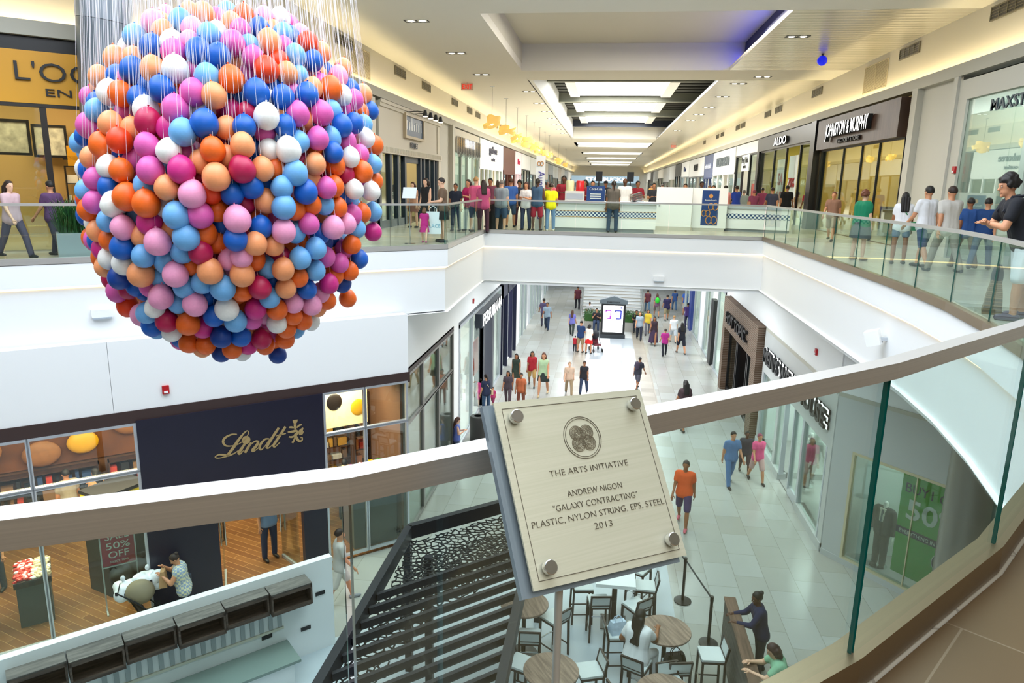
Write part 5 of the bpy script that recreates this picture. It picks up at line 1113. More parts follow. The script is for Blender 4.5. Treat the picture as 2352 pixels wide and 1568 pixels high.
hedge(-.35, 42.6, 1.3, .9, 'clipped green hedge planter left of the directory kiosk'); hedge(1.95, 42.6, 1.2, .9, 'clipped green hedge planter right of the directory kiosk')
t = thing('staircase', 'white stairs rising behind the directory kiosk with metal handrails', 'stairs', (.7, 46, .005))
for k in range(16): MB().box((-1.9, k * .32, k * .17), (1.9, k * .32 + .34, k * .17 + .17)).build('step', mat('step_grey', '#b9bcbd', .6), t); MB().box((-1.9, k * .32 - .005, k * .17 + .13), (1.9, k * .32 + .05, k * .17 + .172)).build('nosing', mat('nosing', '#8f8a7c', .6), t)
for s_ in (-1, 1):
    MB().tube([(s_ * 1.95, -.4, 0), (s_ * 1.95, -.4, .95), (s_ * 1.95, 5, 3.7)], .03, 8).build('handrail', M['chrome'], t)
    MB().add([(s_ * 1.93, -.3, .1), (s_ * 1.93, 5, 2.8), (s_ * 1.93, 5, 3.6), (s_ * 1.93, -.3, .9)], [(0, 1, 2, 3)]).build('side_glass', M['sglass'], t)
# stroller maker
def stroller(x, y, z, rz, label, col, hood=None):
    t = thing('stroller', label, 'stroller', (x, y, z), rz); fm = M['dark']
    MB().tube([(-.22, -.35, .1), (-.2, .2, .75), (-.2, .5, 1.0), (.2, .5, 1.0), (.2, .2, .75), (.22, -.35, .1)], .014, 8).build('frame', fm, t, True)
    MB().tube([(-.2, .3, .1), (-.18, -.15, .5), (.18, -.15, .5), (.2, .3, .1)], .012, 8).build('rear_frame', fm, t, True)
    for sx in (-1, 1):
        for yy in (-.36, .32): b = MB(); b.X = Matrix.Translation((sx * .24, yy, .1)) @ Matrix.Rotation(pi / 2, 4, 'Y'); b.lathe([(.03, -.02), (.1, -.02), (.1, .02), (.03, .02)], 18); b.build('wheel', M['black'], t, True)
    cm = mat('stroller_' + col, col, .8)
    b = MB(); b.add([(-.18, -.3, .4), (.18, -.3, .4), (.18, .12, .38), (-.18, .12, .38), (-.18, .3, .85), (.18, .3, .85), (-.18, .33, .82), (.18, .33, .82), (-.18, .12, .33), (.18, .12, .33), (.18, -.3, .35), (-.18, -.3, .35)], [(0, 1, 2, 3), (3, 2, 5, 4), (4, 5, 7, 6), (6, 7, 9, 8), (8, 9, 10, 11), (11, 10, 1, 0)]); b.build('seat', cm, t)
    b = MB(); b.ell((0, .16, .86), (.2, .26, .24), 16, 10); hd_ = b.build('hood', mat('hood_' + (hood or col), hood or col, .8), t, True)
    return t
stroller(-8.25, 11.15, .004, radians(120), 'stroller with a khaki hood loaded with white shopping bags before the chocolate shop', '#5d564a', '#8a8069')
for k, (x, y, z, a, lb) in enumerate(((-8.72, 11.05, .62, .4, 'bulging white shopping bag on the stroller, left one'), (-8.42, 11.35, .7, 1.2, 'bulging white shopping bag with black marks on the stroller, right one'))):
    t = thing('shopping_bag', lb, 'bag', (x, y, z), a); b = MB(); rb = random.Random(k)
    for _ in range(16): b.ell((rb.uniform(-.15, .15), rb.uniform(-.12, .12), rb.uniform(.12, .34)), (rb.uniform(.10, .17), rb.uniform(.08, .13), rb.uniform(.08, .15)), 9, 7)
    b.ell((.02, .0, .5), (.05, .03, .07), 8, 6); link(remesh(b, .022, 1), 'body', mat('white_plastic', '#e9eef4', .45, bump=.9, nscale=9), t)
    MB().cbox((.12, -.2, .25), (.1, .02, .08)).cbox((-.06, -.2, .3), (.05, .02, .06)).build('print', M['navy'], t)
_q = atz(1368, 806, 0); stroller(_q.x, _q.y, .004, radians(20), 'dark stroller pushed by the couple at the directory', '#6a2230', '#20232a')
# sale stand inside the chocolate shop and its displays
def inl(u_, v_): return (LP.x + LD.x * u_ + LN.x * v_, LP.y + LD.y * u_ + LN.y * v_)
x, y = inl(-6.05, .55); t = thing('sale_stand', 'free-standing dark red sale sign with white letters inside the chocolate shop window', 'sign', (x, y, .03), A41)
b = MB(); b.bar((-.3, 0, 0), (-.3, 0, 1.75), .025, .025, (0, 1, 0)); b.bar((.3, 0, 0), (.3, 0, 1.75), .025, .025, (0, 1, 0)); b.bar((-.3, -.2, .015), (-.3, .2, .015), .03, .03); b.bar((.3, -.2, .015), (.3, .2, .015), .03, .03); b.bar((-.3, 0, .95), (.3, 0, .95), .025, .025); b.build('stand', M['alu'], t)
bd = MB().box((-.29, -.012, .97), (.29, .012, 1.74)).build('sign_board', mat('dark_red_sign', '#b02a48', .5), t)
for tx, s_, z, w in (('SALE', .2, 1.52, .42), ('50%', .2, 1.32, .42), ('OFF', .2, 1.13, .36), ('SELECT ITEMS', .055, 1.03, .32)): text(tx, s_, wp, bd, (0, -.02, z), width=w, depth=.006, name='sign_letters')
rr_ = random.Random(3)
def bin_table(u_, v_, w, d, h, cols, label):
    x, y = inl(u_, v_); t = thing('sweet_table', label, 'display table', (x, y, .03), A41)
    MB().box((-w / 2, -d / 2, 0), (w / 2, d / 2, h - .12)).build('base', mat('grey_base', '#53514e', .6), t); MB().box((-w / 2 - .03, -d / 2 - .03, h - .12), (w / 2 + .03, d / 2 + .03, h)).build('tray', M['darkwood'], t)
    b = MB()
    for k in range(360):
        px_, py_ = rr_.uniform(-w / 2, w / 2), rr_.uniform(-d / 2, d / 2); b.m(cols[int((px_ + w / 2) / w * len(cols) * .999)] if rr_.random() < .75 else M['white']); b.ell((px_, py_, h + rr_.uniform(0, .05)), (.045, .035, .03), 6, 4)
    o = b.build('sweets', None, t); o['kind'] = 'stuff'
sw = [mat('sweet_%d' % i, c, .25) for i, c in enumerate(('#3f8fc4', '#d9c7a8', '#b36fb0', '#c8302a', '#e6b422', '#5a9c4a'))]
bin_table(-8.9, 1.0, 1.5, .9, .95, [sw[0], sw[1], sw[2]], 'low table of blue, cream and mauve wrapped sweets inside the chocolate shop window')
bin_table(-7.5, 1.2, .55, .8, .95, [sw[3], sw[1]], 'narrow table of red wrapped sweets inside the chocolate shop')
bin_table(-.72, .72, 1.1, .8, 1.75, sw[1:], 'high heap of many-coloured sweets behind the right-hand shop window')
x, y = inl(-5.95, 1.6); t = thing('display_stand', 'yellow and black box display with chocolates inside the chocolate shop', 'display stand', (x, y, .03), A41 + .5)
MB().box((-.5, -.35, 0), (.5, .35, 1.4)).build('base', M['black'], t); MB().box((-.5, -.36, 1.4), (.5, .36, 2.15)).build('yellow_box', mat('bright_yellow', '#e8d815', .4), t); MB().box((-.2, -.37, 1.55), (.15, -.36, 1.75)).build('price_card', wp, t); MB().box((-.52, -.37, 2.15), (.52, .37, 2.22)).build('rim', M['black'], t)
# ================================================================== UPPER FLOOR FURNITURE
# planter with grass behind the left railing
t = thing('grass_planter', 'long metal planter of dark green grass behind the railing left of the balloons', 'planter', (-9.25, 12.25, F), A41)
MB().box((-.75, -.25, 0), (.75, .25, .5)).build('trough', M['alu'], t); b = MB(); r = random.Random(9)
for k in range(900):
    p = Vector((r.uniform(-.7, .7), r.uniform(-.2, .2), .48)); a = r.uniform(0, 6.28); L_ = r.uniform(.35, .75); o_ = Vector((cos(a), sin(a), 0)) * r.uniform(.08, .42); w_ = Vector((-sin(a), cos(a), 0)) * .008
    m1 = p + o_ * .45 + Vector((0, 0, L_ * .75)); m2 = p + o_ * 1.1 + Vector((0, 0, L_ * r.uniform(.55, 1.0)))
    b.add([p - w_, p + w_, m1 + w_, m1 - w_, m2], [(0, 1, 2, 3), (3, 2, 4)])
b.build('grass', mat('grass_blade', '#2f5f2b', .5, noise=.6, nscale=6), t)
# pretzel counter
t = thing('pretzel_counter', 'long white counter with blue chequered tile band behind the far railing', 'counter', (0, 24.5, F))
ct = M['white']; MB().box((-1.7, -.42, .12), (1.65, .42, .92)).build('body', ct, t); MB().box((-1.66, -.38, 0), (1.6, .38, .12)).build('kick_plate', mat('kick_grey', '#8f979c', .5), t); MB().box((-1.78, -.5, .92), (1.72, .5, 1.0)).build('worktop', M['alu'], t)
MB().box((-1.7, -.432, .49), (1.65, -.42, .67)).build('tile_band', checker_mat('blue_checker', '#2b4a78', '#e8ecef', .06), t); MB().box((-1.7, -.436, .67), (1.65, -.42, .685)).box((-1.7, -.436, .475), (1.65, -.42, .49)).build('tile_border', mat('ochre_line', '#c79a4a', .5), t)
t = thing('counter_wing', 'low chequered counter seen through the right-hand railing', 'counter', (4.9, 26.6, F), radians(-20))
MB().box((-1.6, -.3, .1), (1.6, .3, .8)).build('body', ct, t); MB().box((-1.6, -.312, .45), (1.6, -.3, .63)).build('tile_band', checker_mat('blue_checker2', '#2b4a78', '#e8ecef', .07), t); MB().box((-1.65, -.35, .8), (1.65, .35, .88)).build('worktop', M['alu'], t); MB().box((-1.55, -.25, 0), (1.55, .25, .1)).build('kick_plate', mat('kick_grey', '#8f979c', .5), t)
t = thing('counter_gate', 'tall plain white gate panel right of the pretzel counter', 'panel', (2.38, 26.0, F)); MB().box((-.62, -.04, .14), (.62, .04, 1.5)).build('panel', ct, t); MB().box((-.62, -.05, 0), (.62, .05, .14)).build('kick_plate', M['greyw'], t); MB().lathe([(.012, 0), (.012, .06), (.03, .06), (.03, .07)], 10, (-.5, -.08, .85)).build('handle', M['chrome'], t)
t = thing('poster_panel', 'white panel with blue pretzel poster at the counter end', 'panel', (3.65, 26.3, F)); MB().box((-.6, -.04, .1), (.6, .04, 1.5)).build('panel', ct, t); MB().box((-.55, -.03, 0), (.55, .03, .1)).build('kick_plate', M['greyw'], t)
pp = MB().box((-.28, -.05, .2), (.3, -.04, 1.42)).build('poster', mat('poster_blue', '#1c3f7a', .4), t); gd = mat('pretzel_gold', '#c98f4a', .5)
for (cx_, cz_, s_) in ((.12, .85, .16), (-.12, .62, .14), (.08, .38, .18)):
    b = MB()
    for sg in (-1, 1): b.tube([(cx_ + sg * s_ * (.5 + .55 * cos(a_)), -.055, cz_ + s_ * .75 * sin(a_)) for a_ in [2 * pi * k / 14 for k in range(15)]], .016, 5)
    b.build('pretzel', gd, pp)
b = MB(); b.X = Matrix.Translation((.02, -.055, 1.22)) @ Matrix.Rotation(pi / 2, 4, 'X'); b.lathe([(.07, -.005), (.07, .005)], 20); b.build('emblem', gd, pp); text("Auntie Anne's", .08, wp, pp, (.02, -.055, 1.05), width=.4, depth=.006, name='poster_text')
t = thing('banner_post', 'tall white post sign with purple letters at the left end of the pretzel counter', 'sign', (-2.25, 24.75, F))
MB().box((-.15, -.1, 0), (.15, .1, 2.45)).build('post', ct, t); pur = mat('purple_ink', '#4a3f9a', .5)
me_rot = Matrix.Rotation(radians(90), 4, 'Y'); text("Auntie Anne's", .3, pur, t, (-.06, -.11, 1.95), width=1.6, depth=.01, name='sign_letters', rot=me_rot, align='LEFT')
b = MB()
for sg in (-1, 1): b.tube([(sg * .05 + .05 * cos(a_), -.11, 2.2 + .07 * sin(a_)) for a_ in [2 * pi * k / 12 for k in range(13)]], .014, 5)
b.build('pretzel_emblem', gd, t)
t = thing('drink_dispenser', 'twin drink dispenser with one cloudy and one red tank on the counter', 'drink machine', (-1.05, 24.5, F + 1.0))
MB().box((-.32, -.18, 0), (.32, .18, .32)).build('cabinet', mat('machine_white', '#dcdcd6', .4), t); MB().box((-.28, -.19, .06), (.28, -.18, .24)).build('grille', M['alu'], t)
for sx, m_ in ((-.17, mat('cloudy_drink', '#d8d6a8', .2)), (.17, mat('red_drink', '#c9252c', .2))): MB().lathe([(.14, .32), (.14, .62), (.12, .66)], 20, (sx, 0, 0)).build('tank', m_, t, True)
t = thing('menu_board', 'small blue drinks board standing on the pretzel counter', 'sign', (-.35, 24.3, F + 1.0)); mb_ = MB().box((-.3, -.02, 0), (.3, .02, .5)).build('board', mat('poster_blue', '#1c3f7a', .4), t); text('Coca-Cola', .12, wp, mb_, (0, -.03, .36), width=.42, depth=.006, name='board_text')
b = MB(); 
for z in (.08, .15, .22): b.box((-.18, -.03, z), (.18, -.02, z + .025))
b.build('board_lines', wp, mb_)
for k in range(5):
    t = thing('cup_stack', 'stack of clear cups on the counter, %s from the left' % ORD[k], 'cups', (-.55 + k * .16, 24.62, F + 1.0), 0, 'stacks of clear cups on the pretzel counter'); MB().lathe([(.035, 0), (.05, .38)], 12).build('cups', mat('cup_plastic', '#cfd8dc', .3), t, True)
t = thing('foil_pile', 'heap of silver foil wrapped trays at the right of the counter', 'trays', (1.05, 24.5, F + 1.0))
for k in range(4): b = MB(); b.X = Matrix.Rotation(radians(-18), 4, 'Y'); b.cbox((0, 0, .05 + k * .07), (.42 - k * .03, .3, .05), .1 * k); b.build('tray', M['chrome'], t)
MB().box((-.2, -.15, -.0), (.2, .15, .04)).build('base', M['alu'], t)
for k, (px, py) in enumerate(((1376, 405), (1448, 406))):
    p = aty(px, py, 26.5); t = thing('loudspeaker', 'black box loudspeaker on a slim pole over the counter, %s one' % ('left', 'right')[k], 'loudspeaker', (p.x, p.y, F)); MB().box((-.12, -.1, p.z - F - .17), (.12, .1, p.z - F + .17)).build('box', M['black'], t); MB().lathe([(.02, 0), (.02, p.z - F - .17)], 10).build('pole', M['dark'], t)
    MB().lathe([(.2, 0), (.2, .02)], 20).build('base', M['dark'], t)
p = atz(1137, 530, F); t = thing('litter_bin', 'black drum litter bin behind the railing among the queue', 'bin', (p.x, p.y + .1, F)); MB().lathe([(.24, 0), (.25, .8), (.23, .84), (.12, .84)], 24).build('body', mat('bin_black', '#24272a', .4, .3, noise=.5, nscale=14), t, True); MB().lathe([(.12, .84), (.12, .86)], 20).build('lid', M['black'], t)
p = atz(942, 560, F); t = thing('sign_holder', 'thin floor sign holder with a clear angled panel near the girl in pink', 'sign', (p.x, p.y, F)); MB().lathe([(.14, 0), (.14, .015), (.012, .02), (.012, 1.15)], 16).build('pole', M['chrome'], t); MB().add([(-.17, -.06, 1.12), (.17, -.06, 1.12), (.17, .06, 1.38), (-.17, .06, 1.38), (-.17, -.045, 1.115), (.17, -.045, 1.115), (.17, .075, 1.375), (-.17, .075, 1.375)], [(0, 1, 2, 3), (7, 6, 5, 4), (0, 4, 5, 1), (1, 5, 6, 2), (2, 6, 7, 3), (3, 7, 4, 0)]).build('panel', mat('pale_panel', '#c9d2d4', .3), t)
t = bag('shopping_bag', 'woven straw shopping bag with a dark jacket inside, by the leaning man', (4.98, 9.72, F), (.36, .22, .42), brick_mat('woven_straw', '#a98f6f', '#8d7455', '#6d5a44', .05, .025, .004, .8, (radians(90), 0, 0)), radians(65))
MB().ell((.02, 0, .46), (.14, .07, .17), 14, 8).build('jacket', mat('dark_cloth', '#2b3038', .8), t, True)
# ================================================================== PEOPLE
SKIN = {0: '#e3b597', 1: '#c98f6b', 2: '#9a6544', 3: '#5f3d2c'}
def skin_mat(k): return mat('skin_%d' % k, SKIN[k], .5, noise=.06, nscale=14)
POSE = dict(
    stand=dict(), walk=dict(L=(22, 8), R=(-18, 12), aL=(-16, 6, 14, 0), aR=(18, 6, 20, 0)), walk2=dict(L=(-16, 12), R=(20, 6), aL=(18, 7, 25, 0), aR=(-15, 7, 12, 0)),
    hold=dict(aL=(18, 8, 85, 30), aR=(18, 8, 85, 30)), phone=dict(aR=(20, 8, 100, 25)), carry=dict(aR=(4, 10, 12, 0), aL=(14, 8, 70, 30), head=(18, 0)), down=dict(aL=(12, 6, 95, 32), aR=(12, 6, 95, 32), head=(28, 0)),
    hip=dict(aL=(-5, 34, 70, 60), aR=(0, 12, 15, 0)), stroll=dict(L=(12, 5), R=(-10, 6), aL=(22, 6, 55, 10), aR=(22, 6, 55, 10)),
)
def person(label, loc, h, rz, pose='stand', skin=1, hair=('short', '#1d1512'), top=('tee', '#888888'), bottom=('trousers', '#2b3040'), shoe='#1c1a1a', fem=False, build=1.0, detail=1, group=None, pelvis=None, lean=0, legs=None, extra=None, strap=None, pattern=None, twist=0):
    """one figure: continuous body, clothes and hair as parts; faces +y locally"""
    P = dict(POSE[pose]) if isinstance(pose, str) else dict(pose)
    if legs: P.update(legs)
    t = thing('person', label, 'person', loc, radians(rz), group); s = h / 1.7; bl = build; s_ = s
    def V(x, y, z): return Vector((x * s, y * s, z * s))
    th, sh = .42, .41; hipx = .088 * (1.05 if fem else 1)
    def legdir(f, a=0): return Vector((sin(a), sin(f), -cos(f) * cos(a))).normalized()
    LG = {}
    for side_, key in ((-1, 'L'), (1, 'R')):
        f, k = P.get(key, (2 if side_ > 0 else -2, 2))[:2]; ab = P.get('abd', 4); hd_ = legdir(radians(f), side_ * radians(ab)); kd = legdir(radians(f - k), side_ * radians(ab * .3))
        hip = Vector((side_ * hipx, 0, 0)); knee = hip + hd_ * th; ank = knee + kd * sh; LG[key] = (hip, knee, ank)
    zmin = min(LG['L'][2].z, LG['R'][2].z); pz = (pelvis / s) if pelvis is not None else (-zmin + .075)
    off = Vector((0, 0, pz)); lean_ = radians(lean or P.get('lean', 2)); up_ = Vector((0, sin(lean_), cos(lean_))); fw = Vector((0, cos(lean_), -sin(lean_)))
    pel = off; waist = pel + up_ * .17; chest = pel + up_ * .40; neckb = pel + up_ * .50; sx = .155 if fem else .182
    hp, hy = P.get('head', (6, 0)); hp = radians(hp); hy = radians(hy)
    hup = (up_ * cos(hp * .6) + Vector((0, 1, 0)) * sin(hp * .6)).normalized() if lean_ < .4 else Vector((0, sin(hp), cos(hp)))
    headc = neckb + (up_ * .35 + hup * .65).normalized() * .155
    HR = Matrix.Rotation(hy, 3, 'Z') @ Matrix.Rotation(-hp - (lean_ if lean_ < .4 else 0) * .5, 3, 'X')
    b = MB(); tb = MB(); bb = MB()
    def cap(B, p, q, r1, r2): capsule(B, p * s, q * s, r1 * s, r2 * s)
    ty = top[0]; by = bottom[0]
    # torso
    cw = .085 * bl * (.9 if fem else 1.05)
    for B, g in ((b, 0), (tb, .014)):
        for k in (-1, 0, 1):
            x = Vector((k * .075 * bl, 0, 0)); cap(B, pel + x + up_ * (.0 if B is b else -.035), waist + x * .86, .105 * bl + g * 2.3, .098 * bl + g); cap(B, waist + x * .86, chest + x * 1.1, .098 * bl + g, .108 * bl + g - (0 if k else .005))
        cap(B, chest + Vector((-sx * .8, 0, 0)) + up_ * .05, chest + Vector((sx * .8, 0, 0)) + up_ * .05, .066 + g, .066 + g)
        if fem:
            for k in (-1, 1): cap(B, chest + Vector((k * .07, 0, 0)) + fw * .06 - up_ * .05, chest + Vector((k * .07, 0, 0)) + fw * .065 - up_ * .07, .062 * bl + g * .6, .062 * bl + g * .6)
        if bl > 1.1: cap(B, waist + fw * .05, waist + fw * .06 + up_ * .05, .12 * bl + g * .5, .11 * bl + g * .5)
    cap(b, neckb - up_ * .05, headc - HR @ Vector((0, .0, .05)), .056, .052)
    # head with jaw, brow, nose, ears
    H = lambda x, y, z: headc + HR @ Vector((x, y, z))
    b.ell(H(0, -.008, .022) * s, (.074 * s, .092 * s, .098 * s), 16, 12, HR); b.ell(H(0, .022, -.045) * s, (.056 * s, .062 * s, .068 * s), 14, 10, HR)
    cap(b, H(0, .086, .012), H(0, .104, -.018), .010, .015); cap(b, H(-.028, .078, .03), H(.028, .078, .03), .013, .013); cap(b, H(0, .075, -.092), H(0, .07, -.088), .022, .02); cap(b, H(-.016, .083, -.055), H(.016, .083, -.055), .010, .010)
    for k in (-1, 1): b.ell(H(k * .077, -.012, -.004) * s, (.012 * s, .02 * s, .03 * s), 8, 6, HR)
    # arms
    hands = []
    for side_, key in ((-1, 'aL'), (1, 'aR')):
        f, a, e, inn = P.get(key, (3, 8, 12, 4)); f, a, e, inn = [radians(v) for v in (f, a, e, inn)]
        if lean_ > .4 and key not in P: f += lean_ * .0
        shd = chest + Vector((side_ * sx, 0, 0)) + up_ * .055
        ud = Vector((side_ * sin(a), sin(f) * cos(a), -cos(f) * cos(a))).normalized(); elb = shd + ud * .285
        fd = Vector((side_ * (sin(a) * .6 * (1 - e / 2.6) - sin(inn) * sin(min(e, 1.57))), sin(f + e) * cos(inn), -cos(f + e))).normalized(); wr = elb + fd * .25
        cap(b, shd, elb, .052 * bl, .042 * bl); cap(b, elb, wr, .041 * bl, .028); hc = wr + fd * .055
        lat = fd.cross(Vector((side_, 0, 0.2))).normalized(); cap(b, wr, hc, .03, .036)
        hands.append((wr, fd, side_))
        if ty in ('tee', 'polo'): cap(tb, shd, shd + ud * .17, .066 * bl, .062 * bl)
        elif ty == 'long': cap(tb, shd, elb, .064 * bl, .054 * bl); cap(tb, elb, elb + fd * .235, .053 * bl, .040 * bl)
        elif ty == 'cap': cap(tb, shd, shd + ud * .07, .066 * bl, .064 * bl)
    # legs
    for key in ('L', 'R'):
        hip, knee, ank = [v + off for v in LG[key]]
        cap(b, hip, knee, .084 * bl, .056); cap(b, knee, knee.lerp(ank, .4), .054, .058); cap(b, knee.lerp(ank, .4), ank, .058, .036)
        fdv = (ank - knee).normalized(); fdir = Vector((0, 1, 0)); fdir = (fdir - fdv * .0).normalized() if abs(fdv.z) > .4 else Vector((0, .3, -1)).normalized()
        heel = ank + Vector((0, -.03, -.035)); toe = ank + fdir * .15 + Vector((0, 0, -.045)); cap(b, heel, toe, .036, .03)
        B = MB(); cap(B, heel + Vector((0, -.005, -.004)), heel.lerp(toe, .55), .046, .046); cap(B, heel.lerp(toe, .55), toe, .046, .038)
        link(remesh(B, .014 * s if detail > 1 else .022 * s), 'shoe', mat('shoe' + shoe, shoe, .5), t)
        if by == 'trousers': cap(bb, hip, knee, .10 * bl, .074); cap(bb, knee, ank + Vector((0, 0, .0)), .073, .062)
        elif by == 'shorts': cap(bb, hip, hip.lerp(knee, .96), .104 * bl, .088 * bl)
        elif by == 'capri': cap(bb, hip, knee, .10 * bl, .072); cap(bb, knee, knee.lerp(ank, .4), .072, .066)
        elif by == 'short shorts': cap(bb, hip, hip.lerp(knee, .5), .104 * bl, .092 * bl)
    if by in ('trousers', 'shorts', 'capri', 'short shorts'):
        for k in (-1, 0, 1): x = Vector((k * .078 * bl, 0, 0)); cap(bb, pel + x - up_ * .02, pel + x + up_ * .09, .118 * bl, .108 * bl)
    vx = {0: .03, 1: .021, 2: .0115}[detail] * s
    body = remesh(b, vx, 3 if detail < 2 else 2); body_b = MB(); body_b.v = [tuple(v.co) for v in body.vertices]; body_b.f = [tuple(p.vertices) for p in body.polygons]; bpy.data.meshes.remove(body)
    for wr, fd, side_ in hands:        # fingers and thumb
        w_ = fd.cross(Vector((0, 0, 1))); w_ = w_.normalized() if w_.length > .2 else Vector((0, 1, 0)); nrm = w_.cross(fd).normalized(); curl = P.get('curl', .5); cd_ = nrm * (-1 if nrm.z > 0 else 1)
        palm = wr + fd * .075
        for k, (ox, ln) in enumerate(((-.027, .068), (-.009, .078), (.009, .074), (.027, .058))):
            p0 = palm + w_ * ox; p1 = p0 + (fd + cd_ * curl * .4).normalized() * ln * .55; p2 = p1 + (fd + cd_ * curl * 1.4).normalized() * ln * .5; body_b.tube([p0 * s, p1 * s, p2 * s], [.0095 * s, .0088 * s, .0065 * s], 6)
        p0 = wr + fd * .03 - w_ * .026 * 1; p1 = p0 + (fd * .7 - w_ * .75 + cd_ * .25).normalized() * .04; p2 = p1 + (fd - w_ * .2 + cd_ * .35).normalized() * .03; body_b.tube([p0 * s, p1 * s, p2 * s], [.012 * s, .0105 * s, .008 * s], 6)
    bo = body_b.build('body', skin_mat(skin), t); bo.data.polygons.foreach_set('use_smooth', [True] * len(bo.data.polygons))
    # face
    for k in (-1, 1):
        e_ = MB(); e_.ell(H(k * .03, .078, .010) * s, (.0095 * s, .006 * s, .0055 * s), 8, 6, HR); eo = e_.build('eye', mat('eye_white', '#e9e4dd', .3) if detail > 1 else M['black'], t, True)
        if detail > 1:
            q = MB(); q.ell(H(k * .03, .0815, .010) * s, (.0052 * s, .004 * s, .0052 * s), 8, 6, HR); q.build('iris', M['black'], eo, True); q = MB(); cap(q, H(k * .018, .085, .030), H(k * .044, .076, .031), .004, .003); q.build('eyebrow', mat('brow', '#1d1512', .8), t, True)
    if detail > 1: q = MB(); cap(q, H(-.017, .084, -.058), H(.017, .084, -.058), .0055, .0055); q.build('mouth', mat('lip%d' % skin, '#8d4a42', .5), t, True)
    # hair
    st, hcol = hair
    if st != 'bald':
        hb = MB(); P_ = []; n_, m_ = 18, 12; c0 = Vector((0, -.016, .030)); r_ = Vector((.084, .101, .106))
        if st == 'curly': r_ = Vector((.094, .108, .118))
        for j in range(m_ + 1):
            tt = pi * j / m_
            for k in range(n_):
                a = 2 * pi * k / n_; q = Vector((r_.x * sin(tt) * cos(a), r_.y * sin(tt) * sin(a), -r_.z * cos(tt))) + c0
                if (q.y > .02 and q.z < .058 - max(0, .05 - q.y) * .6) or (q.z < -.035 and st in ('short', 'curly', 'pony', 'bun', 'cap')): q = (q - c0) * .62 + c0
                if st == 'curly': q += Vector((sin(k * 2.9 + j), cos(k * 1.7 - j * 2), sin(j * 3.1 + k))) * .006
                P_.append((headc + HR @ q) * s)
        hb.add(P_, [(j * n_ + k, j * n_ + (k + 1) % n_, (j + 1) * n_ + (k + 1) % n_, (j + 1) * n_ + k) for j in range(m_) for k in range(n_)])
        Hc = lambda p, q, r1, r2: cap(hb, p, q, r1, r2)
        if st in ('long', 'braids'):
            ln = .36 if st == 'long' else .46
            for k in (-.055, 0, .055): Hc(H(k, -.075, -.02), H(k * 1.1, -.085, -.06) - up_ * (ln - .10) - fw * .035, .048, .032)
            for k in (-1, 1): Hc(H(k * .07, -.03, .0), H(k * .085, -.035, -.13), .028, .02)
        if st == 'curly':
            rc = random.Random(3)
            for _ in range(90 if detail > 1 else 40):
                a = rc.uniform(0, 6.28); tt = rc.uniform(0, 1.75); q = Vector((.088 * sin(tt) * cos(a), .104 * sin(tt) * sin(a) - .016, .114 * cos(tt) + .030))
                if q.y > .03 and q.z < .075: continue
                hb.ell((headc + HR @ q) * s, rc.uniform(.016, .026) * s, 7, 5)
        elif st == 'bob':
            for k in (-.05, 0, .05): Hc(H(k, -.07, 0), H(k * 1.2, -.07, -.10), .05, .045)
            for k in (-1, 1): Hc(H(k * .066, -.02, .02), H(k * .072, -.01, -.075), .034, .026)
        elif st == 'pony': Hc(H(0, -.10, .04), H(0, -.135, -.02), .034, .03); Hc(H(0, -.135, -.02), H(0, -.12, -.2), .028, .014)
        elif st == 'bun': Hc(H(0, -.10, .075), H(0, -.105, .08), .042, .042)
        hm = link(remesh(hb, (.011 if detail > 1 else .02) * s, 2), 'hair', mat('hair' + hcol, hcol, .6, noise=.3, nscale=60), t)
        if st == 'cap':
            cb = MB(); cb.ell(H(0, -.012, .062) * s, (.088 * s, .104 * s, .075 * s), 16, 10, HR); cap(cb, H(-.03, .08, .062), H(.03, .08, .062), .03, .03); link(remesh(cb, .02 * s, 1), 'cap', mat('cap_dark', '#20242c', .7), t)
    # clothes
    tm = pattern if pattern else mat('shirt' + top[1], top[1], .85, noise=.10, nscale=9)
    link(remesh(tb, (.013 if detail > 1 else max(vx, .02 * s)), 14 if detail > 1 else 6), {'tee': 'shirt', 'polo': 'shirt', 'tank': 'tank_top', 'long': 'long_sleeved_top', 'cap': 'shirt'}[ty], tm, t)
    bmat_ = mat('bottom' + bottom[1], bottom[1], .85, noise=.12, nscale=12)
    if by in ('skirt', 'dress', 'long dress'):
        ln = {'skirt': .40, 'dress': .46, 'long dress': .80}[by]; q = MB(); n_ = 20; prof = [(.0, .125), (.10, .155), (.22, .175), (ln, .20 if by != 'long dress' else .24)]
        for zz, rr in prof:
            for k in range(n_):
                a = 2 * pi * k / n_; w_ = 1 + (.05 * sin(5 * a) if zz > .2 else 0); q.v.append(tuple((pel + up_ * .10 + Vector((rr * 1.15 * bl * cos(a) * w_, rr * .85 * bl * sin(a) * w_, 0)) - Vector((0, 0, zz))) * s))
        for i_ in range(len(prof) - 1):
            for k in range(n_): q.f.append((i_ * n_ + k, i_ * n_ + (k + 1) % n_, (i_ + 1) * n_ + (k + 1) % n_, (i_ + 1) * n_ + k))
        q.f.append(tuple(range(n_))); q.mi = [0] * len(q.f); q.build('skirt', bmat_, t, True)
    elif bb.v: link(remesh(bb, (.013 if detail > 1 else max(vx, .02 * s)), 2), 'trousers' if by in ('trousers', 'capri') else 'shorts', bmat_, t)
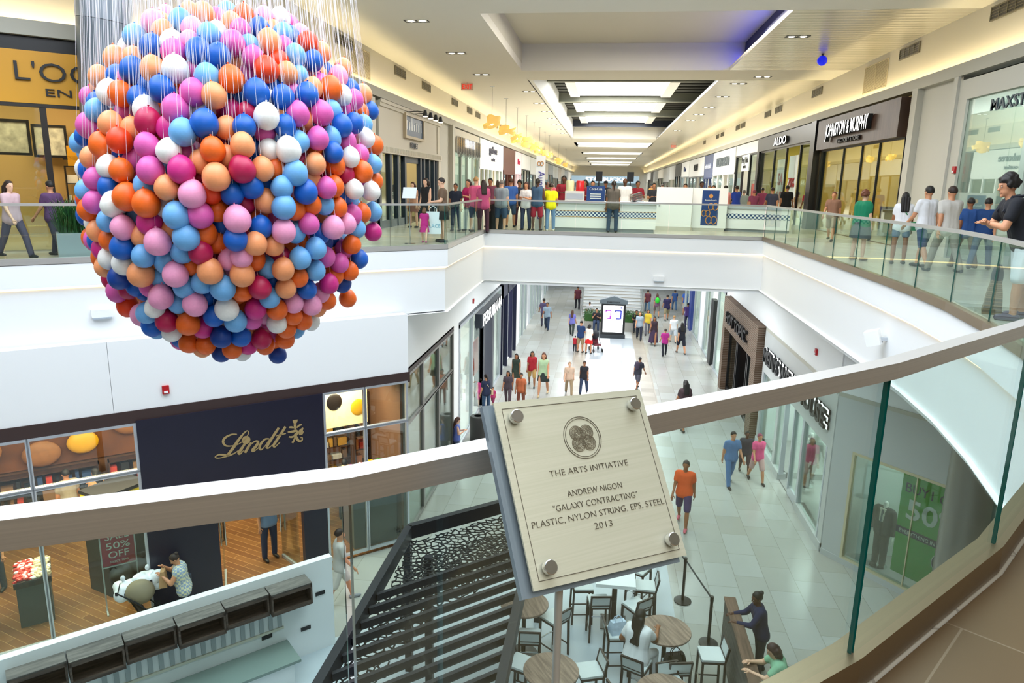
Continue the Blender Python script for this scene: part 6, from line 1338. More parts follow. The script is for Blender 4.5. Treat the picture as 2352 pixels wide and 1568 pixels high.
    if strap:
        q = MB(); kd_, col_ = strap
        if kd_ == 'backpack':
            c_ = chest - fw * .20 - up_ * .08; q.ell(c_ * s, (.15 * s, .09 * s, .21 * s), 12, 8)
            for k in (-1, 1): q.tube([(chest + Vector((k * .09, 0, 0)) - fw * .12 + up_ * .1) * s, (chest + Vector((k * .1, 0, 0)) + up_ * .135) * s, (chest + Vector((k * .11, 0, 0)) + fw * .13 + up_ * .02) * s, (chest + Vector((k * .13, 0, 0)) - fw * .05 - up_ * .18) * s], .018 * s, 6)
            q.build('backpack', mat('pack' + col_, col_, .8), t, True)
        else:
            sd = 1; q.tube([(chest + Vector((-.1, 0, 0)) + up_ * .125 + fw * .0) * s, (chest + fw * .135 + Vector((.02, 0, 0)) - up_ * .05) * s, (pel + Vector((.2 * bl, .03, 0)) + up_ * .08) * s, (chest + Vector((.03, 0, 0)) - fw * .14 - up_ * .1) * s, (chest + Vector((-.1, 0, 0)) + up_ * .125) * s], .012 * s, 6)
            q.cbox((pel + Vector((.23 * bl, .0, 0)) + up_ * .0) * s, (.09 * s, .26 * s, .2 * s)); q.build('shoulder_bag', mat('sbag' + col_, col_, .6), t)
    return t
def at_feet(px, py, z, head=None, Yh=None):
    p = atz(px, py, z)
    if head is None: return p, 1.68
    d = ray(px, head); k = sqrt(p.x ** 2 + p.y ** 2) / sqrt(d.x ** 2 + d.y ** 2); return p, EYE.z + d.z * k - z
def crowd(rows, z, lo=1.45, hi=1.9, det=1, grp=None):
    for (px, py, head, rz, pose, skin, hair, top, bottom, lb, kw) in rows:
        p, h = at_feet(px, py, z, head); kw = dict(kw); child = kw.pop('child', False)
        h = max(.85 if child else lo, min(hi, h)); person(lb, (p.x, p.y, z + .005), h, rz, pose, skin, hair, top, bottom, detail=kw.pop('detail', det), group=grp, **kw)
K = '#15110f'; BR = '#4a2d1c'; DB = '#2a1a12'; BLN = '#a9814f'; GR = '#77706a'
UPPER = [
 (950, 523, 417, 160, 'stand', 0, ('bob', BR), ('tee', '#b98d70'), ('skirt', '#8a5d4f'), 'woman in a tan top standing before the navy door, beside the woman in black', dict(fem=True)),
 (980, 533, 408, 150, 'stand', 0, ('bob', DB), ('tank', '#16171c'), ('dress', '#16171c'), 'woman in a sleeveless black dress behind the little girl in pink', dict(fem=True)),
 (1018, 556, 407, 110, 'carry', 0, ('short', '#231a17'), ('tee', '#6b5645'), ('skirt', '#1a1718'), 'dark-haired woman in a brown shirt looking down, holding a white shopping bag', dict(fem=True, detail=2, shoe='#17151a')),
 (975, 558, 474, 5, 'walk', 0, ('bob', '#7a4f33'), ('tee', '#c2267f'), ('dress', '#c2267f'), 'little girl in a magenta dress with her back to us', dict(child=True, fem=True, shoe='#b33c86')),
 (1047, 531, 420, 170, 'stand', 2, ('short', K), ('tee', '#1e2436'), ('trousers', '#26324a'), 'man in a dark navy shirt right of the woman with the white bag', {}),
 (1076, 530, 411, 150, 'hold', 1, ('long', DB), ('tee', '#c42a6c'), ('trousers', '#5a6a80'), 'woman in a magenta top in the queue, next to the man in dark navy', dict(fem=True)),
 (1092, 533, 405, -20, 'phone', 0, ('short', BLN), ('tee', '#e0608c'), ('shorts', '#38455a'), 'fair-haired person in a pink top in the queue', {}),
 (1110, 536, 412, 20, 'stand', 1, ('long', DB), ('tee', '#b84a74'), ('trousers', '#4a2a36'), 'woman with long dark hair and a rose top seen from behind in the queue', dict(fem=True)),
 (1126, 522, 408, 160, 'stand', 2, ('short', K), ('tee', '#7a3f52'), ('trousers', '#26262c'), 'man in a plum shirt behind the woman in rose', {}),
 (1150, 531, 412, -15, 'stand', 0, ('short', GR), ('tee', '#8d979e'), ('shorts', '#37506e'), 'man in a grey tee shirt behind the black litter drum', dict(build=1.12)),
 (1172, 522, 409, 10, 'stand', 1, ('short', BR), ('tee', '#3c68b4'), ('shorts', '#3a4f6c'), 'man in a bright blue tee shirt in the queue', {}),
 (1192, 520, 413, 170, 'stand', 2, ('curly', K), ('tee', '#343845'), ('trousers', '#4a2030'), 'person with dark curls between the blue shirt and the white tee', dict(fem=True)),
 (1207, 529, 417, 165, 'hold', 1, ('bob', '#4a2b26'), ('tee', '#eeeaea'), ('trousers', '#3a4560'), 'woman in a white tee shirt in the queue holding her arms in front', dict(fem=True)),
 (1232, 530, 409, -10, 'stand', 3, ('pony', K), ('tank', '#3d5a78'), ('shorts', '#a5283c'), 'person in a denim vest and red shorts in the queue', {}),
 (1249, 522, 417, 150, 'stand', 2, ('cap', K), ('tee', '#5d6a34'), ('trousers', '#343a44'), 'man in a dark cap and olive shirt just behind the bright yellow shirt', {}),
 (1263, 530, 420, 15, 'hip', 1, ('short', DB), ('tee', '#f2e60f'), ('trousers', '#6d8fb8'), 'person in a bright yellow shirt and pale jeans beside the white post sign', dict(shoe='#ece8e4')),
 (1405, 534, 414, 4, 'stand', 2, ('pony', K), ('tee', '#5c564f'), ('trousers', '#27405c'), 'woman in grey tee shirt and jeans with black ponytail standing alone at the far railing', dict(fem=True, detail=2, build=1.08)),
 (1660, 527, 425, 20, 'stand', 1, ('short', K), ('tee', '#e89a98'), ('trousers', '#17181d'), 'man in a salmon pink shirt right of the blue pretzel poster', {}),
 (1686, 518, 425, 30, 'stroll', 1, ('short', DB), ('tee', '#2546b0'), ('trousers', '#22242c'), 'man in a royal blue shirt pushing a stroller, right of the salmon shirt', {}),
 (1703, 516, 437, 0, 'stand', 0, ('short', GR), ('tee', '#a9b8b6'), ('shorts', '#4f8c84'), 'person in a pale grey shirt and teal shorts near the royal blue shirt', {}),
 (1726, 522, 433, 10, 'walk', 1, ('short', '#7a2d48'), ('tee', '#8a4060'), ('shorts', '#4c7c6c'), 'person in a plum shirt and green shorts walking away', {}),
 (1745, 512, 430, -10, 'stand', 2, ('short', K), ('tee', '#8c3a5c'), ('trousers', '#3a3a44'), 'person in a mulberry shirt before the black framed shoe shop', {}),
 (1767, 524, 427, 5, 'walk2', 1, ('short', DB), ('tee', '#3a3f58'), ('trousers', '#5a5f78'), 'man in a slate blue shirt seen from behind, before the shoe shop', {}),
 (1800, 520, 422, -20, 'walk', 1, ('short', K), ('tee', '#14161c'), ('trousers', '#30343c'), 'man in a black tee shirt seen from behind, before the shoe shop', dict(build=1.05)),
 (1827, 516, 438, 20, 'walk', 2, ('short', BR), ('tee', '#a8885c'), ('trousers', '#5a5044'), 'person in a tan shirt between the black and the red shirts', {}),
 (1851, 521, 430, 0, 'walk2', 2, ('short', K), ('tee', '#c01228'), ('trousers', '#3c2a2e'), 'man in a bright red tee shirt seen from behind, before the shoe shop', dict(build=1.05)),
 (1905, 553, 436, 150, 'walk', 1, ('short', '#6b3d2e'), ('tee', '#8e6a58'), ('shorts', '#9c8a78'), 'person in a dusty brown shirt before the timber sign shop', {}),
 (1968, 597, 436, -60, 'stand', 0, ('curly', '#6b3a22'), ('tee', '#0f7d58'), ('dress', '#4c4f58'), 'woman with auburn curls in an emerald green top and grey skirt', dict(fem=True, build=1.2, detail=2, shoe='#6a5248')),
 (2060, 606, 440, -10, 'stand', 2, ('long', K), ('tee', '#ececf0'), ('short shorts', '#35507c'), 'woman with long black hair in a white tee shirt and denim shorts', dict(fem=True, detail=2, strap=('shoulder', '#3a8a5c'))),
 (2112, 615, 421, 20, 'walk2', 1, ('short', K), ('tee', '#dfe0e4'), ('shorts', '#3a4c72'), 'tall man in a white tee shirt seen from behind, right of the long-haired woman', dict(detail=2)),
 (2162, 626, 420, 10, 'walk', 1, ('short', DB), ('tee', '#c3bfb8'), ('trousers', '#8a8478'), 'man in a pale grey shirt walking before the fire alarm pillar', {}),
 (2208, 616, 450, 0, 'walk', 2, ('short', K), ('tee', '#29508e'), ('trousers', '#6d5f58'), 'person in a mid blue shirt walking before the wide glass shop front', {}),
 (2246, 619, 452, -40, 'walk2', 1, ('short', K), ('tee', '#123a6e'), ('trousers', '#4c6480'), 'person in a dark blue tee shirt and jeans left of the leaning man', {}),
 (40, 592, 455, -100, 'walk', 0, ('long', DB), ('tee', '#c7a9ae'), ('trousers', '#4a4456'), 'woman in a dusty rose top walking before the yellow shop, at the left edge', dict(fem=True)),
 (135, 588, 452, 80, 'walk2', 1, ('short', K), ('tee', '#54365c'), ('trousers', '#2f2c3a'), 'person in a purple shirt walking before the yellow shop, behind the grass planter', {}),
]
crowd(UPPER, F)
# staff and queue behind the counter
STAFF = [(1296, 25.6, 1.84, 170, 3, 'short', '#8c1c2c', 'staff member in a maroon shirt left of the drink tanks'), (1345, 26.2, 1.72, 150, 2, 'bob', '#8c1c2c', 'staff member in a maroon shirt right of the red drink tank'),
 (1362, 27.6, 1.7, 180, 1, 'short', '#e2e2e2', 'person in a white shirt far behind the cup stacks'), (1392, 29.5, 1.72, 160, 2, 'cap', '#2c2f38', 'person in a dark cap behind the blue drinks board'),
 (1436, 26.4, 1.80, 175, 3, 'bald', '#ececea', 'bald man in a white shirt behind the counter'), (1465, 27.2, 1.72, 200, 2, 'short', '#8c1c2c', 'staff member in a maroon shirt behind the foil trays'),
 (1503, 28.5, 1.66, 180, 1, 'short', '#33363e', 'person whose dark head shows over the left of the white gate panel'), (1575, 29.0, 1.66, 170, 1, 'short', '#b8b2a6', 'person whose dark head shows over the right of the white gate panel'),
 (1612, 28.2, 1.75, 190, 3, 'short', '#d9b23a', 'man in a mustard yellow shirt behind the poster panel'), (1640, 29.5, 1.62, 170, 1, 'short', '#7a3c48', 'person just over the right edge of the poster panel')]
for px, Y, h, rz, sk_, st, tc, lb in STAFF:
    p = aty(px, 420, Y); person(lb, (p.x, p.y, F + .005), h, rz, 'hold' if st != 'bald' else 'stand', sk_, (st, K), ('tee', tc), ('trousers', '#23252c'), detail=1)
# far shoppers along the upper gallery
r = random.Random(21); FARC = ['#8a2f3c', '#2c3f6c', '#d8d6d0', '#6b6f78', '#3b5a44', '#b5894a', '#1d1f26', '#a04a6e']
for k in range(14):
    x = r.choice((-1, 1)) * r.uniform(2.6, 6.4) + .4; y = r.uniform(38, 70)
    person('distant shopper in the crowd far along the upper gallery', (x, y, F + .005), r.uniform(1.58, 1.8), r.choice((0, 180)) + r.uniform(-20, 20), r.choice(('walk', 'walk2', 'stand')), r.randint(0, 3), (r.choice(('short', 'long', 'bob')), r.choice((K, BR, DB))), ('tee', FARC[k % 8]), ('trousers', r.choice(('#23252c', '#38455a', '#6d6458'))), detail=0, group='distant shoppers on the upper floor')
LOWER = [
 (1116, 949, 859, 40, 'phone', 1, ('pony', K), ('tee', '#1b2440'), ('trousers', '#2c4664'), 'woman in a navy tee shirt and jeans by the perfume shop glass', dict(fem=True, strap=('shoulder', '#c9b08a'), shoe='#6b3a28')),
 (1104, 934, 867, 30, 'stand', 1, ('short', DB), ('tank', '#d93a86'), ('shorts', '#d93a86'), 'small child in hot pink beside the woman in navy', dict(child=True)),
 (1048, 1058, 958, -70, 'down', 0, ('long', '#4a2a20'), ('tank', '#5a6cb0'), ('shorts', '#39455f'), 'girl in a blue tie-dye top standing by the litter bin', dict(fem=True)),
 (1166, 930, 868, 175, 'walk', 2, ('long', K), ('tee', '#4a3f48'), ('trousers', '#5a4a52'), 'woman in a dull plum top just above the left of the plaque', dict(fem=True)),
 (1196, 938, 880, 170, 'stand', 2, ('short', K), ('tee', '#b5603a'), ('trousers', '#7a4434'), 'person in a rust shirt at the plaque\'s upper left, front one', {}),
 (1132, 935, 888, 160, 'walk', 1, ('short', DB), ('tee', '#c23a72'), ('shorts', '#8a2f52'), 'child in a cerise shirt following the woman in navy', dict(child=True)),
 (1185, 890, 809, 178, 'walk2', 2, ('long', K), ('tank', '#27352c'), ('dress', '#2e3a30'), 'woman in a dark green dress walking towards us, left of the red shirt', dict(fem=True)),
 (1221, 887, 803, 182, 'walk', 2, ('long', K), ('tee', '#a51f2c'), ('shorts', '#b9955a'), 'woman in a red shirt and tan shorts walking towards us', dict(fem=True)),
 (1247, 908, 806, 176, 'walk2', 1, ('long', '#5a3320'), ('tank', '#a7c29a'), ('skirt', '#26302e'), 'woman in a pale green vest and dark skirt walking towards us', dict(fem=True, shoe='#c9b28a')),
 (1306, 906, 828, 185, 'walk', 0, ('short', '#9a7a5c'), ('tee', '#d3b49c'), ('trousers', '#a18a6a'), 'person in a beige shirt and khaki trousers walking towards us', dict(strap=('shoulder', '#b9a58c'))),
 (1340, 904, 826, 175, 'walk2', 2, ('short', DB), ('tank', '#22222a'), ('trousers', '#2b3a56'), 'person in a black vest and jeans beside the beige shirt', dict(fem=True, build=1.1)),
 (1463, 893, 842, -30, 'walk', 2, ('short', K), ('tee', '#2b2d3a'), ('shorts', '#4c4c5a'), 'hurrying person in dark clothes with a backpack above the plaque\'s right corner', dict(strap=('backpack', '#3a2f44'), lean=14)),
 (1568, 987, 856, 20, 'walk2', 2, ('long', K), ('tee', '#3c2c30'), ('shorts', '#4a3438'), 'woman in dark brown hidden below by the handrail, right of the plaque', dict(fem=True)),
 (1566, 1206, 1050, 165, 'walk', 2, ('short', '#3a3434'), ('tee', '#e8602a'), ('shorts', '#4a3a66'), 'person in an orange shirt and purple shorts right of the plaque', dict(shoe='#d96a7a')),
 (1674, 1113, 985, -165, 'walk2', 1, ('short', K), ('tee', '#5b7fae'), ('trousers', '#5078a8'), 'person in a blue shirt and jeans left of the pink shirt', {}),
 (1735, 1106, 990, -170, 'walk', 1, ('short', '#8a3a54'), ('tee', '#e25a8c'), ('shorts', '#c9a5a0'), 'person in a pink shirt before the menswear windows', dict(fem=True)),
 (1708, 1090, 995, 175, 'walk', 3, ('short', K), ('tee', '#3a3a44'), ('shorts', '#4a3c40'), 'person in charcoal between the blue and the pink shirts', {}),
 (1332, 809, 736, -25, 'down', 1, ('short', K), ('tee', '#1f3a66'), ('shorts', '#a08a68'), 'man in navy tee shirt and khaki shorts reading beside the woman in a red skirt', {}),
 (1351, 812, 744, -20, 'down', 1, ('bob', K), ('tee', '#eee9e0'), ('skirt', '#d81f1f'), 'woman in a white top and bright red skirt before the directory', dict(fem=True)),
 (1320, 807, 771, -20, 'stand', 1, ('short', K), ('tee', '#b3212f'), ('trousers', '#25232c'), 'toddler in a red shirt beside the man in navy and khaki shorts', dict(child=True)),
 (1256, 757, 692, 170, 'walk', 2, ('short', K), ('tee', '#8fa3b4'), ('trousers', '#2a3a56'), 'man in a pale blue-grey shirt and dark jeans, far left of the directory', {}),
 (1248, 748, 683, 10, 'walk2', 2, ('short', K), ('tee', '#4d4566'), ('trousers', '#3a3a4c'), 'person in a dull violet shirt just behind the pale blue-grey shirt', {}),
 (1313, 770, 710, -10, 'walk', 1, ('long', BR), ('tee', '#6a6ab4'), ('trousers', '#2b3634'), 'woman in a periwinkle top left of the man in the light grey tee', dict(fem=True)),
 (1353, 745, 694, 15, 'stand', 1, ('short', K), ('tee', '#c3c2c6'), ('shorts', '#1f2430'), 'man in a light grey tee and black shorts left of the directory', {}),
 (1326, 710, 655, 0, 'walk', 2, ('short', K), ('tee', '#5a2430'), ('trousers', '#23242c'), 'person in a maroon top near the foot of the stairs, left', {}),
 (1467, 780, 713, 172, 'walk', 1, ('long', '#5a3a2a'), ('tee', '#93a2b0'), ('trousers', '#23283a'), 'woman in a pale slate top right of the directory', dict(fem=True)),
 (1486, 768, 709, 185, 'walk2', 1, ('bob', DB), ('tee', '#e0c23f'), ('trousers', '#6a6a74'), 'woman in a mustard yellow top right of the directory', dict(fem=True)),
 (1500, 792, 724, 170, 'walk', 2, ('long', K), ('tank', '#33222c'), ('long dress', '#3b2a46'), 'woman in a long dark purple dress right of the directory', dict(fem=True)),
 (1525, 817, 753, 5, 'walk2', 1, ('short', DB), ('tee', '#b02a86'), ('trousers', '#20232e'), 'person in a magenta shirt and black trousers walking away', {}),
 (1563, 812, 738, 10, 'walk', 1, ('long', K), ('tee', '#191b28'), ('shorts', '#1d2030'), 'woman all in dark navy walking away near the brick shop', dict(fem=True)),
 (1545, 786, 722, 0, 'walk', 0, ('short', BLN), ('tee', '#d6dade'), ('shorts', '#b9c2cc'), 'person in white between the magenta and the navy figures', {}),
 (1577, 752, 693, 0, 'walk2', 2, ('short', K), ('tee', '#4f3a78'), ('trousers', '#2f2c44'), 'person in a violet shirt before the glass shop with the black post', {}),
 (1573, 722, 665, 180, 'stand', 1, ('short', DB), ('tee', '#3c6ac4'), ('shorts', '#c9c4ba'), 'person in a bright blue shirt by the far right shop front', {}),
 (1507, 728, 672, 0, 'walk', 1, ('long', BR), ('tee', '#7a5a74'), ('shorts', '#7c7470'), 'woman carrying a large bright green bag on her back', dict(fem=True, strap=('backpack', '#36d23a'))),
 (1530, 735, 675, 5, 'walk2', 1, ('short', K), ('tee', '#241f4a'), ('shorts', '#8a8064'), 'man in an indigo shirt and khaki shorts walking away from us', dict(build=1.1)),
 (1486, 716, 664, 0, 'walk', 1, ('short', DB), ('tee', '#6a3440'), ('trousers', '#5f7f9c'), 'person in a wine red shirt and pale jeans beyond the directory', {}),
 (1442, 716, 658, 0, 'stand', 2, ('short', K), ('tee', '#131417'), ('trousers', '#1c1e24'), 'person in black right behind the directory top', {}),
 (1420, 712, 668, 180, 'stand', 1, ('short', DB), ('tee', '#e6de52'), ('trousers', '#55606a'), 'person in a pale yellow shirt at the foot of the stairs', {}),
 (1548, 712, 664, 0, 'walk', 1, ('short', DB), ('tee', '#3a5b96'), ('trousers', '#4b6c92'), 'person in a denim blue shirt far back by the blue framed shop', {}),
]
crowd(LOWER, 0.0)
# two figures seated by the planters
person('seated person in a dark top on the planter edge left of the directory', (-.25, 41.95, .005), 1.7, 180, dict(L=(84, 84), R=(84, 84), aL=(20, 8, 95, 30), aR=(25, 8, 125, 30), head=(10, 0)), 1, ('short', K), ('tee', '#22222a'), ('trousers', '#3a4c6c'), pelvis=.62)
person('seated person in black with a lime backpack right of the directory', (2.1, 41.95, .005), 1.65, 180, dict(L=(84, 84), R=(84, 84), aL=(20, 8, 80, 30), aR=(20, 8, 80, 30)), 2, ('short', K), ('tee', '#17181d'), ('trousers', '#26282f'), pelvis=.62, strap=('backpack', '#b8d62a'))
# ---- close figures
lt = dict(L=(4, 3), R=(-6, 4), lean=24, aL=(20, 10, 78, 62), aR=(22, 10, 78, 62), head=(14, 8))
person('man in a navy polo and white shorts leaning on the railing, right edge', (4.98, 9.25, F + .005), 1.78, 78, lt, 1, ('curly', '#14100f'), ('polo', '#10131c'), ('shorts', '#e9ebef'), '#4a3550', build=1.08, detail=2, strap=('backpack', '#161a26'))
person('seated woman in white with long dark braids, back to us, at the round table', (.84, 10.63, .006), 1.72, -25, dict(L=(80, 78), R=(74, 82), abd=12, lean=9, aL=(-8, 26, 75, 30), aR=(38, 16, 60, 22), head=(10, -10)), 2, ('braids', '#191312'), ('tee', '#f2f3f6'), ('trousers', '#eff1f4'), '#d9d2ca', fem=True, build=1.15, detail=2, pelvis=.865)
person('woman in a navy top with a blue hairband leaning on the timber barrier, farther one', (3.06, 11.62, .006), 1.66, 92, dict(L=(3, 3), R=(-5, 4), lean=10, aL=(35, 12, 55, 26), aR=(35, 12, 55, 26), head=(14, 8)), 3, ('bun', '#120e0d'), ('long', '#1a2147'), ('trousers', '#1d2230'), '#17181c', fem=True, build=1.05, detail=2)
person('woman in a pale green polo leaning on the timber barrier, nearer one', (3.14, 10.22, .006), 1.64, 84, dict(L=(3, 3), R=(-4, 4), lean=20, aL=(40, 12, 55, 32), aR=(44, 10, 58, 36), head=(24, 0)), 0, ('bob', '#3a2320'), ('polo', '#8fc4a0'), ('trousers', '#5a5f58'), '#3a3430', fem=True, build=1.12, detail=2, strap=('shoulder', '#17181c'))
plaid = checker_mat('plaid_cloth', '#d9d8b4', '#8fa3c0', .045, .8)
person('woman in sleeveless plaid shirt looking into a brown paper bag before the dark panel', (-7.72, 11.42, .005), 1.56, 118, dict(aL=(32, 10, 95, 30), aR=(45, 26, 92, 42), head=(34, 0), lean=8), 1, ('bun', '#2a1c16'), ('cap', '#c9c9b0'), ('trousers', '#23283a'), '#1c1a1a', fem=True, build=1.2, detail=2, pattern=plaid, strap=('shoulder', '#3a4250'))
b_ = bag('paper_bag', 'brown paper bag in the hands of the woman in plaid', (-8.02, 11.26, .93), (.24, .14, .32), mat('kraft_paper', '#b08b62', .8), radians(118), False)
bag('carrier_bag', 'pink lettered carrier bag hanging beside the stroller', (-7.98, 11.05, .1), (.3, .12, .36), mat('pink_print', '#c2335e', .6, noise=.7, nscale=40), radians(118))
q, hh = at_feet(1008, 556, F); t = bag('shopping_bag', 'large white shopping bag with pale blue letters held by the woman in brown', (q.x - .12, q.y - .12, F + .22), (.4, .16, .56), mat('white_bag', '#eef3f6', .5), radians(20))
text('PLACE', .13, mat('pale_blue_ink', '#8fc6dd', .5), t, (0, -.075, .16), width=.34, depth=.004, name='bag_letters')
stroller(atz(1690, 512, F).x, atz(1690, 512, F).y + .8, F, radians(30), 'dark stroller pushed by the man in royal blue', '#23262d')
# shoppers inside the chocolate shop
for u_, v_, h, rz, tc, bc, hr, lb, fem in ((-6.75, 4.4, 1.75, 20, '#a39a86', '#3a3a3a', ('short', K), 'man in a beige tee shirt seen through the shop window, back to us', False), (-6.15, 4.3, 1.68, 40, '#b98a5a', '#15857c', ('long', K), 'woman in a striped top and teal skirt seen through the shop window', True),
     (-3.05, .95, 1.78, 190, '#7a96b8', '#27324a', ('short', DB), 'man in a pale blue checked shirt walking out of the shop doorway', False), (-3.9, 2.4, 1.7, 150, '#3a3436', '#2b2b2e', ('short', K), 'person in dark shorts inside the shop doorway, left', False), (-2.75, 2.2, 1.66, 20, '#6b4a3a', '#4a3a34', ('short', DB), 'person in brown inside the shop doorway, right', False),
     (-.85, 1.95, 1.62, -30, '#e8d41a', '#3a3a44', ('short', K), 'person in a yellow tee shirt behind the right-hand shop window', False), (-1.45, 1.9, 1.7, 30, '#1f5a3c', '#23262c', ('short', K), 'person in a dark green striped top behind the right-hand shop window', False), (-8.2, 2.6, 1.66, 160, '#4a3f3a', '#3a3836', ('short', K), 'shopper in dark clothes deep behind the left-hand shop window', False)):
    x, y = inl(u_, v_); person(lb, (x, y, .035), h, rz + 41, 'phone' if fem else 'stand', 1, hr, ('tee', tc), ('skirt' if fem else 'trousers', bc), fem=fem)
p = atz(783, 1385, 0); person('man in grey trainers and shorts walking between the white wall and the roof frame', (p.x, p.y, .005), 1.72, -60, 'walk', 1, ('short', DB), ('tee', '#b9b6b0'), ('shorts', '#c6c2ba'), '#8f9298')
# mannequins in the menswear windows
def mannequin(label, x, y, z, rz, suit, tie):
    t = thing('mannequin', label, 'mannequin', (x, y, z), rz); b = MB(); w = mat('mannequin_white', '#ecebe6', .4); sm = mat('suit' + suit, suit, .8, noise=.12, nscale=12)
    capsule(b, (0, 0, 1.42), (0, .0, 1.56), .056, .052); 
    for s in (-1, 1): capsule(b, (s * .27, .03, .86), (s * .27, .05, .76), .03, .035)
    link(remesh(b, .014), 'form', w, t)
    for s in (-1, 1):
        for k in range(4): MB().tube([(s * .27 + (k - 1.5) * .014, .06, .75), (s * .27 + (k - 1.5) * .014, .075, .67)], .007, 6).build('finger', w, t, True)
    b = MB()
    for k in (-1, 0, 1): capsule(b, (k * .08, 0, .86), (k * .075, 0, 1.1), .13, .115); capsule(b, (k * .075, 0, 1.1), (k * .085, 0, 1.36), .115, .105)
    capsule(b, (-.16, 0, 1.40), (.16, 0, 1.40), .075, .075)
    for s in (-1, 1): capsule(b, (s * .2, 0, 1.38), (s * .26, -.02, 1.1), .068, .056); capsule(b, (s * .26, -.02, 1.1), (s * .27, .03, .88), .056, .045)
    link(remesh(b, .016), 'jacket', sm, t); b = MB()
    for s in (-1, 1): capsule(b, (s * .085, 0, .82), (s * .09, 0, .08), .098, .07)
    link(remesh(b, .018), 'trousers', sm, t)
    b = MB(); b.add([(-.045, .122, 1.14), (.045, .122, 1.14), (.075, .085, 1.44), (-.075, .085, 1.44), (-.04, .1, 1.14), (.04, .1, 1.14), (.06, .05, 1.44), (-.06, .05, 1.44)], [(0, 1, 2, 3), (7, 6, 5, 4), (0, 4, 5, 1), (1, 5, 6, 2), (2, 6, 7, 3), (3, 7, 4, 0)]); so = b.build('shirt_front', mat('shirt_ivory', '#e6e2d2', .7), t)
    MB().add([(-.018, .13, 1.14), (.018, .13, 1.14), (.022, .1, 1.42), (-.022, .1, 1.42), (0, .125, 1.1)], [(0, 1, 2, 3), (0, 4, 1)]).build('tie', mat('tie' + tie, tie, .6), so)
    for s in (-1, 1): b = MB(); capsule(b, (s * .09, -.03, .045), (s * .1, .14, .04), .042, .036); link(remesh(b, .016), 'shoe', M['black'], t)
    MB().lathe([(.2, 0), (.2, .012)], 24).build('stand', M['chrome'], t)
def inr(u_, v_): return (RP.x + RD.x * u_ + RN.x * v_, RP.y + RD.y * u_ + RN.y * v_)
x, y = inr(1.05, .62); mannequin('mannequin in a grey suit left of the green poster', x, y, .03, AR + pi, '#3a3c40', '#5a6a78')
x, y = inr(3.75, .8); mannequin('mannequin in a black suit at the far right window behind the round column', x, y, .03, AR + pi, '#1b1a1d', '#5a4a3c')
x, y = inr(3.25, 1.0); mannequin('mannequin in a dark suit half behind the round column', x, y, .03, AR + pi, '#232327', '#3a4a5c')
mannequin('mannequin in a dark patterned jacket in the straight menswear window', LXR + .55, 19.9, .225, radians(90), '#2b2826', '#6a5a3a')
# ================================================================== CEILING AND WALL FITTINGS
def downlight(px, py, z, lb, rz=0):
    p = atz(px, py, z); t = thing('downlight', lb, 'ceiling light', (p.x, p.y, z), rz, 'twin recessed ceiling lights')
    b = MB(); b.box((-.32, -.14, -.012), (.32, -.11, -.001)); b.box((-.32, .11, -.012), (.32, .14, -.001)); b.box((-.32, -.11, -.012), (-.29, .11, -.001)); b.box((.29, -.11, -.012), (.32, .11, -.001)); b.box((-.02, -.11, -.010), (.02, .11, -.001)); b.build('trim_frame', M['dark'], t)
    for s_ in (-1, 1): MB().lathe([(.085, -.01), (.085, -.001)], 16, (s_ * .155, 0, 0)).build('lamp', M['ltw'], t)
for k, (px, py) in enumerate(((957, 48), (1048, 122), (1106, 171), (1216, 210), (1239, 237), (1256, 256), (1268, 272), (1278, 285), (1288, 297), (1296, 306))):
    downlight(px, py, ZC, 'twin recessed light in the cream ceiling left of the skylights, %s from the near end' % ['first', 'second', 'third', 'fourth', 'fifth', 'sixth', 'seventh', 'eighth', 'ninth', 'tenth'][k])
for k, (px, py) in enumerate(((1832, 84), (1752, 176), (1696, 192), (1659, 222), (1628, 246), (1605, 263), (1586, 276), (1556, 300))):
    downlight(px, py, ZC, 'twin recessed light in the slatted ceiling right of the skylights, %s from the near end' % ['first', 'second', 'third', 'fourth', 'fifth', 'sixth', 'seventh', 'eighth'][k])
def vent(side, Y, z, lb, w=1.3):
    x = XL - .28 if side < 0 else XR + .28; t = thing('air_vent', lb, 'vent', (x, Y, F + z), H90 if side < 0 else H_90, 'dark air vents high on the bulkheads')
    MB().box((-w / 2, -.03, -.12), (w / 2, -.004, .12)).build('backing', M['black'], t); b = MB(); frame_rect(b, -w / 2 - .03, w / 2 + .03, -.15, .15, .03, -.045, -.004)
    for k in range(1, 4): b.box((-w / 2 + w * k / 4 - .012, -.042, -.12), (-w / 2 + w * k / 4 + .012, -.006, .12))
    for k in range(1, 4): b.box((-w / 2, -.038, -.12 + k * .06 - .006), (w / 2, -.008, -.12 + k * .06 + .006))
    b.build('grille', mat('vent_grey', '#6f6a5c', .5), t)
NTH = ['first', 'second', 'third', 'fourth', 'fifth', 'sixth', 'seventh', 'eighth', 'ninth', 'tenth', 'eleventh', 'twelfth']
for k, (px, py) in enumerate(((788, 65), (918, 142), (978, 179), (1044, 216), (1078, 237), (1097, 248), (1139, 271), (1152, 280), (1181, 298), (1191, 304), (1212, 316))):
    p = atx(px, py, XL - .28); vent(-1, p.y, min(5.35, max(5.1, p.z - F)), 'dark slotted vent on the left bulkhead, %s from the near end' % NTH[k])
for k, (px, py) in enumerate(((2320, 4), (2093, 104), (1879, 204), (1790, 246), (1765, 256), (1708, 281), (1696, 289), (1660, 307), (1649, 312), (1619, 325))):
    p = atx(px, py, XR + .28); vent(1, p.y, min(5.35, max(5.1, p.z - F)), 'dark slotted vent on the right bulkhead, %s from the near end' % NTH[k])
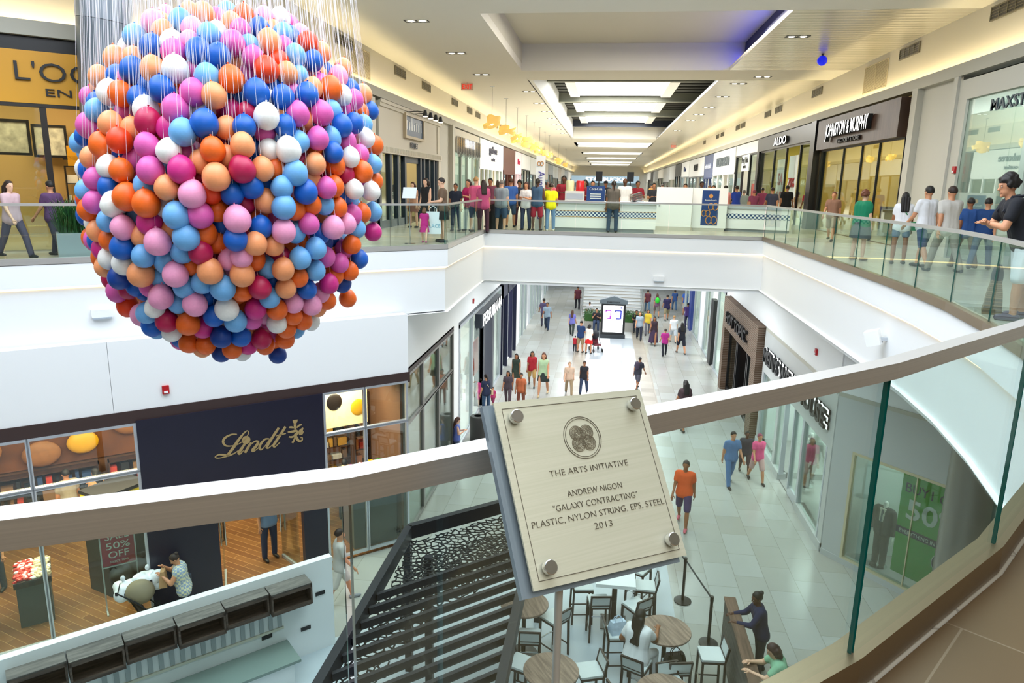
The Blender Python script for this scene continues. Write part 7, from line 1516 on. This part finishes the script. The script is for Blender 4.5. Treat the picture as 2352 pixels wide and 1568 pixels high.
for side, Y, lb in ((-1, 21.9, 'large cream louvred access grille on the left bulkhead by the balloon strings'), (1, 25.0, 'large cream louvred access grille on the right bulkhead above the timber sign')):
    x = XL - .28 if side < 0 else XR + .28; t = thing('access_grille', lb, 'grille', (x, Y, F + 5.02), H90 if side < 0 else H_90)
    b = MB(); frame_rect(b, -1.0, 1.0, -.42, .42, .03, -.03, -.004); b.box((-.02, -.03, -.39), (.02, -.004, .39))
    for k in range(22): b.box((-.97, -.02, -.39 + k * .0355), (.97, -.006, -.39 + k * .0355 + .02))
    b.build('louvres', mat('louvre_paint', '#d3c9ae', .6), t); MB().box((-.97, -.006, -.39), (.97, -.002, .39)).build('backing', mat('louvre_back', '#8f866c', .7), t)
def exit_sign(p, lb, s=1.0, rz=0):
    t = thing('exit_sign', lb, 'sign', p, rz); MB().box((-.17 * s, -.02, -.2 * s), (.17 * s, .02, -.02)).build('panel', mat('exit_panel', '#f3ded2', .4), t); MB().box((-.02, -.015, -.02), (.02, .015, 0)).build('mount', M['alu'], t)
    text('EXIT', .17 * s, mat('exit_red', '#e0281c', .4, emit=.7, ecol='#ff2a14'), t, (0, -.03, -.165 * s), width=.28 * s, depth=.01, name='sign_letters')
p = atz(1073, 190, ZC); exit_sign((p.x, p.y, ZC), 'red lit exit sign hanging from the left cream ceiling', 1.5)
p = atz(1547, 332, ZC); exit_sign((p.x, p.y, ZC), 'tiny red exit sign far down the right slatted ceiling', 1.6)
p = atz(1889, 133, ZC - .12); t = thing('globe_lamp', 'blue ball lamp under the slatted ceiling, right of the blue light slot', 'lamp', (p.x, p.y, ZC)); MB().ell((0, 0, -.2), .15, 24, 16).build('globe', mat('blue_globe', '#1726c8', .3, emit=.6, ecol='#1020ff'), t, True); MB().lathe([(.03, -.08), (.05, 0)], 12).build('mount', M['dark'], t)
shade = mat('cloud_shade', '#e2bf6c', .6, emit=.55, ecol='#ffcf70'); r = random.Random(4)
for k, (px, py, ly) in enumerate(((1131, 198, 285), (1163, 226, 305), (1189, 248, 318), (1210, 265, 328), (1227, 280, 337), (1240, 293, 345), (1252, 303, 352), (1262, 311, 357), (1284, 330, 370), (1300, 342, 378))):
    p = atz(px, py, ZC); d = ray(px, ly); z = EYE.z + d.z * (p.y / d.y); t = thing('cloud_pendant', 'curled cream pendant lamp over the left side of the gallery, %s from the near end' % NTH[k], 'pendant lamp', (p.x, p.y, ZC), r.uniform(0, 6), 'curled cream pendant lamps')
    dz = z - ZC; MB().tube([(0, 0, 0), (0, 0, dz + .3)], .008, 5).build('rod', M['dark'], t); MB().lathe([(.1, -.02), (.1, 0)], 14).build('ceiling_rose', M['alu'], t)
    b = MB(); n_ = 16
    for w_ in range(5):
        a0 = r.uniform(0, 6.28); rr0 = r.uniform(.3, .5); hz = dz + r.uniform(-.12, .2); wd_ = r.uniform(.12, .22); L_ = [];
        for i in range(n_ + 1): a = a0 + i / n_ * 4.2; q = rr0 * (.55 + .5 * i / n_); z0 = hz + .1 * sin(a * 1.5 + w_); L_ += [(q * cos(a), q * sin(a) * .8, z0 - wd_ / 2), (q * 1.12 * cos(a), q * 1.12 * sin(a) * .8, z0 + wd_ / 2)]
        b.add(L_, [(2 * i, 2 * i + 2, 2 * i + 3, 2 * i + 1) for i in range(n_)])
    b.build('shade', shade, t, True); MB().ell((0, 0, dz), .06, 10, 8).build('bulb', M['ltwarm'], t, True)
def wallbox(name, label, cat, p, rz, parts):
    t = thing(name, label, cat, p, rz)
    for nm, m_, lo, hi in parts: MB().box(lo, hi).build(nm, m_, t)
    return t
def alarm(p, rz, lb): wallbox('fire_alarm', lb, 'alarm', p, rz, (('housing', M['red'], (-.06, -.05, -.08), (.06, -.002, .08)), ('lens', M['white'], (-.035, -.062, -.06), (.035, -.05, -.02))))
def onplane(px, py, p0, nn): d = ray(px, py); return EYE + d * ((p0 - EYE).dot(nn) / d.dot(nn))
alarm(onplane(380, 894, LP, LN), A41, 'dark red fire alarm on the white wall above the chocolate shop')
alarm(atx(1086, 691, LXL + .02), H90, 'small red fire alarm on the white wall above the perfume shop sign')
alarm(atx(1877, 808, LXR), H_90, 'red fire alarm on the grey wall above the menswear sign')
p = atx(2188, 390, XR - .1); alarm((XR - .04, p.y, p.z), H_90, 'red fire alarm on the pillar left of the wide glass shop front')
ld = Vector((-1, -.868, 0)).normalized()
pd = Vector((-3.6, 16.26, 0)); nd = Vector((ld.y, -ld.x, 0)); 
p = onplane(234, 718, pd + Vector((-.05, .055, 0)), Vector((-.656, .755, 0))); t = wallbox('emergency_light', 'white emergency light box on the left balcony face under the balloons', 'lamp', p, A41, (('housing', M['white'], (-.17, -.09, -.07), (.17, -.002, .07)), ('lens', mat('lens_grey', '#a9b4bf', .2), (-.15, -.1, -.10), (.15, -.01, -.07))))
p = aty(1513, 639, 22.08); wallbox('emergency_light', 'white emergency light box on the front balcony face', 'lamp', p, 0, (('housing', M['white'], (-.16, -.09, -.07), (.16, .02, .07)), ('lens', mat('lens_grey', '#a9b4bf', .2), (-.14, -.1, -.10), (.14, .0, -.07))))
p = onplane(2030, 778, Vector((4.62, 12.5, 0)), Vector((1, -.02, 0))); t = thing('wall_speaker', 'white angled box speaker on the right balcony face', 'loudspeaker', (4.67, p.y, p.z), H_90)
b = MB(); b.X = Matrix.Translation((-.0, -.2, .02)) @ Matrix.Rotation(radians(-28), 4, 'Z') @ Matrix.Rotation(radians(18), 4, 'X'); b.box((-.13, -.13, -.12), (.13, .08, .12)); b.build('box', M['white'], t); MB().box((-.03, -.16, -.03), (.03, .02, .03)).build('bracket', M['alu'], t)
bpy.data.scenes.remove(TMP)
